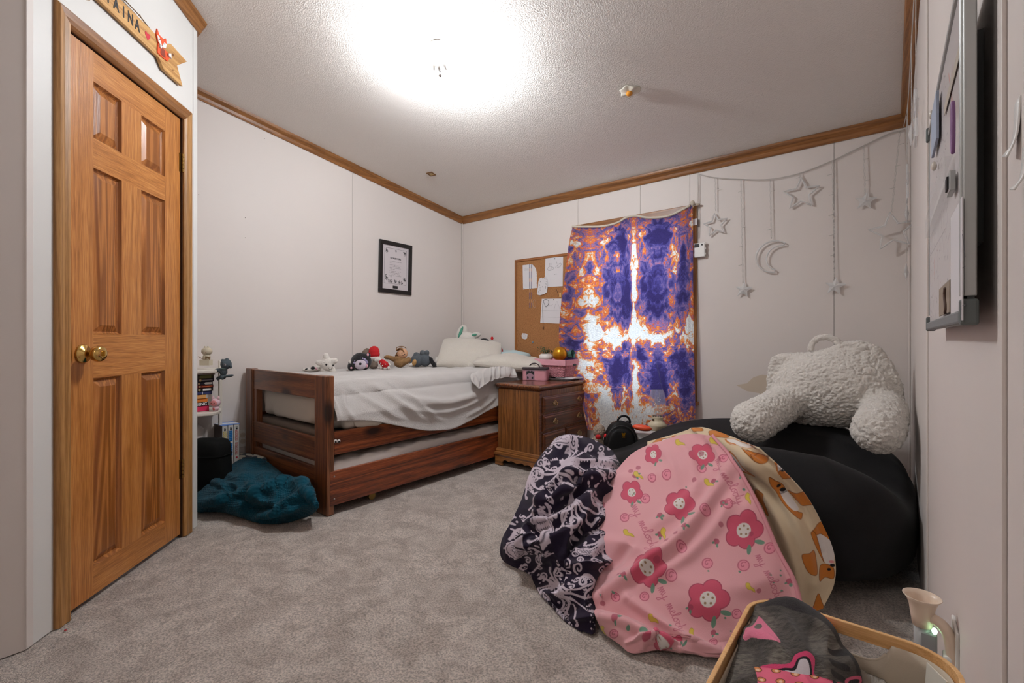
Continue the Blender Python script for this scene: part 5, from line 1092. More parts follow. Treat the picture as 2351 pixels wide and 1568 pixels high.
# ================================================================== TEAL BLANKET ON THE FLOOR
def folds_disp(P, Q, folds, amp=1.0):
    N = facing(P, normals(P))
    for pts, w_, a_ in folds:
        d_, tt = segd(Q, smoothpts(pts, 24)); P = P+N*(amp*a_*np.exp(-(d_/w_)**2)*np.sin(np.clip(tt, 0.03, 0.97)*math.pi)**0.35)[..., None]
    return P
def fold_noise(P, Q, sc, am, seed, warp=1.0, stretch=(1, 1), edge=0.06):
    """ridged soft folds"""
    N = facing(P, normals(P)); q = np.stack([Q[..., 0]*stretch[0], Q[..., 1]*stretch[1], 0*Q[..., 0]], -1)/sc
    w_ = np.stack([vnoise(q*0.6+7, seed), vnoise(q*0.6+31, seed+1), 0*q[..., 0]], -1)*warp
    r = 1-np.sqrt(vnoise(q+w_, seed+2)**2+0.02); nr_, nc_ = P.shape[:2]
    e0 = np.minimum(np.arange(nr_), np.arange(nr_)[::-1])/(nr_*edge); e1 = np.minimum(np.arange(nc_), np.arange(nc_)[::-1])/(nc_*edge)
    dm = np.clip(e0, 0.04, 1)[:, None]*np.clip(e1, 0.04, 1)[None]
    return P+N*(am*dm*(r**1.8-0.45))[..., None]
rows = [
 [(430, 1135, 2.72), (475, 1118, 2.72), (520, 1075, 2.88), (560, 1052, 2.92), (605, 1055, 2.85), (650, 1088, 2.66), (690, 1108, 2.52), (706, 1125, 2.46)],
 [(430, 1140, 2.64), (470, 1130, 2.62), (515, 1098, 2.70), (560, 1075, 2.72), (610, 1082, 2.64), (655, 1102, 2.48), (698, 1118, 2.40), (722, 1138, 2.36)],
 [(430, 1150, 2.58), (465, 1143, 2.55), (510, 1118, 2.55), (560, 1102, 2.54), (612, 1106, 2.46), (655, 1120, 2.37), (700, 1134, 2.31), (730, 1152, 2.30)],
 [(430, 1160, 2.54), (465, 1156, 2.50), (508, 1140, 2.45), (558, 1132, 2.42), (612, 1136, 2.36), (655, 1148, 2.30), (700, 1155, 2.28), (731, 1164, 2.30)],
 [(430, 1168, 2.53), (465, 1166, 2.49), (508, 1160, 2.43), (558, 1162, 2.37), (612, 1170, 2.31), (655, 1176, 2.28), (700, 1172, 2.30), (726, 1172, 2.34)],
 [(432, 1174, 2.53), (465, 1176, 2.50), (508, 1176, 2.48), (552, 1188, 2.40), (600, 1202, 2.345), (655, 1201, 2.35), (698, 1189, 2.40), (716, 1182, 2.44)]]
P, Q = patch(rows, 300, 420)
P = fold_noise(P, Q, 46, 0.050, 3, 1.0, edge=0.10); P = fold_noise(P, Q, 22, 0.014, 13, 0.8, edge=0.14)
P = folds_disp(P, Q, [([(460, 1130), (480, 1112), (510, 1115), (520, 1135)], 9, 0.02), ([(560, 1150), (600, 1130), (650, 1110), (690, 1118), (712, 1140)], 9, 0.045), ([(560, 1148), (570, 1165), (600, 1170)], 8, -0.02), ([(455, 1158), (500, 1150), (560, 1128), (590, 1112)], 8, 0.03), ([(640, 1165), (665, 1145), (690, 1135)], 7, 0.025), ([(600, 1180), (650, 1175), (700, 1165)], 7, 0.02), ([(555, 1100), (590, 1090), (640, 1095)], 9, 0.02)])
P[..., 2] = np.maximum(P[..., 2], 0.004)
N = facing(P, normals(P)); q_ = P*1.0
waffle = (np.sin(Q[..., 0]*1.35+3*vnoise(q_*9, 2))*0.5+0.5)*(np.sin(Q[..., 1]*1.5+3*vnoise(q_*9, 5))*0.5+0.5)
P = P+N*(0.003*waffle)[..., None]
TEALM = mat('teal_fleece', S(8, 62, 78), 0.95, sheen=0.08, spec=0.1, bump=(420, 0.6, 0.003), var=(18, 0.25))
obj('teal_blanket', grid(P), TEALM, smooth=True, solid=0.006, label='crumpled dark teal waffle fleece blanket on the carpet at the foot of the bed', cat='blanket')
rows = [[(515, 1068, 3.05), (530, 1050, 3.06), (552, 1040, 3.05), (585, 1043, 3.0), (610, 1050, 2.9)], [(518, 1082, 3.0), (532, 1066, 3.0), (555, 1052, 2.97), (585, 1050, 2.93), (612, 1055, 2.87)], [(522, 1098, 2.97), (536, 1085, 2.95), (558, 1070, 2.93), (588, 1062, 2.9), (612, 1062, 2.87)]]
P, Q = patch(rows, 120, 200); P = fold_noise(P, Q, 22, 0.014, 9); P[..., 2] = np.maximum(P[..., 2], 0.003)
b_ = vnoise(np.stack([Q[..., 0]/7.0, Q[..., 1]/4.0, 0*Q[..., 0]], -1), 44); c_ = np.where((b_ > 0.12)[..., None], np.array(S(196, 194, 180)), np.array(S(22, 36, 52)))
obj('navy_blanket', grid(P), vcol('printed_fleece'), smooth=True, solid=0.005, col=c_.reshape(-1, 3), label='navy and cream patterned fleece crumpled behind the teal blanket', cat='blanket')

# ================================================================== ON THE BED
def bedZ(x, y): return 0.700
pA = thing('tilted_pillow', 'large cream fleece pillow propped up in the corner of the bed', 'pillow', (-2.86, 2.93, 0.70))
obj('cushion', xf(pillow(0.58, 0.40, 0.18, seed=3), T(-2.84, 2.90, 0.800)@Rz(39.2)@Rx(38)@Rz(-4)@Ry(3)), PFZ, pA, smooth=True)
pB = thing('fluffy_pillow', 'flat fluffy cream pillow overhanging the nightstand', 'pillow', (-2.5, 3.05, 0.70))
obj('cushion', xf(pillow(0.62, 0.36, 0.155, seed=8), T(-2.46, 3.00, 0.735)@Rz(22)@Rx(6)@Ry(4)), PFZ, pB, smooth=True)
pC = thing('blue_pillow', 'pale blue pillow peeking out behind the two cream pillows', 'pillow', (-2.62, 3.2, 0.70))
obj('cushion', xf(pillow(0.50, 0.24, 0.12, seed=5), T(-2.70, 3.19, 0.775)@Rz(4)@Rx(8)), mat('pale_blue', S(186, 206, 208), 0.9), pC, smooth=True)
# bunched end of the throw beside the pillow
rows = [[(1082, 858, 3.37), (1098, 851, 3.43), (1118, 845, 3.49), (1140, 842, 3.56), (1160, 842, 3.64), (1182, 846, 3.72)],
 [(1080, 864, 3.29), (1097, 857, 3.35), (1118, 852, 3.41), (1141, 849, 3.48), (1162, 850, 3.56), (1184, 853, 3.64)],
 [(1084, 876, 3.25), (1100, 868, 3.31), (1120, 862, 3.37), (1143, 858, 3.44), (1164, 858, 3.52), (1186, 860, 3.60)],
 [(1100, 892, 3.25), (1112, 884, 3.31), (1126, 876, 3.37), (1145, 869, 3.44), (1166, 866, 3.52), (1188, 866, 3.60)]]
P, Q = patch(rows, 90, 200); P = fold_noise(P, Q, 11, 0.022, 17, 0.5, stretch=(1.5, 0.45), edge=0.04)
obj('bunched_fleece', grid(P), FLE, smooth=True, solid=0.006, label='bunched gathered end of a cream fleece between the pillows and nightstand', cat='blanket')

BZ = 0.703
def onbed(px, X): r = ray(px, 800); d = X/r[0]; return np.array((X, r[1]*d, BZ))
# star plush
t = Toy('star_plush', 'white smiling star-shaped plush near the footboard of the bed', 'plush toy', onbed(751, -3.14))
pts = []
for k_ in range(5):
    a = math.pi/2+k_*2*math.pi/5+0.12; pts += [t.E(q*math.cos(a), 17+q*math.sin(a), 12-q*0.28, 12-q*0.28, 7.5-q*0.10) for q in (4, 10, 15, 20)]
t.soft('body', pts+[t.E(0, 17, 16, 16, 9)], WHP, amp=0.5)
t.hard('eyes', join(t.E(2, 17, 2.3, 2.3, 1.2, y=-9.2), t.E(17, 15, 2.2, 2.4, 1.2, y=-7.6)), EYE); t.hard('smile', t.line([(6, 9), (9, 6.5), (12, 6), (15, 8.5)], 0.5, -9.0), EYE)
# spotted plush lying behind it
t = Toy('spotted_plush', 'small white plush with black spots lying low behind the star plush', 'plush toy', onbed(716, -3.30))
t.soft('body', [t.E(0, 3, 22, 5, 8), t.E(12, 8, 9, 8, 7)], WHP); t.hard('spots', join(t.E(5, 7, 5.5, 4, 6, y=-4), t.E(-10, 4.6, 3.5, 2, 5, y=-5, rot=-20)), BLK); t.hard('pink_ear', t.E(13, 6, 1.6, 4.5, 3, y=-6, rot=-35), PKP)
# hooded black plush
t = Toy('hooded_plush', 'round black hooded plush with a pale lilac face lying on the bed', 'plush toy', onbed(829, -3.12))
t.soft('body', [t.E(0, 19, 24, 21, 15), t.E(-22, 8, 9, 11, 8), t.E(-24, 15, 5, 7, 6), t.E(17, 34, 5, 6, 5)], BLK)
t.soft('face', [t.E(3, 13, 14, 12, 6, y=-12)], mat('plush_lilac', S(196, 184, 196), 0.9), amp=0.2)
t.hard('frill', join(*[t.E(3+15*math.cos(a), 14+13*math.sin(a), 2.7, 2.7, 2.5, y=-11) for a in np.linspace(0.3, 2.9, 9)]), mat('plush_lilac2', S(160, 150, 184), 0.9))
t.hard('eye', t.E(4, 15, 3.2, 3.0, 1.5, y=-17.6), EYE); t.hard('ear_lining', t.E(17, 35, 2.6, 3.4, 2, y=-4.5), PKP); t.hard('cheek_dot', t.E(-20, 5, 2.6, 2.6, 2, y=-7), PKP); t.hard('white_tuft', t.E(-23, 18, 3.6, 4.6, 4, y=-3, rot=-20), WHP)
t.hard('pink_bow', t.E(17, 10, 2.2, 3.8, 2, y=-12), PKP)
# gnome-like plush with red hat
t = Toy('red_hat_plush', 'plush with a domed red hat and cream floppy ears beside the black hooded plush', 'plush toy', onbed(858, -3.20))
t.soft('hat', [t.E(1, 38, 12.5, 13.5, 11), t.E(1, 32, 13, 9, 11)], REDP); t.soft('head', [t.E(2, 24, 12, 7, 10), t.E(-6, 18, 5.5, 12, 5, y=-3)], WHP)
t.soft('body', [t.E(0, 8, 10, 11, 9)], mat('plush_taupe', S(120, 104, 92), 0.9)); t.soft('bobble', [t.E(-15, 42, 5, 5), t.E(-18, 36, 8, 8)], mat('plush_taupe', S(120, 104, 92), 0.9))
# red and white small plush in front
t = Toy('red_dress_plush', 'small white plush in a spotted red dress leaning at the front of the toy row', 'plush toy', onbed(880, -3.06))
t.soft('body', [t.E(-2, 16, 9, 7, 6, rot=25), t.E(3, 11, 10, 8, 7, rot=20)], REDP); t.soft('head', [t.E(-10, 22, 7, 5, 5), t.E(-16, 20, 5, 4, 4)], WHP); t.soft('legs', [t.E(-5, 4, 3.4, 5), t.E(4, 3, 4, 6), t.E(12, 3, 3.4, 4), t.E(14, 12, 2, 6, rot=-35)], WHP); t.hard('spots', join(t.E(-4, 14, 1.2, 1.2, 1, y=-7), t.E(0, 9, 1.2, 1.2, 1, y=-7.5), t.E(7, 12, 1.2, 1.2, 1, y=-7)), WHP)
# doll
t = Toy('cloth_doll', 'brown haired cloth doll in a tan hooded coat with one foot raised', 'doll', onbed(918, -3.10))
TAN = mat('doll_tan', S(138, 104, 66), 0.9, bump=(200, 0.4, 0.003)); SKN = mat('doll_skin', S(206, 160, 126), 0.8)
t.soft('head', [t.E(6, 33, 12.5, 12, 10)], SKN, amp=0.1)
t.soft('coat', [t.E(0, 12, 14, 12, 10), t.E(-14, 20, 14, 6, 6, rot=20), t.E(-28, 24, 9, 5, 5), t.E(10, 14, 12, 8, 8, rot=-20), t.E(18, 17, 9, 7, 6, rot=-30), t.E(-2, 20, 13, 8, 9)], TAN)
t.soft('foot', [t.E(33, 12, 5, 8, 6, rot=15)], mat('doll_foot', S(176, 136, 84), 0.9)); t.soft('sock', [t.E(26, 7, 6, 4, 5, rot=-20)], WHP)
hr = [t.line([(-3+random.uniform(-3, 3), 36), (-5+random.uniform(-5, 4), 28), (-7+random.uniform(-4, 3), 20)], 1.1, random.uniform(-6, 4)) for _ in range(16)]+[t.line([(-6+18*u, 34+11*math.sin(math.pi*(0.15+0.8*u))) for u in np.linspace(0, 1, 8)], 1.2, random.uniform(-9, 8)) for _ in range(26)]
t.hard('hair', join(*hr), mat('doll_hair', S(132, 94, 58), 0.8), kind='stuff'); t.hard('hair_loop', tube([((3+11*math.cos(a))*t.k, 0, (44+5*math.sin(a))*t.k) for a in np.linspace(0, 6.28, 24)[:-1]], 1.0*t.k, 6, closed=True), mat('doll_hair', S(132, 94, 58), 0.8))
t.hard('eyes', join(t.E(7, 34, 1.1, 1.3, 1, y=-9.8), t.E(13, 31, 1.1, 1.3, 1, y=-8.2)), EYE); t.hard('mouth', t.line([(7, 29), (10, 28), (12, 28.5)], 0.4, -9.6), EYE)
# slate plush, black tail
t = Toy('slate_plush', 'slate grey lumpy plush lying face down near the propped pillow', 'plush toy', onbed(966, -3.10))
SLT = mat('plush_slate', S(84, 90, 96), 0.9, bump=(240, 0.5, 0.003))
t.soft('body', [t.E(-8, 14, 15, 15, 11), t.E(10, 14, 14, 14, 11), t.E(-10, 26, 7, 7), t.E(4, 31, 6, 7), t.E(14, 31, 6, 7), t.E(-18, 10, 8, 10)], SLT)
t = Toy('black_wig', 'shaggy black furry tail lying beside the slate grey plush', 'plush toy', onbed(990, -3.02))
t.soft('fur', [t.E(0, 14, 5, 9, rot=-25), t.E(4, 8, 5, 8, rot=-40), t.E(8, 3, 6, 4)], BLK, amp=1.2, freq=0.9); t.hard('tail_tip', t.line([(8, 4), (14, 2), (20, 1)], 0.6), BLK)
# white plush bits near the pillow
t = Toy('cream_plush', 'little cream plush half hidden beside the propped pillow', 'plush toy', onbed(1006, -3.16))
t.soft('body', [t.E(0, 8, 8, 9), t.E(3, 16, 5, 6), t.E(-3, 14, 4, 5)], WHP)
# white plush with green ears behind pillow
t = Toy('green_eared_plush', 'white long-eared plush with green inner ears behind the propped pillow', 'plush toy', np.array((-3.10, 3.12, 0.715)))
t.soft('body', [t.E(0, 52, 21, 18, 13), t.E(-14, 68, 8, 20, 6, rot=22), t.E(-4, 74, 6, 12, 6, rot=-4), t.E(20, 62, 13, 7, 6, rot=-10), t.E(0, 26, 17, 26, 12), t.E(-22, 30, 7, 14, 7)], WHP)
GRN = mat('plush_green', S(90, 156, 132), 0.9)
t.hard('ear_lining', join(t.E(-13, 69, 3.2, 14, 2.2, y=-6, rot=22), t.E(18, 63, 6, 3, 2.4, y=-6.4, rot=-10)), GRN); t.hard('eyes', join(t.E(-2, 50, 1.8, 2.8, 1.4, y=-13.5), t.E(9, 52, 1.8, 2.8, 1.4, y=-12.6, rot=20)), mat('eye_green', S(26, 104, 74), 0.4))
t = Toy('black_haired_toy', 'toy with shaggy black hair peeking over the propped pillow', 'plush toy', np.array((-2.93, 3.18, 0.70)))
t.soft('hair', [t.E(0, 50, 12, 10, 10)], BLK, amp=1.5, freq=0.8); t.soft('body', [t.E(0, 26, 12, 24, 10)], WHP)
t = Toy('red_plush', 'red plush showing between the propped pillow and the pale blue one', 'plush toy', np.array((-2.73, 3.15, 0.70)))
t.soft('body', [t.E(0, 26, 12, 20, 9), t.E(2, 14, 14, 12, 8)], REDP); t.hard('top_bead', t.E(-14, 62, 3.2, 4), REDP)
# ================================================================== BLACK BEAN BAG
BC0 = np.array((-0.62, 2.52)); nT, nP = 260, 120
th = np.linspace(0, 2*math.pi, nT, endpoint=False)[None]; ph = np.linspace(-math.pi/2, math.pi/2, nP)[:, None]
ax_ = np.where(np.cos(th) > 0, 0.700, 0.86); ay_ = np.where(np.sin(th) > 0, 0.62, 0.66)
ux = sgnpow(np.cos(th), 0.62)*ax_; uy = sgnpow(np.sin(th), 0.62)*ay_
cp = np.abs(np.cos(ph))**0.42; sp = np.sign(np.sin(ph))*np.abs(np.sin(ph))**0.62
X = BC0[0]+ux*cp; Y = BC0[1]+uy*cp
def sstep(x, a, b): t = np.clip((x-a)/(b-a), 0, 1); return t*t*(3-2*t)
Yf = 2.24-0.14*sstep(X, -0.95, -0.66)-0.16*sstep(X, -0.62, -0.36)
Y = np.where(Y < BC0[1], BC0[1]-(BC0[1]-Y)*(BC0[1]-Yf)/0.66, Y)
def bagtop(X, Y):
    g = lambda cx, cy, sx, sy_, a: a*np.exp(-((X-cx)/sx)**2-((Y-cy)/sy_)**2)
    cre = 0.150*np.exp(-((Y-2.10)/.17)**2)*sstep(X, -0.98, -0.62)
    return 0.375+cre+g(-0.35, 2.85, .75, .30, .120)-g(-1.35, 2.6, .30, .5, .13)
H = bagtop(X, Y); zc = H*0.48
Z = np.where(sp > 0, zc+(H-zc)*sp, zc+zc*sp*1.0)
P = np.stack([X+0*Z, Y+0*Z, Z], -1)
N = normals(np.concatenate([P, P[:, :1]], 1))[:, :-1]; ctr = np.array((BC0[0], BC0[1], .2)); N *= np.sign(((P-ctr)*N).sum(-1).mean())
q = P*2.2; w_ = vnoise(q*1.3, 61)
wr_ = 0.020*fbm(q, 2, 60)+0.010*(1-np.abs(vnoise(np.stack([P[..., 0]*3+w_, P[..., 1]*7, P[..., 2]*4], -1), 63)))**2
P = P+N*wr_[..., None]; P[..., 2] = np.maximum(P[..., 2], 0.002); P[..., 0] = np.minimum(P[..., 0], XW3-0.006)
BAG = mat('bag_black', S(19, 18, 19), 0.8, bump=(500, 0.35, 0.002), sheen=0.04, spec=0.25, var=(3, 0.25))
obj('bean_bag', grid(P, wrap=True), BAG, smooth=True, label='huge black bean bag filling the corner under the blankets and grey cushion', cat='bean bag')

# ------------------------------------------------------------------ grey backrest cushion
def E3(x, y, z, rx, ry, rz, r=0, nu=26, nv=16): return xf(ell(rx, ry, rz, nu, nv), T(x, y, z)@Ry(r))
GF = mat('fur_grey', S(222, 216, 208), 0.95, sheen=0.3, bump=(260, 0.8, 0.004))
yb = 2.80
outl = [(-0.50, 0.56), (-0.505, 0.74), (-0.485, 0.845), (-0.44, 0.868), (-0.34, 0.872), (-0.25, 0.888), (-0.18, 0.925), (-0.10, 0.938), (-0.03, 0.905), (0.02, 0.82), (0.055, 0.72), (0.060, 0.58), (-0.05, 0.52), (-0.30, 0.50), (-0.44, 0.52)]
bodyp = [xf(prism(outl, 0.15), Matrix(((1, 0, 0, 0), (0, 0, -1, yb+0.10), (0, 1, 0, 0), (0, 0, 0, 1)))), E3(-0.22, yb-0.03, 0.70, 0.25, 0.13, 0.19)]
arms = []
for (x0, y0, z0, x1, y1, z1, r) in ((-0.40, yb-0.06, 0.62, -0.485, 2.36, 0.560, 0.098), (-0.01, yb-0.10, 0.62, -0.035, 2.37, 0.575, 0.094)):
    for k in range(7):
        t = k/6; arms.append(E3(x0+(x1-x0)*t, y0+(y1-y0)*t, z0+(z1-z0)*t, r*(0.94+0.06*t), r, r*(0.96+0.04*t)))
hd = tube([(-0.245+0.062*math.cos(t)*1.0, yb-0.02, 0.895+0.058*math.sin(t)) for t in np.linspace(-0.25, math.pi+0.25, 20)], 0.017, 12)
V, F, Nn = blob(bodyp+arms, 0.0078, 26)
def fur(V, Nn, s=1.0):
    w1 = np.stack([vnoise(V*14, 71), vnoise(V*14+9, 72), vnoise(V*14+19, 73)], -1)*0.9
    cr = 1-np.abs(vnoise(V*34+w1, 74)); cr2 = 1-np.abs(vnoise(V*75+w1*2, 75))
    return V+Nn*(s*(-0.0060*cr**7-0.0030*cr2**5+0.004*fbm(V*120, 2, 77)+0.003*vnoise(V*12, 78)))[:, None]
# finer skin for the pile: subdivide once before shaping it
def fine(V, F, Nn):
    me = mesh('tmp', (V, F), None); o = bpy.data.objects.new('tmp', me); C.objects.link(o); s = o.modifiers.new('s', 'SUBSURF'); s.levels = 1; s.render_levels = 1
    dg = bpy.context.evaluated_depsgraph_get(); dg.update(); ev = o.evaluated_get(dg); m2 = ev.to_mesh()
    V = np.zeros(len(m2.vertices)*3, np.float32); m2.vertices.foreach_get('co', V); N_ = np.zeros(len(m2.vertices)*3, np.float32); m2.vertices.foreach_get('normal', N_)
    Fi = np.zeros(len(m2.loops), np.int32); m2.loops.foreach_get('vertex_index', Fi)
    ev.to_mesh_clear(); bpy.data.objects.remove(o); bpy.data.meshes.remove(me)
    return V.reshape(-1, 3).astype(float), Fi.reshape(-1, 4), N_.reshape(-1, 3)
V, F, Nn = fine(V, F, Nn)
V[:, 0] = np.minimum(V[:, 0], XW3-0.022)
rc = thing('backrest_cushion', 'grey furry backrest cushion with two arms sitting on the black bean bag', 'cushion', (-0.22, 2.6, 0.53))
obj('body', (fur(V, Nn), F), GF, rc, smooth=True)
V, F, Nn = blob([hd], 0.006, 3); V, F, Nn = fine(V, F, Nn); obj('handle', (fur(V, Nn, 0.5), F), GF, rc, smooth=True)

# ------------------------------------------------------------------ printing on cloth
class Paint:
    def __init__(s, Q, base): s.Q = Q; s.c = np.tile(np.array(base), Q.shape[:2]+(1,)).astype(float)
    def _box(s, x0, x1, y0, y1):
        m = (s.Q[..., 0] > x0) & (s.Q[..., 0] < x1) & (s.Q[..., 1] > y0) & (s.Q[..., 1] < y1); return np.nonzero(m)
    def ell(s, cx, cy_, rx, ry, a, col, al=1.0):
        r = max(rx, ry); I = s._box(cx-r, cx+r, cy_-r, cy_+r)
        if not len(I[0]): return
        d = s.Q[I]-(cx, cy_); ca, sa = math.cos(math.radians(a)), math.sin(math.radians(a)); u = d[:, 0]*ca+d[:, 1]*sa; v = -d[:, 0]*sa+d[:, 1]*ca
        k = np.clip((1-((u/rx)**2+(v/ry)**2))*min(rx, ry)*0.9, 0, 1)[:, None]*al; s.c[I] = s.c[I]*(1-k)+np.array(col)*k
    def line(s, pts, w, col, al=1.0, sm=True):
        p = smoothpts(pts, max(8, 6*len(pts))) if (sm and len(pts) > 2) else np.array(pts, float)
        I = s._box(p[:, 0].min()-w, p[:, 0].max()+w, p[:, 1].min()-w, p[:, 1].max()+w)
        if not len(I[0]): return
        d, _ = segd(s.Q[I], p); k = np.clip(w/2+0.5-d, 0, 1)[:, None]*al; s.c[I] = s.c[I]*(1-k)+np.array(col)*k
    def poly(s, pts, col, al=1.0, out=None, sm=True, ow=1.2):
        p = np.array(pts, float)
        if sm: p = catmull(np.concatenate([p[-2:], p, p[:3]]), (len(p)+4)*6+1, 0)[12:-11]
        I = s._box(p[:, 0].min()-2, p[:, 0].max()+2, p[:, 1].min()-2, p[:, 1].max()+2)
        if not len(I[0]): return
        q = s.Q[I]; ins = np.zeros(len(q), bool); n = len(p)
        for i in range(n):
            a, b = p[i], p[(i+1) % n]
            c = ((a[1] > q[:, 1]) != (b[1] > q[:, 1])) & (q[:, 0] < (b[0]-a[0])*(q[:, 1]-a[1])/(b[1]-a[1]+1e-12)+a[0]); ins ^= c
        k = ins[:, None]*al; s.c[I] = s.c[I]*(1-k)+np.array(col)*k
        if out is not None: s.line(np.concatenate([p, p[:1]]), ow, out, sm=False)

# cursive strokes for the print (x along the writing, y up)
GL = {'m': [[(0, 0), (1, 5), (2, 0), (3, 5), (4, 0), (5, 5), (6, 0.5), (7, 1)]], 'y': [[(0, 5), (1, 1), (3, 0.5), (4, 5), (3, -4), (0.5, -5), (2, -2), (6, 1)]],
      'e': [[(0, 2), (3, 4), (2, 5.5), (0.5, 3), (1.5, 0.5), (4, 1)]], 'l': [[(0, 1), (3, 8), (2, 10), (1, 5), (2, 0.5), (4, 1)]],
      'o': [[(2, 5), (0, 3), (1, 0.5), (3.5, 2), (2, 5), (5, 5)]], 'd': [[(4, 4), (1, 4.5), (0, 1.5), (2, 0), (4.5, 4), (5, 10), (4.6, 2), (6.5, 1)]]}
GW = {'m': 7, 'y': 6, 'e': 4, 'l': 4, 'o': 5, 'd': 6.5, ' ': 5}
def script(P_, word, x, y, ang, sc, col, w=1.5):
    ca, sa = math.cos(math.radians(ang)), math.sin(math.radians(ang)); u = 0.0
    for ch in word:
        for st_ in GL.get(ch, []):
            P_.line([(x+((u+a)*ca+b*sa)*sc, y+((u+a)*sa-b*ca)*sc) for a, b in st_], w, col)
        u += GW[ch]

# ------------------------------------------------------------------ cream blanket with dogs
rows = [
 [(1486, 1014, 2.2), (1540, 1000, 2.14), (1603, 982, 2.06), (1665, 995, 1.9), (1742, 1030, 1.68)],
 [(1494, 1050, 2.12), (1565, 1040, 2.03), (1640, 1035, 1.92), (1722, 1055, 1.74), (1800, 1083, 1.63)],
 [(1560, 1110, 1.9), (1630, 1105, 1.85), (1705, 1110, 1.78), (1780, 1120, 1.68), (1851, 1141, 1.6)],
 [(1620, 1200, 1.78), (1690, 1200, 1.72), (1760, 1203, 1.66), (1830, 1205, 1.61), (1893, 1213, 1.58)],
 [(1670, 1280, 1.68), (1735, 1280, 1.64), (1800, 1283, 1.6), (1860, 1283, 1.575), (1916, 1275, 1.56)],
 [(1710, 1350, 1.62), (1770, 1350, 1.59), (1825, 1350, 1.56), (1872, 1347, 1.545), (1916, 1338, 1.545)],
 [(1730, 1405, 1.56), (1785, 1408, 1.54), (1830, 1408, 1.53), (1862, 1405, 1.52), (1889, 1398, 1.52)]]
P, Q = patch(rows, 420, 360)
P = fold_noise(P, Q, 110, 0.020, 23, stretch=(1.5, 0.6))
P = folds_disp(P, Q, [([(1620, 990), (1720, 1050), (1790, 1130), (1840, 1230), (1870, 1340)], 16, 0.030), ([(1650, 1020), (1730, 1100), (1790, 1200), (1825, 1310), (1830, 1400)], 15, 0.026), ([(1700, 1020), (1790, 1090), (1850, 1170), (1885, 1260)], 8, 0.012), ([(1490, 1030), (1540, 1012), (1600, 1000)], 9, 0.016), ([(1590, 985), (1620, 1010), (1650, 1060)], 7, 0.02)])
DG, DG2, DK, DW_ = S(196, 118, 46), S(120, 66, 22), S(30, 26, 26), S(224, 216, 210)
pt = Paint(Q, S(212, 192, 160))
pt.poly([(1500, 1022), (1512, 1008), (1535, 1010), (1540, 1018), (1520, 1026), (1508, 1030)], DG, out=DG2); pt.poly([(1522, 1014), (1540, 1008), (1548, 1018), (1530, 1024)], DW_, out=DG2); pt.ell(1551, 1005, 8, 5, 0, DG)
pt.poly([(1590, 984), (1612, 984), (1620, 992), (1600, 996)], DG, out=DG2); pt.poly([(1634, 994), (1650, 990), (1675, 1000), (1674, 1008), (1650, 1008), (1638, 1004)], DG, out=DG2)
pt.poly([(1674, 1012), (1690, 1008), (1712, 1016), (1732, 1024), (1716, 1028), (1690, 1026)], DW_, out=DG); pt.line([(1674, 1012), (1682, 1020), (1700, 1026)], 3, DG)
pt.poly([(1716, 1036), (1732, 1034), (1764, 1050), (1756, 1064), (1736, 1056)], DG, out=DG2); pt.line([(1744, 1038), (1734, 1050), (1738, 1056)], 1.6, DG2)
pt.poly([(1686, 1038), (1704, 1050), (1724, 1072), (1742, 1086), (1722, 1076), (1706, 1074), (1696, 1060)], DW_, out=DG, ow=3)
pt.poly([(1768, 1044), (1784, 1050), (1806, 1064), (1826, 1096), (1810, 1092), (1790, 1086), (1782, 1066)], DW_, out=DG, ow=3); pt.poly([(1790, 1080), (1812, 1084), (1832, 1098), (1812, 1098), (1798, 1096)], DG, out=DG2); pt.ell(1797, 1080, 4, 3, 0, DK); pt.line([(1792, 1074), (1804, 1078)], 2, DK)
pt.poly([(1769, 1088), (1784, 1100), (1800, 1112), (1812, 1140), (1830, 1172), (1842, 1178), (1838, 1192), (1822, 1180), (1800, 1152), (1788, 1126), (1776, 1108)], DG, out=DG2)
pt.poly([(1794, 1120), (1806, 1124), (1822, 1146), (1834, 1168), (1824, 1172), (1806, 1150)], DW_); pt.ell(1791, 1111, 4.5, 4, 0, DK); pt.ell(1800, 1122, 6.5, 5, 20, DK); pt.line([(1796, 1130), (1803, 1129), (1808, 1126)], 1.8, DK)
pt.poly([(1810, 1124), (1832, 1132), (1858, 1126), (1872, 1154), (1846, 1160), (1832, 1150)], DG, out=DG2)
pt.poly([(1740, 1124), (1748, 1128), (1756, 1136), (1754, 1150), (1764, 1182), (1758, 1180), (1748, 1158), (1734, 1140)], DG, out=DG2)
pt.poly([(1862, 1225), (1884, 1198), (1902, 1208), (1914, 1248), (1896, 1236), (1886, 1226)], DG, out=DG2); pt.poly([(1874, 1232), (1888, 1228), (1912, 1250), (1914, 1292), (1898, 1294), (1884, 1264)], DW_); pt.poly([(1862, 1225), (1870, 1222), (1884, 1262), (1894, 1292), (1888, 1282), (1874, 1256)], DG, out=DG2)
pt.poly([(1884, 1300), (1900, 1296), (1914, 1304), (1914, 1328), (1896, 1326), (1882, 1334)], DG, out=DG2); pt.ell(1905, 1308, 4.5, 3.5, 0, DK); pt.ell(1912, 1298, 6, 4, 0, DK); pt.ell(1910, 1290, 6, 3.5, 0, S(224, 150, 150))
pt.poly([(1840, 1274), (1856, 1268), (1870, 1266), (1876, 1316), (1860, 1318), (1848, 1302)], DG, out=DG2)
pt.poly([(1866, 1402), (1872, 1384), (1880, 1364), (1886, 1372), (1890, 1400)], DG, out=DG2); pt.line([(1738, 1030), (1722, 1020)], 1.4, DG2)
obj('dog_blanket', grid(P), vcol('printed_fleece'), smooth=True, solid=0.006, col=pt.c.reshape(-1, 3), label='cream fleece blanket printed with orange and white dogs hanging over the bean bag', cat='blanket')

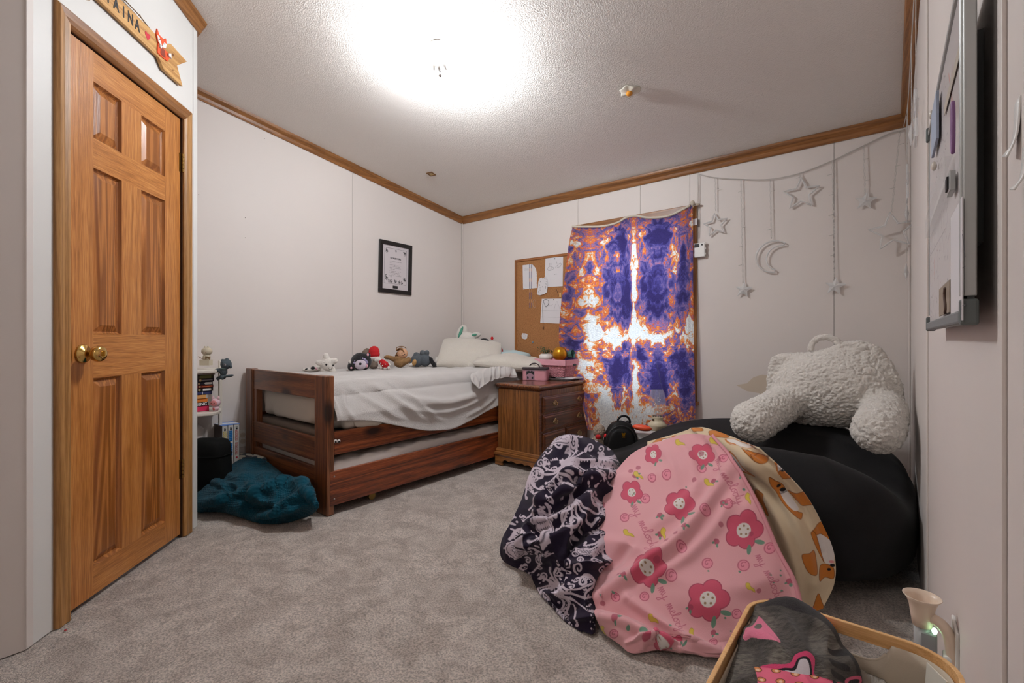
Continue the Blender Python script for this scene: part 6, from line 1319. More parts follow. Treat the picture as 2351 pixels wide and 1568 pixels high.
# ------------------------------------------------------------------ pink flowered blanket
PKB, RO, ROD, LF, YE = S(218, 160, 164), S(192, 88, 110), S(160, 66, 88), S(106, 138, 118), S(206, 180, 72)
def rose(p, x, y, r, al=1.0, sh=(1, 1)):
    p.ell(x, y, r*sh[0], r*sh[1], 0, RO, .45*al)
    for k in range(6): a = k*60; p.ell(x+0.55*r*math.cos(math.radians(a))*sh[0], y+0.55*r*math.sin(math.radians(a))*sh[1], r*.42*sh[0], r*.42*sh[1], 0, S(222, 140, 156), .8*al); 
    for k in range(6):
        a = math.radians(k*60+20); p.line([(x+r*sh[0]*math.cos(a+u)*.86, y+r*sh[1]*math.sin(a+u)*.86) for u in (-.45, 0, .45)], 1.6, ROD, .85*al)
    p.line([(x+r*sh[0]*f_*math.cos(f_*9), y+r*sh[1]*f_*math.sin(f_*9)) for f_ in np.linspace(0.05, 0.6, 9)], 1.5, ROD, .9*al)
def bigflower(p, x, y, r, ang):   # large plain blossom with a pale centre, two leaves
    ca, sa = math.cos(math.radians(ang)), math.sin(math.radians(ang))
    f = lambda u, v: (x+(u*ca-v*sa)*r, y+(u*sa+v*ca)*r)
    for k in range(5):
        a = k*1.2566+0.3; c = f(0.56*math.cos(a), 0.62*math.sin(a)); p.ell(c[0], c[1], r*.50, r*.50, 0, ROD); 
    for k in range(5):
        a = k*1.2566+0.3; c = f(0.56*math.cos(a), 0.62*math.sin(a)); p.ell(c[0], c[1], r*.45, r*.45, 0, S(196, 82, 104))
    c = f(0, 0); p.ell(c[0], c[1], r*.40, r*.40, 0, S(214, 206, 200))
    for k in range(5):
        a = k*1.2566; q = f(.24*math.cos(a), .24*math.sin(a)); p.ell(q[0], q[1], r*.07, r*.07, 0, S(150, 120, 90))
    for sgn in (-1, 1): q = f(1.05, sgn*.35); p.ell(q[0], q[1], r*.30, r*.13, ang+sgn*40, LF)
def leafdot(p, x, y, s=1): p.ell(x, y, 5*s, 4*s, 30, LF)
def berry(p, x, y, a): p.ell(x, y, 7, 7, 0, ROD, .85); p.ell(x+9*math.cos(math.radians(a)), y+9*math.sin(math.radians(a)), 5, 3, a, LF); p.ell(x+8*math.cos(math.radians(a+80)), y+8*math.sin(math.radians(a+80)), 4, 2.6, a+80, LF)
def chick(p, x, y, a):
    ca, sa = math.cos(math.radians(a)), math.sin(math.radians(a)); f = lambda u, v: (x+u*ca-v*sa, y+u*sa+v*ca)
    p.poly([f(-9, -4), f(-2, -6), f(3, 0), f(12, 2), f(18, 8), f(8, 7), f(0, 8), f(-7, 4)], YE, out=S(170, 140, 60), ow=1)
rows = [
 [(1385, 1118, 2.02), (1450, 1042, 2.12), (1520, 1012, 2.08), (1580, 996, 2.03), (1636, 1000, 1.88)],
 [(1375, 1160, 1.92), (1450, 1110, 1.93), (1530, 1085, 1.9), (1612, 1068, 1.84), (1694, 1070, 1.72)],
 [(1365, 1225, 1.8), (1440, 1190, 1.76), (1530, 1170, 1.73), (1635, 1158, 1.68), (1744, 1166, 1.6)],
 [(1362, 1300, 1.68), (1440, 1280, 1.62), (1540, 1270, 1.58), (1662, 1262, 1.54), (1784, 1262, 1.52)],
 [(1362, 1360, 1.58), (1430, 1365, 1.52), (1540, 1365, 1.48), (1672, 1358, 1.45), (1822, 1345, 1.46)],
 [(1370, 1404, 1.53), (1425, 1415, 1.49), (1510, 1440, 1.42), (1660, 1450, 1.38), (1842, 1420, 1.41)],
 [(1374, 1412, 1.52), (1428, 1424, 1.48), (1505, 1452, 1.4), (1580, 1490, 1.352), (1850, 1475, 1.39)]]
rows[6][3] = (1600, 1498, 1.352)
P, Q = patch(rows, 520, 520)
P = fold_noise(P, Q, 120, 0.030, 33, 0.7, stretch=(0.8, 1.3), edge=0.08)
fo = [([(1690, 1060), (1600, 1190), (1520, 1270), (1430, 1330), (1366, 1372)], 16, 0.035), ([(1700, 1110), (1640, 1210), (1560, 1290), (1480, 1340)], 14, 0.014), ([(1640, 1080), (1560, 1160), (1480, 1220)], 16, 0.014), ([(1700, 1075), (1760, 1180), (1800, 1280), (1838, 1390)], 8, 0.018),
      ([(1366, 1300), (1400, 1290), (1450, 1250)], 12, -0.02), ([(1500, 1020), (1540, 1060), (1560, 1120)], 12, 0.012), ([(1560, 1010), (1590, 1060), (1600, 1130)], 10, 0.010), ([(1440, 1370), (1520, 1430), (1600, 1480), (1660, 1500)], 13, 0.026), ([(1620, 1000), (1650, 1040), (1665, 1090)], 8, 0.012)]
P = folds_disp(P, Q, fo); P[..., 2] = np.maximum(P[..., 2], 0.006)
pt = Paint(Q, PKB)
for a in ((1672, 1158, 13), (1532, 1093, 12), (1611, 1076, 11), (1620, 1176, 13), (1542, 1093, 0), (1541, 1127, 0), (1481, 1143, 12), (1434, 1188, 11), (1565, 1257, 13), (1624, 1290, 14), (1708, 1297, 15), (1542, 1325, 14), (1479, 1367, 12), (1768, 1258, 14), (1412, 1370, 11), (1665, 1053, 11), (1498, 1100, 10), (1640, 1475, 12), (1655, 1205, 0), (1690, 1410, 12), (1400, 1440, 12)):
    if a[2]: rose(pt, *a)
for a in ((1450, 1130, 24, 70), (1500, 1043, 20, 60), (1612, 1043, 26, 70), (1560, 1158, 34, 60), (1708, 1215, 42, 55), (1490, 1308, 38, 60), (1625, 1378, 46, 55), (1402, 1150, 0, 0), (1545, 1485, 24, 10)):
    if a[2]: bigflower(pt, *a)
for a in ((1640, 1107, 20), (1460, 1095, -30), (1515, 1185, 60), (1572, 1215, 10), (1515, 1225, 90), (1660, 1155, 30), (1434, 1325, 60), (1645, 1240, 80), (1585, 1395, 90), (1640, 1450, 20), (1810, 1335, 70), (1770, 1380, 80), (1705, 1090, 40)): berry(pt, *a)
for k in range(60):
    a = rs.uniform(1370, 1840), rs.uniform(1040, 1490); leafdot(pt, a[0], a[1], rs.uniform(.5, .9)) if k % 3 else pt.ell(a[0], a[1], 6, 6, 0, ROD, .7)
for a in ((1464, 1090, 20), (1626, 1108, 15), (1718, 1140, 50), (1440, 1222, 10), (1524, 1220, 60), (1718, 1347, 20), (1498, 1420, 20), (1590, 1448, 50), (1560, 1018, 10), (1640, 1010, 20)): chick(pt, *a)
for a in ((1488, 1273, -68), (1548, 1430, -62)): script(pt, 'my melody', a[0]+8, a[1]+10, a[2]+180-60*0, 1.9, S(178, 96, 112), 1.5) if 0 else None
for (x, y, a) in ((1640, 1056, 62), (1448, 1160, 66), (1735, 1275, 66), (1510, 1350, 64)): script(pt, 'my melody', x, y, a, 2.35, S(184, 100, 118), 1.7)
pt.line([(1640, 1003), (1700, 1075), (1748, 1166), (1788, 1262), (1826, 1345), (1846, 1420)], 6, S(208, 138, 150), .5)
PKM = vcol('printed_fleece')
pb = thing('pink_blanket', 'pink fleece blanket printed with roses and cursive script draped off the bean bag', 'blanket', (-0.5, 1.6, 0.0))
obj('cloth', grid(P), PKM, pb, smooth=True, solid=0.006, col=pt.c.reshape(-1, 3))
obj('side_hem', tube(P[::4, -1]*1.0, 0.007, 8), mat('hem_pink', S(208, 142, 150), 0.9), pb, smooth=True)
rows = [
 [(1362, 1392, 1.56), (1405, 1404, 1.52), (1455, 1420, 1.48), (1520, 1448, 1.43), (1600, 1480, 1.385), (1672, 1500, 1.36)],
 [(1366, 1412, 1.50), (1410, 1422, 1.45), (1460, 1440, 1.42), (1515, 1462, 1.385), (1590, 1488, 1.36), (1672, 1507, 1.345)],
 [(1376, 1436, 1.485), (1415, 1452, 1.42), (1458, 1468, 1.39), (1510, 1480, 1.37), (1580, 1496, 1.352), (1672, 1511, 1.34)],
 [(1386, 1455, 1.475), (1420, 1478, 1.415), (1452, 1500, 1.375), (1512, 1493, 1.385), (1575, 1500, 1.365), (1672, 1514, 1.342)]]
P, Q = patch(rows, 150, 330); P = fold_noise(P, Q, 55, 0.020, 41, 1.0, edge=0.12); P = folds_disp(P, Q, [([(1380, 1415), (1430, 1432), (1500, 1465), (1560, 1490)], 7, 0.02), ([(1440, 1475), (1480, 1462), (1520, 1470), (1560, 1478)], 5, 0.02)]); P[..., 2] = np.maximum(P[..., 2], 0.005)
pt = Paint(Q, PKB); rose(pt, 1410, 1455, 11); bigflower(pt, 1520, 1480, 18, 0); leafdot(pt, 1442, 1446); leafdot(pt, 1474, 1456); pt.ell(1480, 1466, 6, 8, 0, RO); chick(pt, 1385, 1445, 50); berry(pt, 1415, 1426, 10)
obj('turned_under_end', grid(P), PKM, pb, smooth=True, solid=0.006, col=pt.c.reshape(-1, 3))

# ------------------------------------------------------------------ dark purple paisley blanket
rows = [
 [(1262, 1022, 2.26), (1280, 1004, 2.28), (1305, 999, 2.28), (1330, 1002, 2.28), (1360, 1008, 2.28), (1392, 1024, 2.28), (1408, 1036, 2.28)],
 [(1238, 1050, 2.20), (1262, 1040, 2.14), (1295, 1036, 2.10), (1330, 1040, 2.10), (1365, 1046, 2.12), (1400, 1056, 2.16), (1424, 1068, 2.24)],
 [(1214, 1092, 2.14), (1245, 1088, 2.03), (1285, 1086, 1.97), (1325, 1086, 1.96), (1362, 1086, 2.00), (1400, 1086, 2.06), (1424, 1088, 2.18)],
 [(1198, 1145, 2.06), (1235, 1144, 1.94), (1275, 1144, 1.87), (1318, 1144, 1.85), (1355, 1142, 1.88), (1386, 1140, 1.95), (1404, 1136, 2.06)],
 [(1174, 1196, 2.00), (1218, 1198, 1.88), (1265, 1200, 1.79), (1312, 1200, 1.76), (1352, 1198, 1.78), (1386, 1194, 1.83), (1408, 1186, 1.94)],
 [(1150, 1246, 1.97), (1200, 1252, 1.83), (1258, 1254, 1.72), (1308, 1254, 1.68), (1352, 1252, 1.69), (1388, 1248, 1.74), (1412, 1240, 1.82)],
 [(1156, 1288, 1.95), (1200, 1296, 1.86), (1262, 1304, 1.70), (1308, 1306, 1.62), (1348, 1304, 1.62), (1380, 1300, 1.66), (1402, 1290, 1.74)],
 [(1216, 1320, 1.83), (1238, 1336, 1.76), (1272, 1350, 1.66), (1306, 1356, 1.58), (1338, 1352, 1.56), (1356, 1346, 1.57), (1370, 1338, 1.62)],
 [(1238, 1360, 1.715), (1262, 1384, 1.645), (1288, 1400, 1.59), (1312, 1404, 1.54), (1338, 1404, 1.51), (1356, 1400, 1.51), (1367, 1394, 1.54)],
 [(1272, 1396, 1.62), (1294, 1420, 1.555), (1318, 1438, 1.515), (1336, 1448, 1.49), (1350, 1454, 1.475), (1360, 1456, 1.47), (1367, 1452, 1.48)]]
P, Q = patch(rows, 620, 420)
P = fold_noise(P, Q, 75, 0.052, 53, 1.2, stretch=(0.9, 1.0), edge=0.16); P = fold_noise(P, Q, 34, 0.014, 59, 0.9, edge=0.22)
P = folds_disp(P, Q, [([(1230, 1170), (1262, 1120), (1310, 1092), (1370, 1092), (1420, 1092)], 10, 0.035), ([(1215, 1200), (1260, 1168), (1300, 1140), (1350, 1118)], 8, -0.03), ([(1262, 1165), (1300, 1128), (1360, 1104), (1396, 1130), (1400, 1170)], 9, 0.035), ([(1275, 1040), (1300, 1015), (1330, 1014)], 12, 0.03), ([(1290, 1052), (1330, 1030), (1390, 1050)], 7, -0.015),
  ([(1370, 1180), (1330, 1230), (1292, 1290), (1280, 1350)], 9, -0.025), ([(1345, 1210), (1320, 1260), (1300, 1300), (1305, 1380)], 7, 0.02), ([(1235, 1300), (1255, 1260), (1262, 1220)], 8, 0.03), ([(1180, 1290), (1200, 1250), (1230, 1205)], 9, 0.03), ([(1320, 1240), (1350, 1215), (1390, 1205)], 9, -0.04), ([(1300, 1290), (1340, 1300), (1390, 1285), (1408, 1240)], 9, 0.03)])
P[..., 2] = np.maximum(P[..., 2], 0.004)
PW = S(192, 178, 188); pt = Paint(Q, S(30, 20, 40))
def spiral(cx, cy_, r, a0, w=5, turns=1.4, sgn=1, tail=None):
    pts = [(cx+r*(1-.82*t)*math.cos(a0+sgn*t*turns*6.28), cy_+r*(1-.82*t)*math.sin(a0+sgn*t*turns*6.28)) for t in np.linspace(0, 1, 16)]
    if tail is not None: pts = [tail]+pts
    pt.line(pts, w, PW)
def dots(pts, n, r0, r1):
    q = smoothpts(pts, n)
    for i, a in enumerate(q): r = r0+(r1-r0)*i/(n-1); pt.ell(a[0], a[1], r, r, 0, PW)
def feather(cx, cy_, ang, L, spread=1.0, n=6):
    for k in range(n):
        s_ = (k-(n-1)/2)/(n/2); a = math.radians(ang)+s_*0.8*spread; b = a+s_*0.9
        p0 = (cx, cy_); p1 = (cx+L*.5*math.cos(a), cy_+L*.5*math.sin(a)); p2 = (p1[0]+L*.45*math.cos(b), p1[1]+L*.45*math.sin(b)); p3 = (p2[0]+L*.16*math.cos(b+s_*2.2), p2[1]+L*.16*math.sin(b+s_*2.2))
        pt.line([p0, p1, p2, p3], 4.2, PW); pt.ell(p3[0], p3[1], 4.2, 4.2, 0, PW)
        if k % 2: dots([(p0[0]+3, p0[1]+3), (p1[0]+4, p1[1]+2), (p2[0]+3, p2[1]+3)], 9, 1.0, 1.8)
def leaf(cx, cy_, rx, ry, ang):
    ca, sa = math.cos(math.radians(ang)), math.sin(math.radians(ang)); f = lambda u, v: (cx+u*ca-v*sa, cy_+u*sa+v*ca)
    pt.poly([f(rx*math.cos(a)*(1+.05*math.cos(12*a)), ry*math.sin(a)*(1+.05*math.cos(12*a))) for a in np.linspace(0, 6.28, 36)[:-1]], PW, sm=False)
    D = S(30, 20, 40)
    pt.line([f(rx*.84*math.cos(a), ry*.84*math.sin(a)) for a in np.linspace(0, 6.28, 30)], 1.2, D, sm=False)
    for i in range(-3, 4):
        for j in range(-3, 4):
            u, v = i*rx*.26+(j % 2)*rx*.13, j*ry*.24
            if (u/rx)**2+(v/ry)**2 < .48: pt.line([f(u-rx*.09, v), f(u, v-ry*.10), f(u+rx*.09, v)], 1.2, D)
def paisley(cx, cy_, r, ang, sgn=1):
    ca, sa = math.cos(math.radians(ang)), math.sin(math.radians(ang)); f = lambda u, v: (cx+(u*ca-v*sa*sgn)*r, cy_+(u*sa+v*ca*sgn)*r)
    pt.line([f(0, -1.9), f(-.35, -1.2), f(-.85, -.5), f(-.95, .2), (f(-.5, .9)), f(.2, 1.0), f(.85, .6), f(.85, -.1), f(.35, -.45), f(-.05, -.15), f(.1, .25)], 5.5, PW)
    dots([f(.0, -1.3), f(-.4, -.5), f(-.5, .2), f(-.1, .6), f(.4, .5), f(.5, .15)], 11, 1.4, 2.6)
rp = random.Random(21)
# filler first: small scrolls, dots and eyes, then the large figures
for k in range(300):
    x, y = rp.uniform(1150, 1428), rp.uniform(1005, 1450); c = rp.random()
    if c < .35: spiral(x, y, rp.uniform(6, 10), rp.uniform(0, 6.28), 3.0, 1.2, rp.choice((-1, 1)))
    elif c < .6: dots([(x, y), (x+rp.uniform(-18, 18), y+rp.uniform(-18, 18)), (x+rp.uniform(-26, 26), y+rp.uniform(-26, 26))], 6, 1.2, 2.8)
    elif c < .8: pt.ell(x, y, 9, 5.5, rp.uniform(0, 180), PW); pt.ell(x, y, 6, 3, 0, S(30, 20, 40)); pt.ell(x, y, 2, 1.5, 0, PW)
    else: pt.line([(x, y), (x+rp.uniform(-10, 10), y+rp.uniform(-14, 14)), (x+rp.uniform(-24, 24), y+rp.uniform(-24, 24))], 3.5, PW)
D_ = S(30, 20, 40)
for cx_, cy_, rx, ry in ((1335, 1180, 42, 46), (1290, 1255, 22, 60), (1330, 1400, 26, 46), (1318, 1048, 30, 10)): pt.ell(cx_, cy_, rx, ry, 0, D_)
leaf(1288, 1018, 24, 15, -15); leaf(1250, 1210, 19, 42, -12); leaf(1183, 1262, 24, 20, 40); leaf(1345, 1268, 22, 11, 20)
feather(1292, 1068, -20, 62); feather(1292, 1070, 120, 50); feather(1315, 1130, 92, 86, 0.8, 7); feather(1280, 1345, 50, 92, 0.9, 6); feather(1280, 1345, 200, 46, .8, 5); feather(1215, 1090, 110, 50); feather(1380, 1040, 60, 46); feather(1380, 1235, 100, 44)
paisley(1310, 1195, 20, 20); paisley(1310, 1072, 14, -60); paisley(1232, 1090, 15, 10, -1); paisley(1345, 1340, 17, 190); paisley(1250, 1370, 14, 30); paisley(1190, 1225, 13, 60, -1); paisley(1385, 1068, 13, -40); paisley(1365, 1150, 12, -30)
pt.ell(1362, 1150, 12, 9, 55, PW); pt.ell(1362, 1150, 9, 6, 55, D_); pt.ell(1362, 1150, 5.5, 3.5, 55, PW)
pt.ell(1235, 1280, 10, 14, -15, PW); pt.ell(1235, 1280, 7, 11, -15, D_); pt.ell(1235, 1280, 4, 7.5, -15, PW)
for k in range(9): a = (1352+k*6.2, 1275-k*5.0); pt.poly([(a[0], a[1]), (a[0]+5, a[1]-11), (a[0]+9, a[1]-1)], PW, sm=False); pt.ell(a[0]+6, a[1]+8, 2.4, 2.4, 0, PW)
obj('paisley_blanket', grid(P), vcol('printed_plush', bump=(500, 0.4, 0.003), sheen=0.1), smooth=True, solid=0.007, col=pt.c.reshape(-1, 3), label='dark purple fleece blanket with white paisley scrolls heaped on the carpet beside the bean bag', cat='blanket')

# ------------------------------------------------------------------ behind the bean bag
bp = thing('backpack', 'small black backpack with a gold bear emblem standing behind the bean bag', 'backpack', tuple(np.append(atD(1425, 980, 2.98)[:2], 0.0)), YAW, local=True)
BKM = mat('backpack_black', S(10, 10, 11), 0.6, bump=(300, 0.3, 0.002), spec=0.3)
def dome(w_, h_, d_, z0=0.0, nz=26, nt=40, p=0.34):
    R = []
    for i in range(nz+1):
        t = i/nz; z = z0+h_*t; ww = w_/2*(1-max(0, (t-.55)/.45)**2.6)**.5 if t > .55 else w_/2
        ww = max(ww, 1e-4); R.append([(float(sgnpow(np.array(math.cos(a)), .4))*ww, float(sgnpow(np.array(math.sin(a)), .6))*d_/2*min(1, (ww/(w_/2))**.5+.0), z) for a in np.linspace(0, 2*math.pi, nt, endpoint=False)])
    return grid(np.array(R), wrap=True)
obj('body', dome(0.215, 0.415, 0.12, 0.002), BKM, bp, smooth=True)
obj('front_pocket', xf(dome(0.185, 0.36, 0.05, 0.02), T(-0.012, -0.060, 0)), BKM, bp, smooth=True)
obj('zipper', tube([(-0.012+0.095*math.cos(t), -0.068, 0.285+0.108*math.sin(t)) for t in np.linspace(0, math.pi, 26)], 0.0028, 6), mat('zip_black', S(46, 46, 46), 0.4), bp, smooth=True)
obj('carry_handle', tube([(0.02+0.040*math.cos(t), 0.0, 0.405+0.040*math.sin(t)) for t in np.linspace(-0.2, math.pi+0.2, 18)], 0.007, 8), BKM, bp, smooth=True)
obj('shoulder_strap', tube([(0.05, 0.05, 0.40), (0.085, 0.055, 0.36), (0.105, 0.05, 0.30), (0.11, 0.05, 0.2)], 0.012, 8), BKM, bp, smooth=True)
obj('emblem', xf(join(xf(cyl(0.0095, 0, 0.003, 20), T(0, 0.006, 0)), xf(cyl(0.0045, 0, 0.003, 14), T(-0.008, 0.014, 0)), xf(cyl(0.0045, 0, 0.003, 14), T(0.008, 0.014, 0)), box(-0.009, 0.009, -0.012, -0.006, 0, 0.003)), T(-0.002, -0.0855, 0.335)@Rx(90)), mat('gold', S(206, 146, 36), 0.28, 0.75), bp)
t = Toy('speckled_plush', 'tall fuzzy speckled beige plush with red feet behind the bean bag beside the backpack', 'plush toy', np.append(atD(1376, 990, 3.02)[:2], 0.0))
spk = mat('speckle_fur', S(158, 140, 124), 0.95, bump=(200, 0.9, 0.006), var=(260, 0.7))
t.soft('body', [t.E(0, 118, 14, 17, 13), t.E(0, 50, 20, 52, 18), t.E(-4, 85, 16, 24, 14)], spk, amp=1.0, freq=0.7)
t.hard('feet', join(t.E(-6, 109, 6.5, 5.5, 5, y=-17), t.E(13, 111, 6, 5.5, 5, y=-16)), REDP)
WBX = mat('white_card', S(196, 190, 188), 0.7)
wx = thing('white_box', 'white cardboard box on the floor holding up the lantern beside the bean bag', 'box', tuple(np.append(atD(1490, 990, 3.02)[:2], 0)), math.radians(12), local=True)
obj('box_body', box(-0.13, 0.14, -0.09, 0.16, 0, 0.335), WBX, wx, bevel=0.004); obj('box_flap', box(-0.128, 0.138, -0.092, -0.09, 0.27, 0.335), mat('white_card2', S(206, 202, 200), 0.7), wx)
oc = thing('orange_case', 'bright orange oblong case lying on the white box', 'case', tuple(atD(1474, 990, 2.94)), YAW+math.radians(-25), local=True)
rr_ = []
obj('case', xf(join(ell(0.062, 0.026, 0.020, 32, 16)), T(0.0, 0, 0.022)@Sc(1, 1, 1)@Ry(4)), mat('orange_shell', S(226, 82, 42), 0.45, bump=(60, 0.2, 0.002)), oc, smooth=True)
obj('seam', tube([(0.0612*math.cos(a), 0.0252*math.sin(a), 0.023+0.0009*math.cos(a)) for a in np.linspace(0, 6.28, 50)[:-1]], 0.0012, 5, closed=True), mat('orange_dark', S(170, 60, 30), 0.5), oc, smooth=True)
ln_p = atD(1509, 984, 3.08); ln = thing('lantern', 'cream camping lantern with a clear glass globe standing before the curtain blanket', 'lantern', (ln_p[0], ln_p[1], 0.336), local=True)
CRM = mat('lantern_cream', S(206, 194, 166), 0.4)
obj('base', lathe([(0.052, 0), (0.058, 0.004), (0.062, 0.03), (0.064, 0.034), (0.040, 0.056), (0.036, 0.060), (0.036, 0.080), (0.038, 0.083), (0.036, 0.086), (0.030, 0.086)], 40), CRM, ln, smooth=True)
obj('knob', xf(cyl(0.007, 0, 0.006, 18), T(-0.012, -0.034, 0.069)@Rx(90)@Ry(-12)), mat('knob_brown', S(70, 58, 40), 0.4), ln)
obj('burner_ring', join(*[xf(box(-0.002, 0.002, -0.0015, 0.0015, 0, 0.008), Rz(24*k)@T(0.028, 0, 0.086)) for k in range(15)]), mat('burner_metal', S(96, 86, 66), 0.4, 0.8), ln)
obj('globe', lathe([(0.027, 0.088), (0.034, 0.098), (0.045, 0.118), (0.052, 0.145), (0.053, 0.185), (0.051, 0.225), (0.046, 0.250), (0.036, 0.268)], 40, closed=False), clear('lantern_glass', (0.92, 0.92, 0.92), 0.16, 0.03), ln, smooth=True)
obj('light_wires', join(*[tube([(0.010*math.cos(a), 0.010*math.sin(a), 0.088), (0.018*math.cos(a+.5), 0.018*math.sin(a+.5), 0.15), (0.012*math.cos(a+1), 0.012*math.sin(a+1), 0.20+0.01*k)], 0.0009, 5) for k, a in enumerate(np.linspace(0, 5.5, 6))]), mat('wire_silver', S(200, 196, 190), 0.25, 0.6), ln)
obj('crystal_beads', join(*[xf(ell(0.003, 0.003, 0.003, 8, 6), T(0.018*math.cos(a), 0.018*math.sin(a), 0.13+0.012*k)) for k, a in enumerate(np.linspace(0, 8, 8))]), mat('bead_clear', S(236, 236, 236), 0.05, spec=1.0), ln, smooth=True)

# ================================================================== RIGHT WALL: WHITEBOARD
AL = mat('aluminium', S(176, 178, 176), 0.35, 0.7); GP_ = mat('board_grey', S(112, 116, 116), 0.5)
y0, y1, z0, z1 = 0.731, 1.338, 0.972, 1.392; xf0 = 0.0685
wbn = thing('whiteboard', 'aluminium framed whiteboard covered in faint marker scribbles on the right wall', 'whiteboard', (XW3, 1.09, z0))
ny, nz = 360, 240; YY, ZZ = np.meshgrid(np.linspace(y0+0.006, y1-0.006, ny), np.linspace(z0+0.006, z1-0.006, nz))
Qw = np.stack([(YY-y0)*1200, (z1-ZZ)*1100], -1); pt = Paint(Qw, S(206, 200, 200)); rw = random.Random(5)
for k in range(170):
    x = rw.uniform(250, 725); y = rw.uniform(10, 450); c = [S(70, 68, 72), S(110, 108, 112), S(190, 150, 150)][0 if rw.random() < .55 else (1 if rw.random() < .7 else 2)]
    a = rw.uniform(-.5, .5)+1.5*(rw.random() < .4); l_ = rw.uniform(5, 22); pt.line([(x, y), (x+l_*.5*math.cos(a)+rw.uniform(-3, 3), y+l_*.5*math.sin(a)), (x+l_*math.cos(a), y+l_*math.sin(a)+rw.uniform(-3, 3))], 2.0, c, .55)
for q in ([(240, 60), (200, 120), (215, 160), (170, 190)], [(185, 70), (200, 100), (180, 130), (195, 175)]): pt.line(q, 4, S(226, 120, 96), .8)
for q in ([(330, 340), (420, 250), (480, 330), (440, 400), (380, 420)], [(90, 330), (150, 300), (260, 330)], [(300, 300), (700, 296)], [(560, 320), (575, 335), (560, 350), (580, 360)]): pt.line(q, 1.6, S(120, 116, 120), .7)
pt.line([(560, 318), (580, 330), (566, 342), (584, 352)], 3, S(220, 130, 120), .8)
obj('writing_surface', grid(np.stack([np.full_like(YY, xf0), YY, ZZ], -1)), vcol('marker_board', rough=0.25, sheen=0, bump=None, spec=0.5), wbn, smooth=True, col=pt.c.reshape(-1, 3))
obj('backing', join(box(xf0+0.0008, xf0+0.007, y0+0.004, y1-0.004, z0+0.004, z1-0.004), box(xf0+0.006, XW3-0.0005, y0+0.10, y1-0.10, z0+0.10, z1-0.05)), GP_, wbn)
obj('frame', join(box(xf0-0.003, xf0+0.0085, y0-0.002, y0+0.008, z0+0.025, z1), box(xf0-0.005, xf0-0.001, y0+0.006, y0+0.013, z0+0.025, z1)), AL, wbn, bevel=0.0015)
obj('frame', box(xf0-0.002, xf0+0.0085, y1-0.007, y1, z0+0.025, z1), AL, wbn, bevel=0.0015)
obj('frame', box(xf0-0.003, xf0+0.0085, y0, y1, z1-0.010, z1), AL, wbn, bevel=0.0015)
obj('bottom_rail', box(xf0-0.006, xf0+0.0085, y0+0.01, y1-0.01, z0-0.006, z0+0.010), GP_, wbn, bevel=0.003)
for yy in (y0, y1-0.004): 
    for zz in (z0-0.008, z1-0.022): obj('corner_cap', box(xf0-0.006, xf0+0.010, yy-0.005, yy+0.009, zz, zz+0.030), mat('cap_grey', S(96, 102, 100), 0.5), wbn, bevel=0.003)
xo = xf0-0.001
def wl_(pts): return [tuple(onX(a, b, xo)) for a, b in pts]
def wthing(name, label, cat, px, py): return thing(name, label, cat, tuple(onX(px, py, xo)))
def rectW(px0, px1, py0, py1, off=0.001, th=0.001):
    a = onX(px0, (py0+py1)/2, xo); b = onX(px1, (py0+py1)/2, xo); zt = onX(px0, py0, xo)[2]; zb = onX(px0, py1, xo)[2]
    return box(xo-off-th, xo-off, min(a[1], b[1]), max(a[1], b[1]), zb, zt)
t_ = wthing('blue_ribbon', 'pale blue ribbon tag with a white bead hanging at the far edge of the whiteboard', 'ribbon', 2152, 320)
obj('ribbon', rectW(2148, 2160, 262, 362, 0.002, 0.004), mat('ribbon_blue', S(158, 168, 186), 0.7), t_, bevel=0.001)
for (a, b) in ((2147, 262), (2153, 380)): p = onX(a, b, xo); obj('bead', xf(ell(0.004, 0.007, 0.008, 14, 10), T(p[0]-0.005, p[1], p[2])), mat('bead_pearl', S(206, 198, 186), 0.2), t_, smooth=True)
t_ = wthing('purple_hair_tie', 'purple elongated hair band hanging on the whiteboard near its close edge', 'hair band', 2208, 290)
p = onX(2209, 288, xo); obj('band', tube([(p[0]-0.008, p[1]+0.007*math.cos(a), p[2]-0.0+0.030*math.sin(a)) for a in np.linspace(0, 6.28, 30)[:-1]], 0.0020, 8, closed=True), mat('band_purple', S(140, 96, 144), 0.6), t_, smooth=True)
t_ = wthing('magnet_clip', 'small black and silver magnetic clip on the middle of the whiteboard', 'clip', 2193, 425)
obj('clip', rectW(2189, 2197, 408, 452, 0.001, 0.006), AL, t_, bevel=0.001); obj('grip', rectW(2191, 2195, 412, 440, 0.007, 0.002), INK, t_)
t_ = wthing('paper_snippet', 'crinkle-edged brown paper snippet stuck low on the whiteboard', 'paper', 2174, 690)
a, b = onX(2163, 690, xo), onX(2189, 690, xo); zt, zb = onX(2174, 655, xo)[2], onX(2174, 722, xo)[2]; Yh, Yl = a[1], b[1]
zz = [(Yh-(0.006 if k % 2 else 0), zt+(zb-zt)*k/16) for k in range(17)]; pl_ = zz+[(Yl, zb), (Yl, zt)]
obj('snippet', xf(prism([(q[0], q[1]) for q in pl_], 0.0012), Matrix(((0, 0, 1, xo-0.004), (1, 0, 0, 0), (0, 1, 0, 0), (0, 0, 0, 1)))), mat('kraft', S(150, 134, 118), 0.8), t_)
p = onX(2181, 690, xo); obj('dark_twist', tube([(xo-0.005, p[1]+0.008*math.sin(k), p[2]+0.018-0.006*k) for k in range(7)], 0.002, 6), mat('twist_brown', S(88, 66, 56), 0.7), t_, smooth=True)
t_ = wthing('taped_drawing', 'curled white drawing taped low at the near side of the whiteboard', 'drawing', 2205, 650)
obj('sheet', rectW(2191, 2219, 500, 741, 0.0025, 0.001), mat('paper', S(214, 210, 212), 0.8), t_)
dl = []
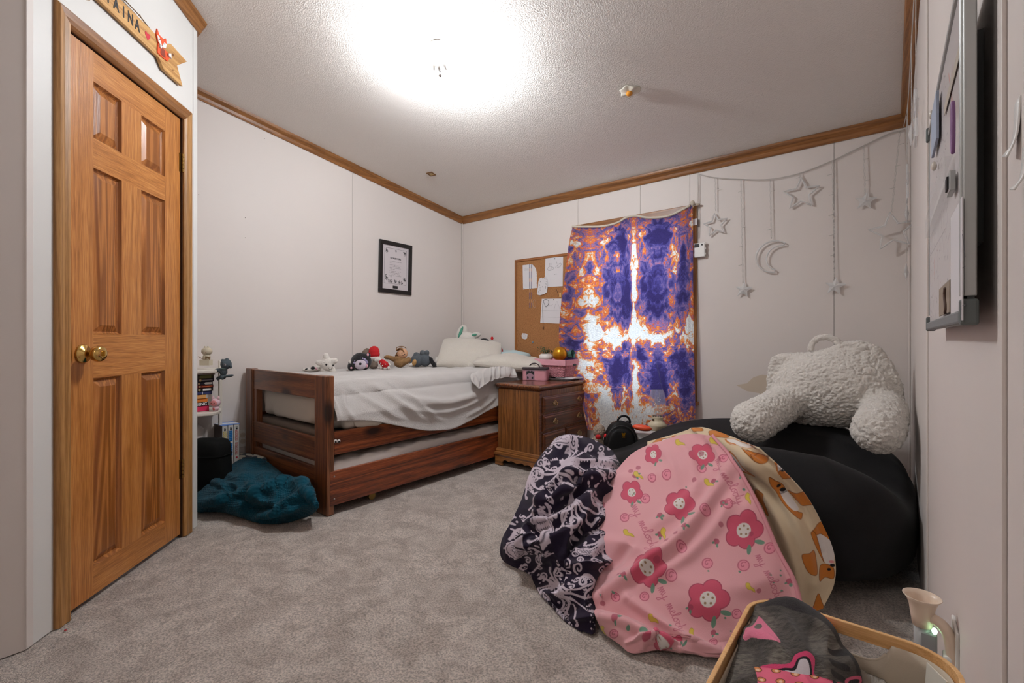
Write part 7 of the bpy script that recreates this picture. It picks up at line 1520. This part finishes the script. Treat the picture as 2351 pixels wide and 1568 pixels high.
for q in ([(2196, 520), (2203, 560), (2200, 600)], [(2206, 500), (2212, 560), (2216, 590)], [(2196, 620), (2206, 616), (2216, 612)], [(2196, 706), (2206, 702), (2217, 700)], [(2198, 540), (2210, 530)], [(2197, 580), (2208, 570)]): dl.append(tube([onX(a, b, xo-0.0032) for a, b in q], 0.0003, 4))
obj('pencil_lines', join(*dl), PENC, t_)
t_ = wthing('clear_shelf', 'small clear plastic pocket stuck across the middle of the whiteboard', 'pocket', 2160, 520)
obj('pocket', rectW(2137, 2190, 504, 546, 0.001, 0.008), clear('clear_pocket', (0.8, 0.8, 0.8), 0.22, 0.2), t_)
t_ = wthing('beige_strip', 'beige tape strip across the upper part of the whiteboard', 'tape', 2180, 258)
obj('strip', rectW(2170, 2207, 243, 266, 0.0005, 0.0005), mat('tape_beige', S(176, 166, 152), 0.6), t_)
# folded white tags on the wall beside the camera
for k, (px, py, ln_, lab) in enumerate(((2324, 306, 0.030, 'white folded adhesive strip hanging on the right wall near the camera, the upper one'), (2342, 392, 0.022, 'white folded adhesive strip hanging on the right wall near the camera, the lower one'))):
    p = onX(px, py, XW3-0.004); q = thing('adhesive_strip', lab, 'strip', tuple(p))
    P_ = np.array([(XW3-0.001, p[1]+0.010, p[2]+ln_), (XW3-0.001, p[1]-0.012, p[2]+ln_), (XW3-0.003, p[1]+0.010, p[2]-0.004), (XW3-0.003, p[1]-0.012, p[2]-0.004), (XW3-0.009, p[1]+0.014, p[2]-ln_*.55), (XW3-0.009, p[1]-0.008, p[2]-ln_*.8)]).reshape(3, 2, 3)
    obj('strip', grid(catmull(P_, 14, 0)), WPL, q, smooth=True, solid=0.0012)

# ------------------------------------------------------------------ outlet and plug-in warmer
oy, oz = 1.13, 0.385
ow = thing('right_wall_outlet', 'white wall outlet plate low on the right wall behind the warmer', 'outlet', (XW3, oy, oz))
obj('plate', box(XW3-0.005, XW3, oy-0.036, oy+0.036, oz-0.058, oz+0.058), WPL, ow, bevel=0.002)
obj('socket_face', join(*[xf(cyl(0.017, 0, 0.0015, 20), T(XW3-0.005, oy, oz+s*0.021)@Ry(-90)) for s in (-1, 1)]), WPL, ow)
ow2 = thing('white_adapter', 'slim white plastic adapter standing out from the outlet below the warmer', 'adapter', (XW3-0.02, oy-0.02, oz))
obj('adapter', box(XW3-0.020, XW3-0.006, oy-0.030, oy-0.004, oz-0.055, oz+0.010), WPL, ow2, bevel=0.004)
wm = thing('scent_warmer', 'glowing plug-in scent warmer with a pale trumpet shaped cup beside the basket', 'warmer', (XW3-0.05, oy, oz))
FRO = bpy.data.materials.new('frosted'); FRO.use_nodes = True; b_ = FRO.node_tree.nodes['Principled BSDF']; b_.inputs['Base Color'].default_value = (*S(226, 206, 186), 1); b_.inputs['Subsurface Weight'].default_value = 0.4; b_.inputs['Subsurface Radius'].default_value = (0.02, 0.02, 0.02); b_.inputs['Roughness'].default_value = 0.35
cpos = atD(2117, 1400, 0.845)
obj('cup', xf(lathe([(0.014, -0.028), (0.0165, -0.010), (0.0185, 0.006), (0.022, 0.018), (0.028, 0.026), (0.0265, 0.026), (0.0205, 0.018), (0.016, 0.004), (0.012, -0.004)], 40), T(*cpos)), FRO, wm, smooth=True)
obj('amber_wax', join(*[tube([(cpos[0]+0.012*math.cos(a)*(0.6+0.4*math.sin(k)), cpos[1]+0.012*math.sin(a)*0.8, cpos[2]+0.006+0.003*math.sin(3*a+k)) for a in np.linspace(0, 6.28, 18)[:-1]], 0.0018, 6, closed=True) for k in range(3)]), mat('amber', S(214, 150, 84), 0.3), wm, smooth=True)
obj('arm', tube(smoothpts([(cpos[0]+0.012, cpos[1]-0.004, cpos[2]-0.008), (cpos[0]+0.026, cpos[1]-0.012, cpos[2]-0.012), (cpos[0]+0.036, cpos[1]-0.018, cpos[2]-0.030), (cpos[0]+0.040, cpos[1]-0.020, cpos[2]-0.070), (cpos[0]+0.040, cpos[1]-0.020, cpos[2]-0.110)], 20), 0.0095, 12), FRO, wm, smooth=True)
obj('glass_stem', xf(cyl(0.012, -0.085, -0.028, 20), T(*cpos)), clear('stem_glass', (0.8, 0.85, 0.86), 0.35, 0.05), wm, smooth=True)
obj('back_plug', box(cpos[0]-0.004, cpos[0]+0.020, cpos[1]-0.012, cpos[1]+0.012, cpos[2]-0.10, cpos[2]-0.034), mat('warmer_grey', S(150, 152, 156), 0.4), wm, bevel=0.003)
obj('night_light', xf(ell(0.004, 0.005, 0.006, 14, 10), T(cpos[0]+0.016, cpos[1]-0.014, cpos[2]-0.026)), emis('led_green', (0.55, 1.0, 0.62), 2.5), wm, smooth=True, label='small lit green bulb')

# ================================================================== LAUNDRY BASKET IN THE FOREGROUND
RX0, RX1, RY0, RY1, RZ_ = -0.185, 0.078, 0.40, 0.905, 0.50
hb = thing('laundry_basket', 'fabric laundry basket with a bent pale wood rim in the foreground', 'basket', ((RX0+RX1)/2, (RY0+RY1)/2, 0))
def rrect(ins, r, n=10):
    P = []; x0, x1, y0, y1 = RX0+ins, RX1-ins, RY0+ins, RY1-ins
    for (cx_, cy_, a0_) in ((x1-r, y1-r, 0), (x0+r, y1-r, 90), (x0+r, y0+r, 180), (x1-r, y0+r, 270)):
        for k in range(n+1): a = math.radians(a0_+90*k/n); P.append((cx_+r*math.cos(a), cy_+r*math.sin(a)))
    return P
BW = wood('bent_birch', [S(212, 156, 96), S(234, 184, 124), S(240, 196, 142)], 'X', 1.5, rough=0.45, coat=0.1, ringw=0.3)
o_, i_ = rrect(0, 0.060), rrect(0.0065, 0.0535); n = len(o_); V = []
for z in (RZ_-0.021, RZ_):
    V += [(x, y, z) for x, y in o_]+[(x, y, z) for x, y in i_]
F = []
for k in range(n):
    j = (k+1) % n; F += [(k, j, 2*n+j, 2*n+k), (n+j, n+k, 3*n+k, 3*n+j), (2*n+k, 2*n+j, 3*n+j, 3*n+k), (j, k, n+k, n+j)]
obj('rim', (np.array(V), F), BW, hb, bevel=0.0012)
CAN = mat('canvas', S(206, 192, 172), 0.9, bump=(500, 0.3, 0.001))
s_in = rrect(0.009, 0.050, 14); m = len(s_in)
# canvas wall; on the far side a rounded hand hole is left open below the rim
acc = [0]; 
for k in range(m): a, b = np.array(s_in[k]), np.array(s_in[(k+1) % m]); acc.append(acc[-1]+np.linalg.norm(b-a))
tot = acc[-1]; SN = 220; pts = []
xsA = np.array([q[0] for q in s_in]+[s_in[0][0]]); ysA = np.array([q[1] for q in s_in]+[s_in[0][1]])
ss = np.linspace(0, tot, SN, endpoint=False); sx = np.interp(ss, acc, xsA); sy_2 = np.interp(ss, acc, ysA)
far = (sy_2 > RY1-0.012); hc = 0.5*(RX0+RX1)+0.002
dip = np.where(far & (np.abs(sx-hc) < 0.055), 0.034*np.clip(1-(np.abs(sx-hc)/0.055)**5, 0, 1), 0.0)
rw_ = []
for k in range(30):
    t = k/29; ztop = RZ_-0.012-dip; z = ztop*(1-t)+0.003*t; sc_ = 1-0.10*t
    cxm, cym = (RX0+RX1)/2, (RY0+RY1)/2; bul = 0.003*np.sin(ss*30)*math.sin(math.pi*t)
    rw_.append(np.stack([cxm+(sx-cxm)*sc_, cym+(sy_2-cym)*sc_+bul, z], -1))
rw_ = np.array(rw_); obj('canvas_body', grid(rw_, wrap=True), CAN, hb, smooth=True, solid=0.0018)
obj('hand_hole_hem', tube([tuple(q) for q, f_ in zip(rw_[0], dip) if f_ > 0.001][::-1], 0.0022, 6), CAN, hb, smooth=True)
obj('base_panel', box(RX0+0.03, RX1-0.03, RY0+0.04, RY1-0.04, 0.004, 0.012), CAN, hb)
lp = atD(2145, 1535, 0.66)
obj('sewn_label', hexa([(0.040, 0.883, 0.452), (0.058, 0.851, 0.452), (0.041, 0.885, 0.452), (0.060, 0.852, 0.452), (0.042, 0.883, 0.487), (0.060, 0.851, 0.487), (0.043, 0.885, 0.487), (0.062, 0.852, 0.487)]), mat('label_white', S(226, 220, 206), 0.7), hb)
# grey blanket stuffed in the basket
rows = [
 [(1712, 1432, .750), (1738, 1398, .775), (1775, 1378, .785), (1830, 1384, .780), (1880, 1420, .765), (1930, 1486, .745), (1958, 1540, .72)],
 [(1698, 1462, .720), (1735, 1430, .715), (1778, 1410, .700), (1830, 1416, .690), (1884, 1456, .685), (1935, 1516, .68), (1968, 1566, .67)],
 [(1684, 1495, .690), (1732, 1474, .660), (1784, 1458, .635), (1836, 1464, .625), (1890, 1500, .625), (1942, 1556, .63), (1980, 1600, .63)],
 [(1672, 1530, .662), (1728, 1520, .620), (1788, 1510, .590), (1842, 1516, .580), (1898, 1550, .580), (1952, 1600, .59), (1994, 1640, .60)],
 [(1660, 1575, .632), (1724, 1580, .585), (1790, 1580, .555), (1850, 1585, .545), (1906, 1610, .55), (1962, 1650, .56), (2010, 1700, .57)],
 [(1640, 1680, .58), (1720, 1680, .54), (1790, 1680, .52), (1860, 1690, .51), (1920, 1710, .51), (1980, 1740, .52), (2030, 1790, .53)]]
P, Q = patch(rows, 420, 420)
P = fold_noise(P, Q, 90, 0.010, 83, 1.2); P = folds_disp(P, Q, [([(1745, 1400), (1830, 1400), (1890, 1450), (1940, 1530), (1965, 1580)], 12, 0.016), ([(1700, 1470), (1760, 1470), (1800, 1500)], 14, 0.010)])
nn_ = fbm(np.stack([Q[..., 0]/9, Q[..., 1]/2.2, 0*Q[..., 0]], -1), 3, 90); g1 = np.clip(0.5+0.6*nn_, 0, 1)[..., None]
pt = Paint(Q, S(104, 98, 90)); pt.c = pt.c*(0.45+0.75*g1)
dk = np.clip((vnoise(np.stack([Q[..., 0]/46, Q[..., 1]/46, 0*Q[..., 0]], -1), 92)-0.05)*3, 0, 1)[..., None]*0.6; pt.c = pt.c*(1-dk)+np.array(S(34, 30, 30))*dk
K_ = S(26, 22, 26)
for q in ([(1760, 1390), (1830, 1400), (1890, 1440), (1950, 1530), (1990, 1640)],): pt.line(q, 26, K_, .85)
pt.poly([(1716, 1450), (1738, 1414), (1756, 1428), (1786, 1462), (1790, 1484), (1762, 1482), (1740, 1474), (1715, 1474)], S(214, 116, 142)); pt.ell(1737, 1434, 9, 7, -30, S(100, 96, 88))
hp2 = [(1740, 1548), (1770, 1528), (1812, 1520), (1826, 1500), (1850, 1498), (1868, 1516), (1872, 1550), (1900, 1562), (1938, 1572), (1900, 1600), (1800, 1600)]
pt.poly(hp2, S(200, 62, 104)); pt.poly([(1766, 1548), (1796, 1532), (1820, 1530), (1832, 1510), (1850, 1508), (1862, 1524), (1864, 1560), (1840, 1580), (1790, 1575)], K_); pt.poly([(1774, 1546), (1800, 1537), (1826, 1536), (1836, 1514), (1850, 1513), (1858, 1526), (1860, 1552), (1840, 1560)], S(206, 196, 200))
for k in range(4): pt.poly([(1896+k*5, 1490+k*24), (1924+k*5, 1508+k*24), (1930+k*4, 1520+k*24), (1902+k*4, 1504+k*24)], K_)
pt.line([(1856, 1410), (1880, 1426), (1896, 1448)], 7, S(206, 70, 108)); pt.ell(1950, 1566, 14, 10, 30, S(206, 90, 120)); pt.ell(1950, 1568, 8, 6, 30, K_)
obj('grey_blanket', grid(P), vcol('printed_plush', bump=(500, 0.4, 0.003), sheen=0.1), smooth=True, solid=0.004, col=pt.c.reshape(-1, 3), label='fuzzy grey and black blanket with pink and white shapes stuffed in the laundry basket', cat='blanket')
pc = [[(1731, 1530, .548), (1780, 1536, .535), (1830, 1546, .528), (1880, 1553, .525), (1912, 1566, .525)], [(1738, 1556, .532), (1786, 1562, .518), (1836, 1568, .51), (1884, 1576, .508), (1914, 1584, .51)], [(1742, 1620, .505), (1792, 1626, .492), (1840, 1632, .486), (1888, 1640, .486), (1916, 1644, .49)]]
P, Q = patch(pc, 140, 240); P = fold_noise(P, Q, 60, 0.003, 99); pt = Paint(Q, S(216, 96, 122))
for k in range(16):
    x, y = 1738+44*(k % 4)+10*(k//4), 1536+24*(k//4)+(k % 4)*5; pt.ell(x, y, 12, 6.5, 10, S(110, 58, 36)); pt.ell(x, y, 9.5, 5, 10, S(206, 130, 76)); pt.ell(x+1, y+1, 5, 2.8, 10, S(226, 190, 160))
obj('pink_pouch', grid(P), vcol('printed_cloth', bump=None, sheen=0.0, rough=0.6), smooth=True, solid=0.008, col=pt.c.reshape(-1, 3), label='pink pouch printed with small tan faces lying on the grey blanket in the laundry basket', cat='pouch')
rows = [[(1975, 1535, .70), (2000, 1548, .70), (2030, 1560, .69)], [(1985, 1570, .64), (2010, 1580, .64), (2045, 1590, .63)], [(2000, 1640, .60), (2030, 1650, .60), (2060, 1660, .60)]]
P, Q = patch(rows, 60, 90); P = fold_noise(P, Q, 16, 0.006, 101)
obj('grey_cloth', grid(P), mat('cloth_greyish', S(140, 132, 122), 0.9, bump=(200, 0.5, 0.003)), smooth=True, solid=0.004, label='crumpled light grey cloth tucked behind the grey blanket in the laundry basket', cat='cloth')
# small red fleck on the carpet by the closet casing
fl = thing('red_fleck', 'tiny red fleck on the carpet beside the closet door casing', 'fleck', tuple(onZ(150, 1447, 0.002)))
p = onZ(150, 1447, 0.003); obj('fleck', xf(ell(0.005, 0.0035, 0.002, 10, 6), T(*p)), mat('fleck_red', S(170, 40, 44), 0.7), fl, smooth=True)
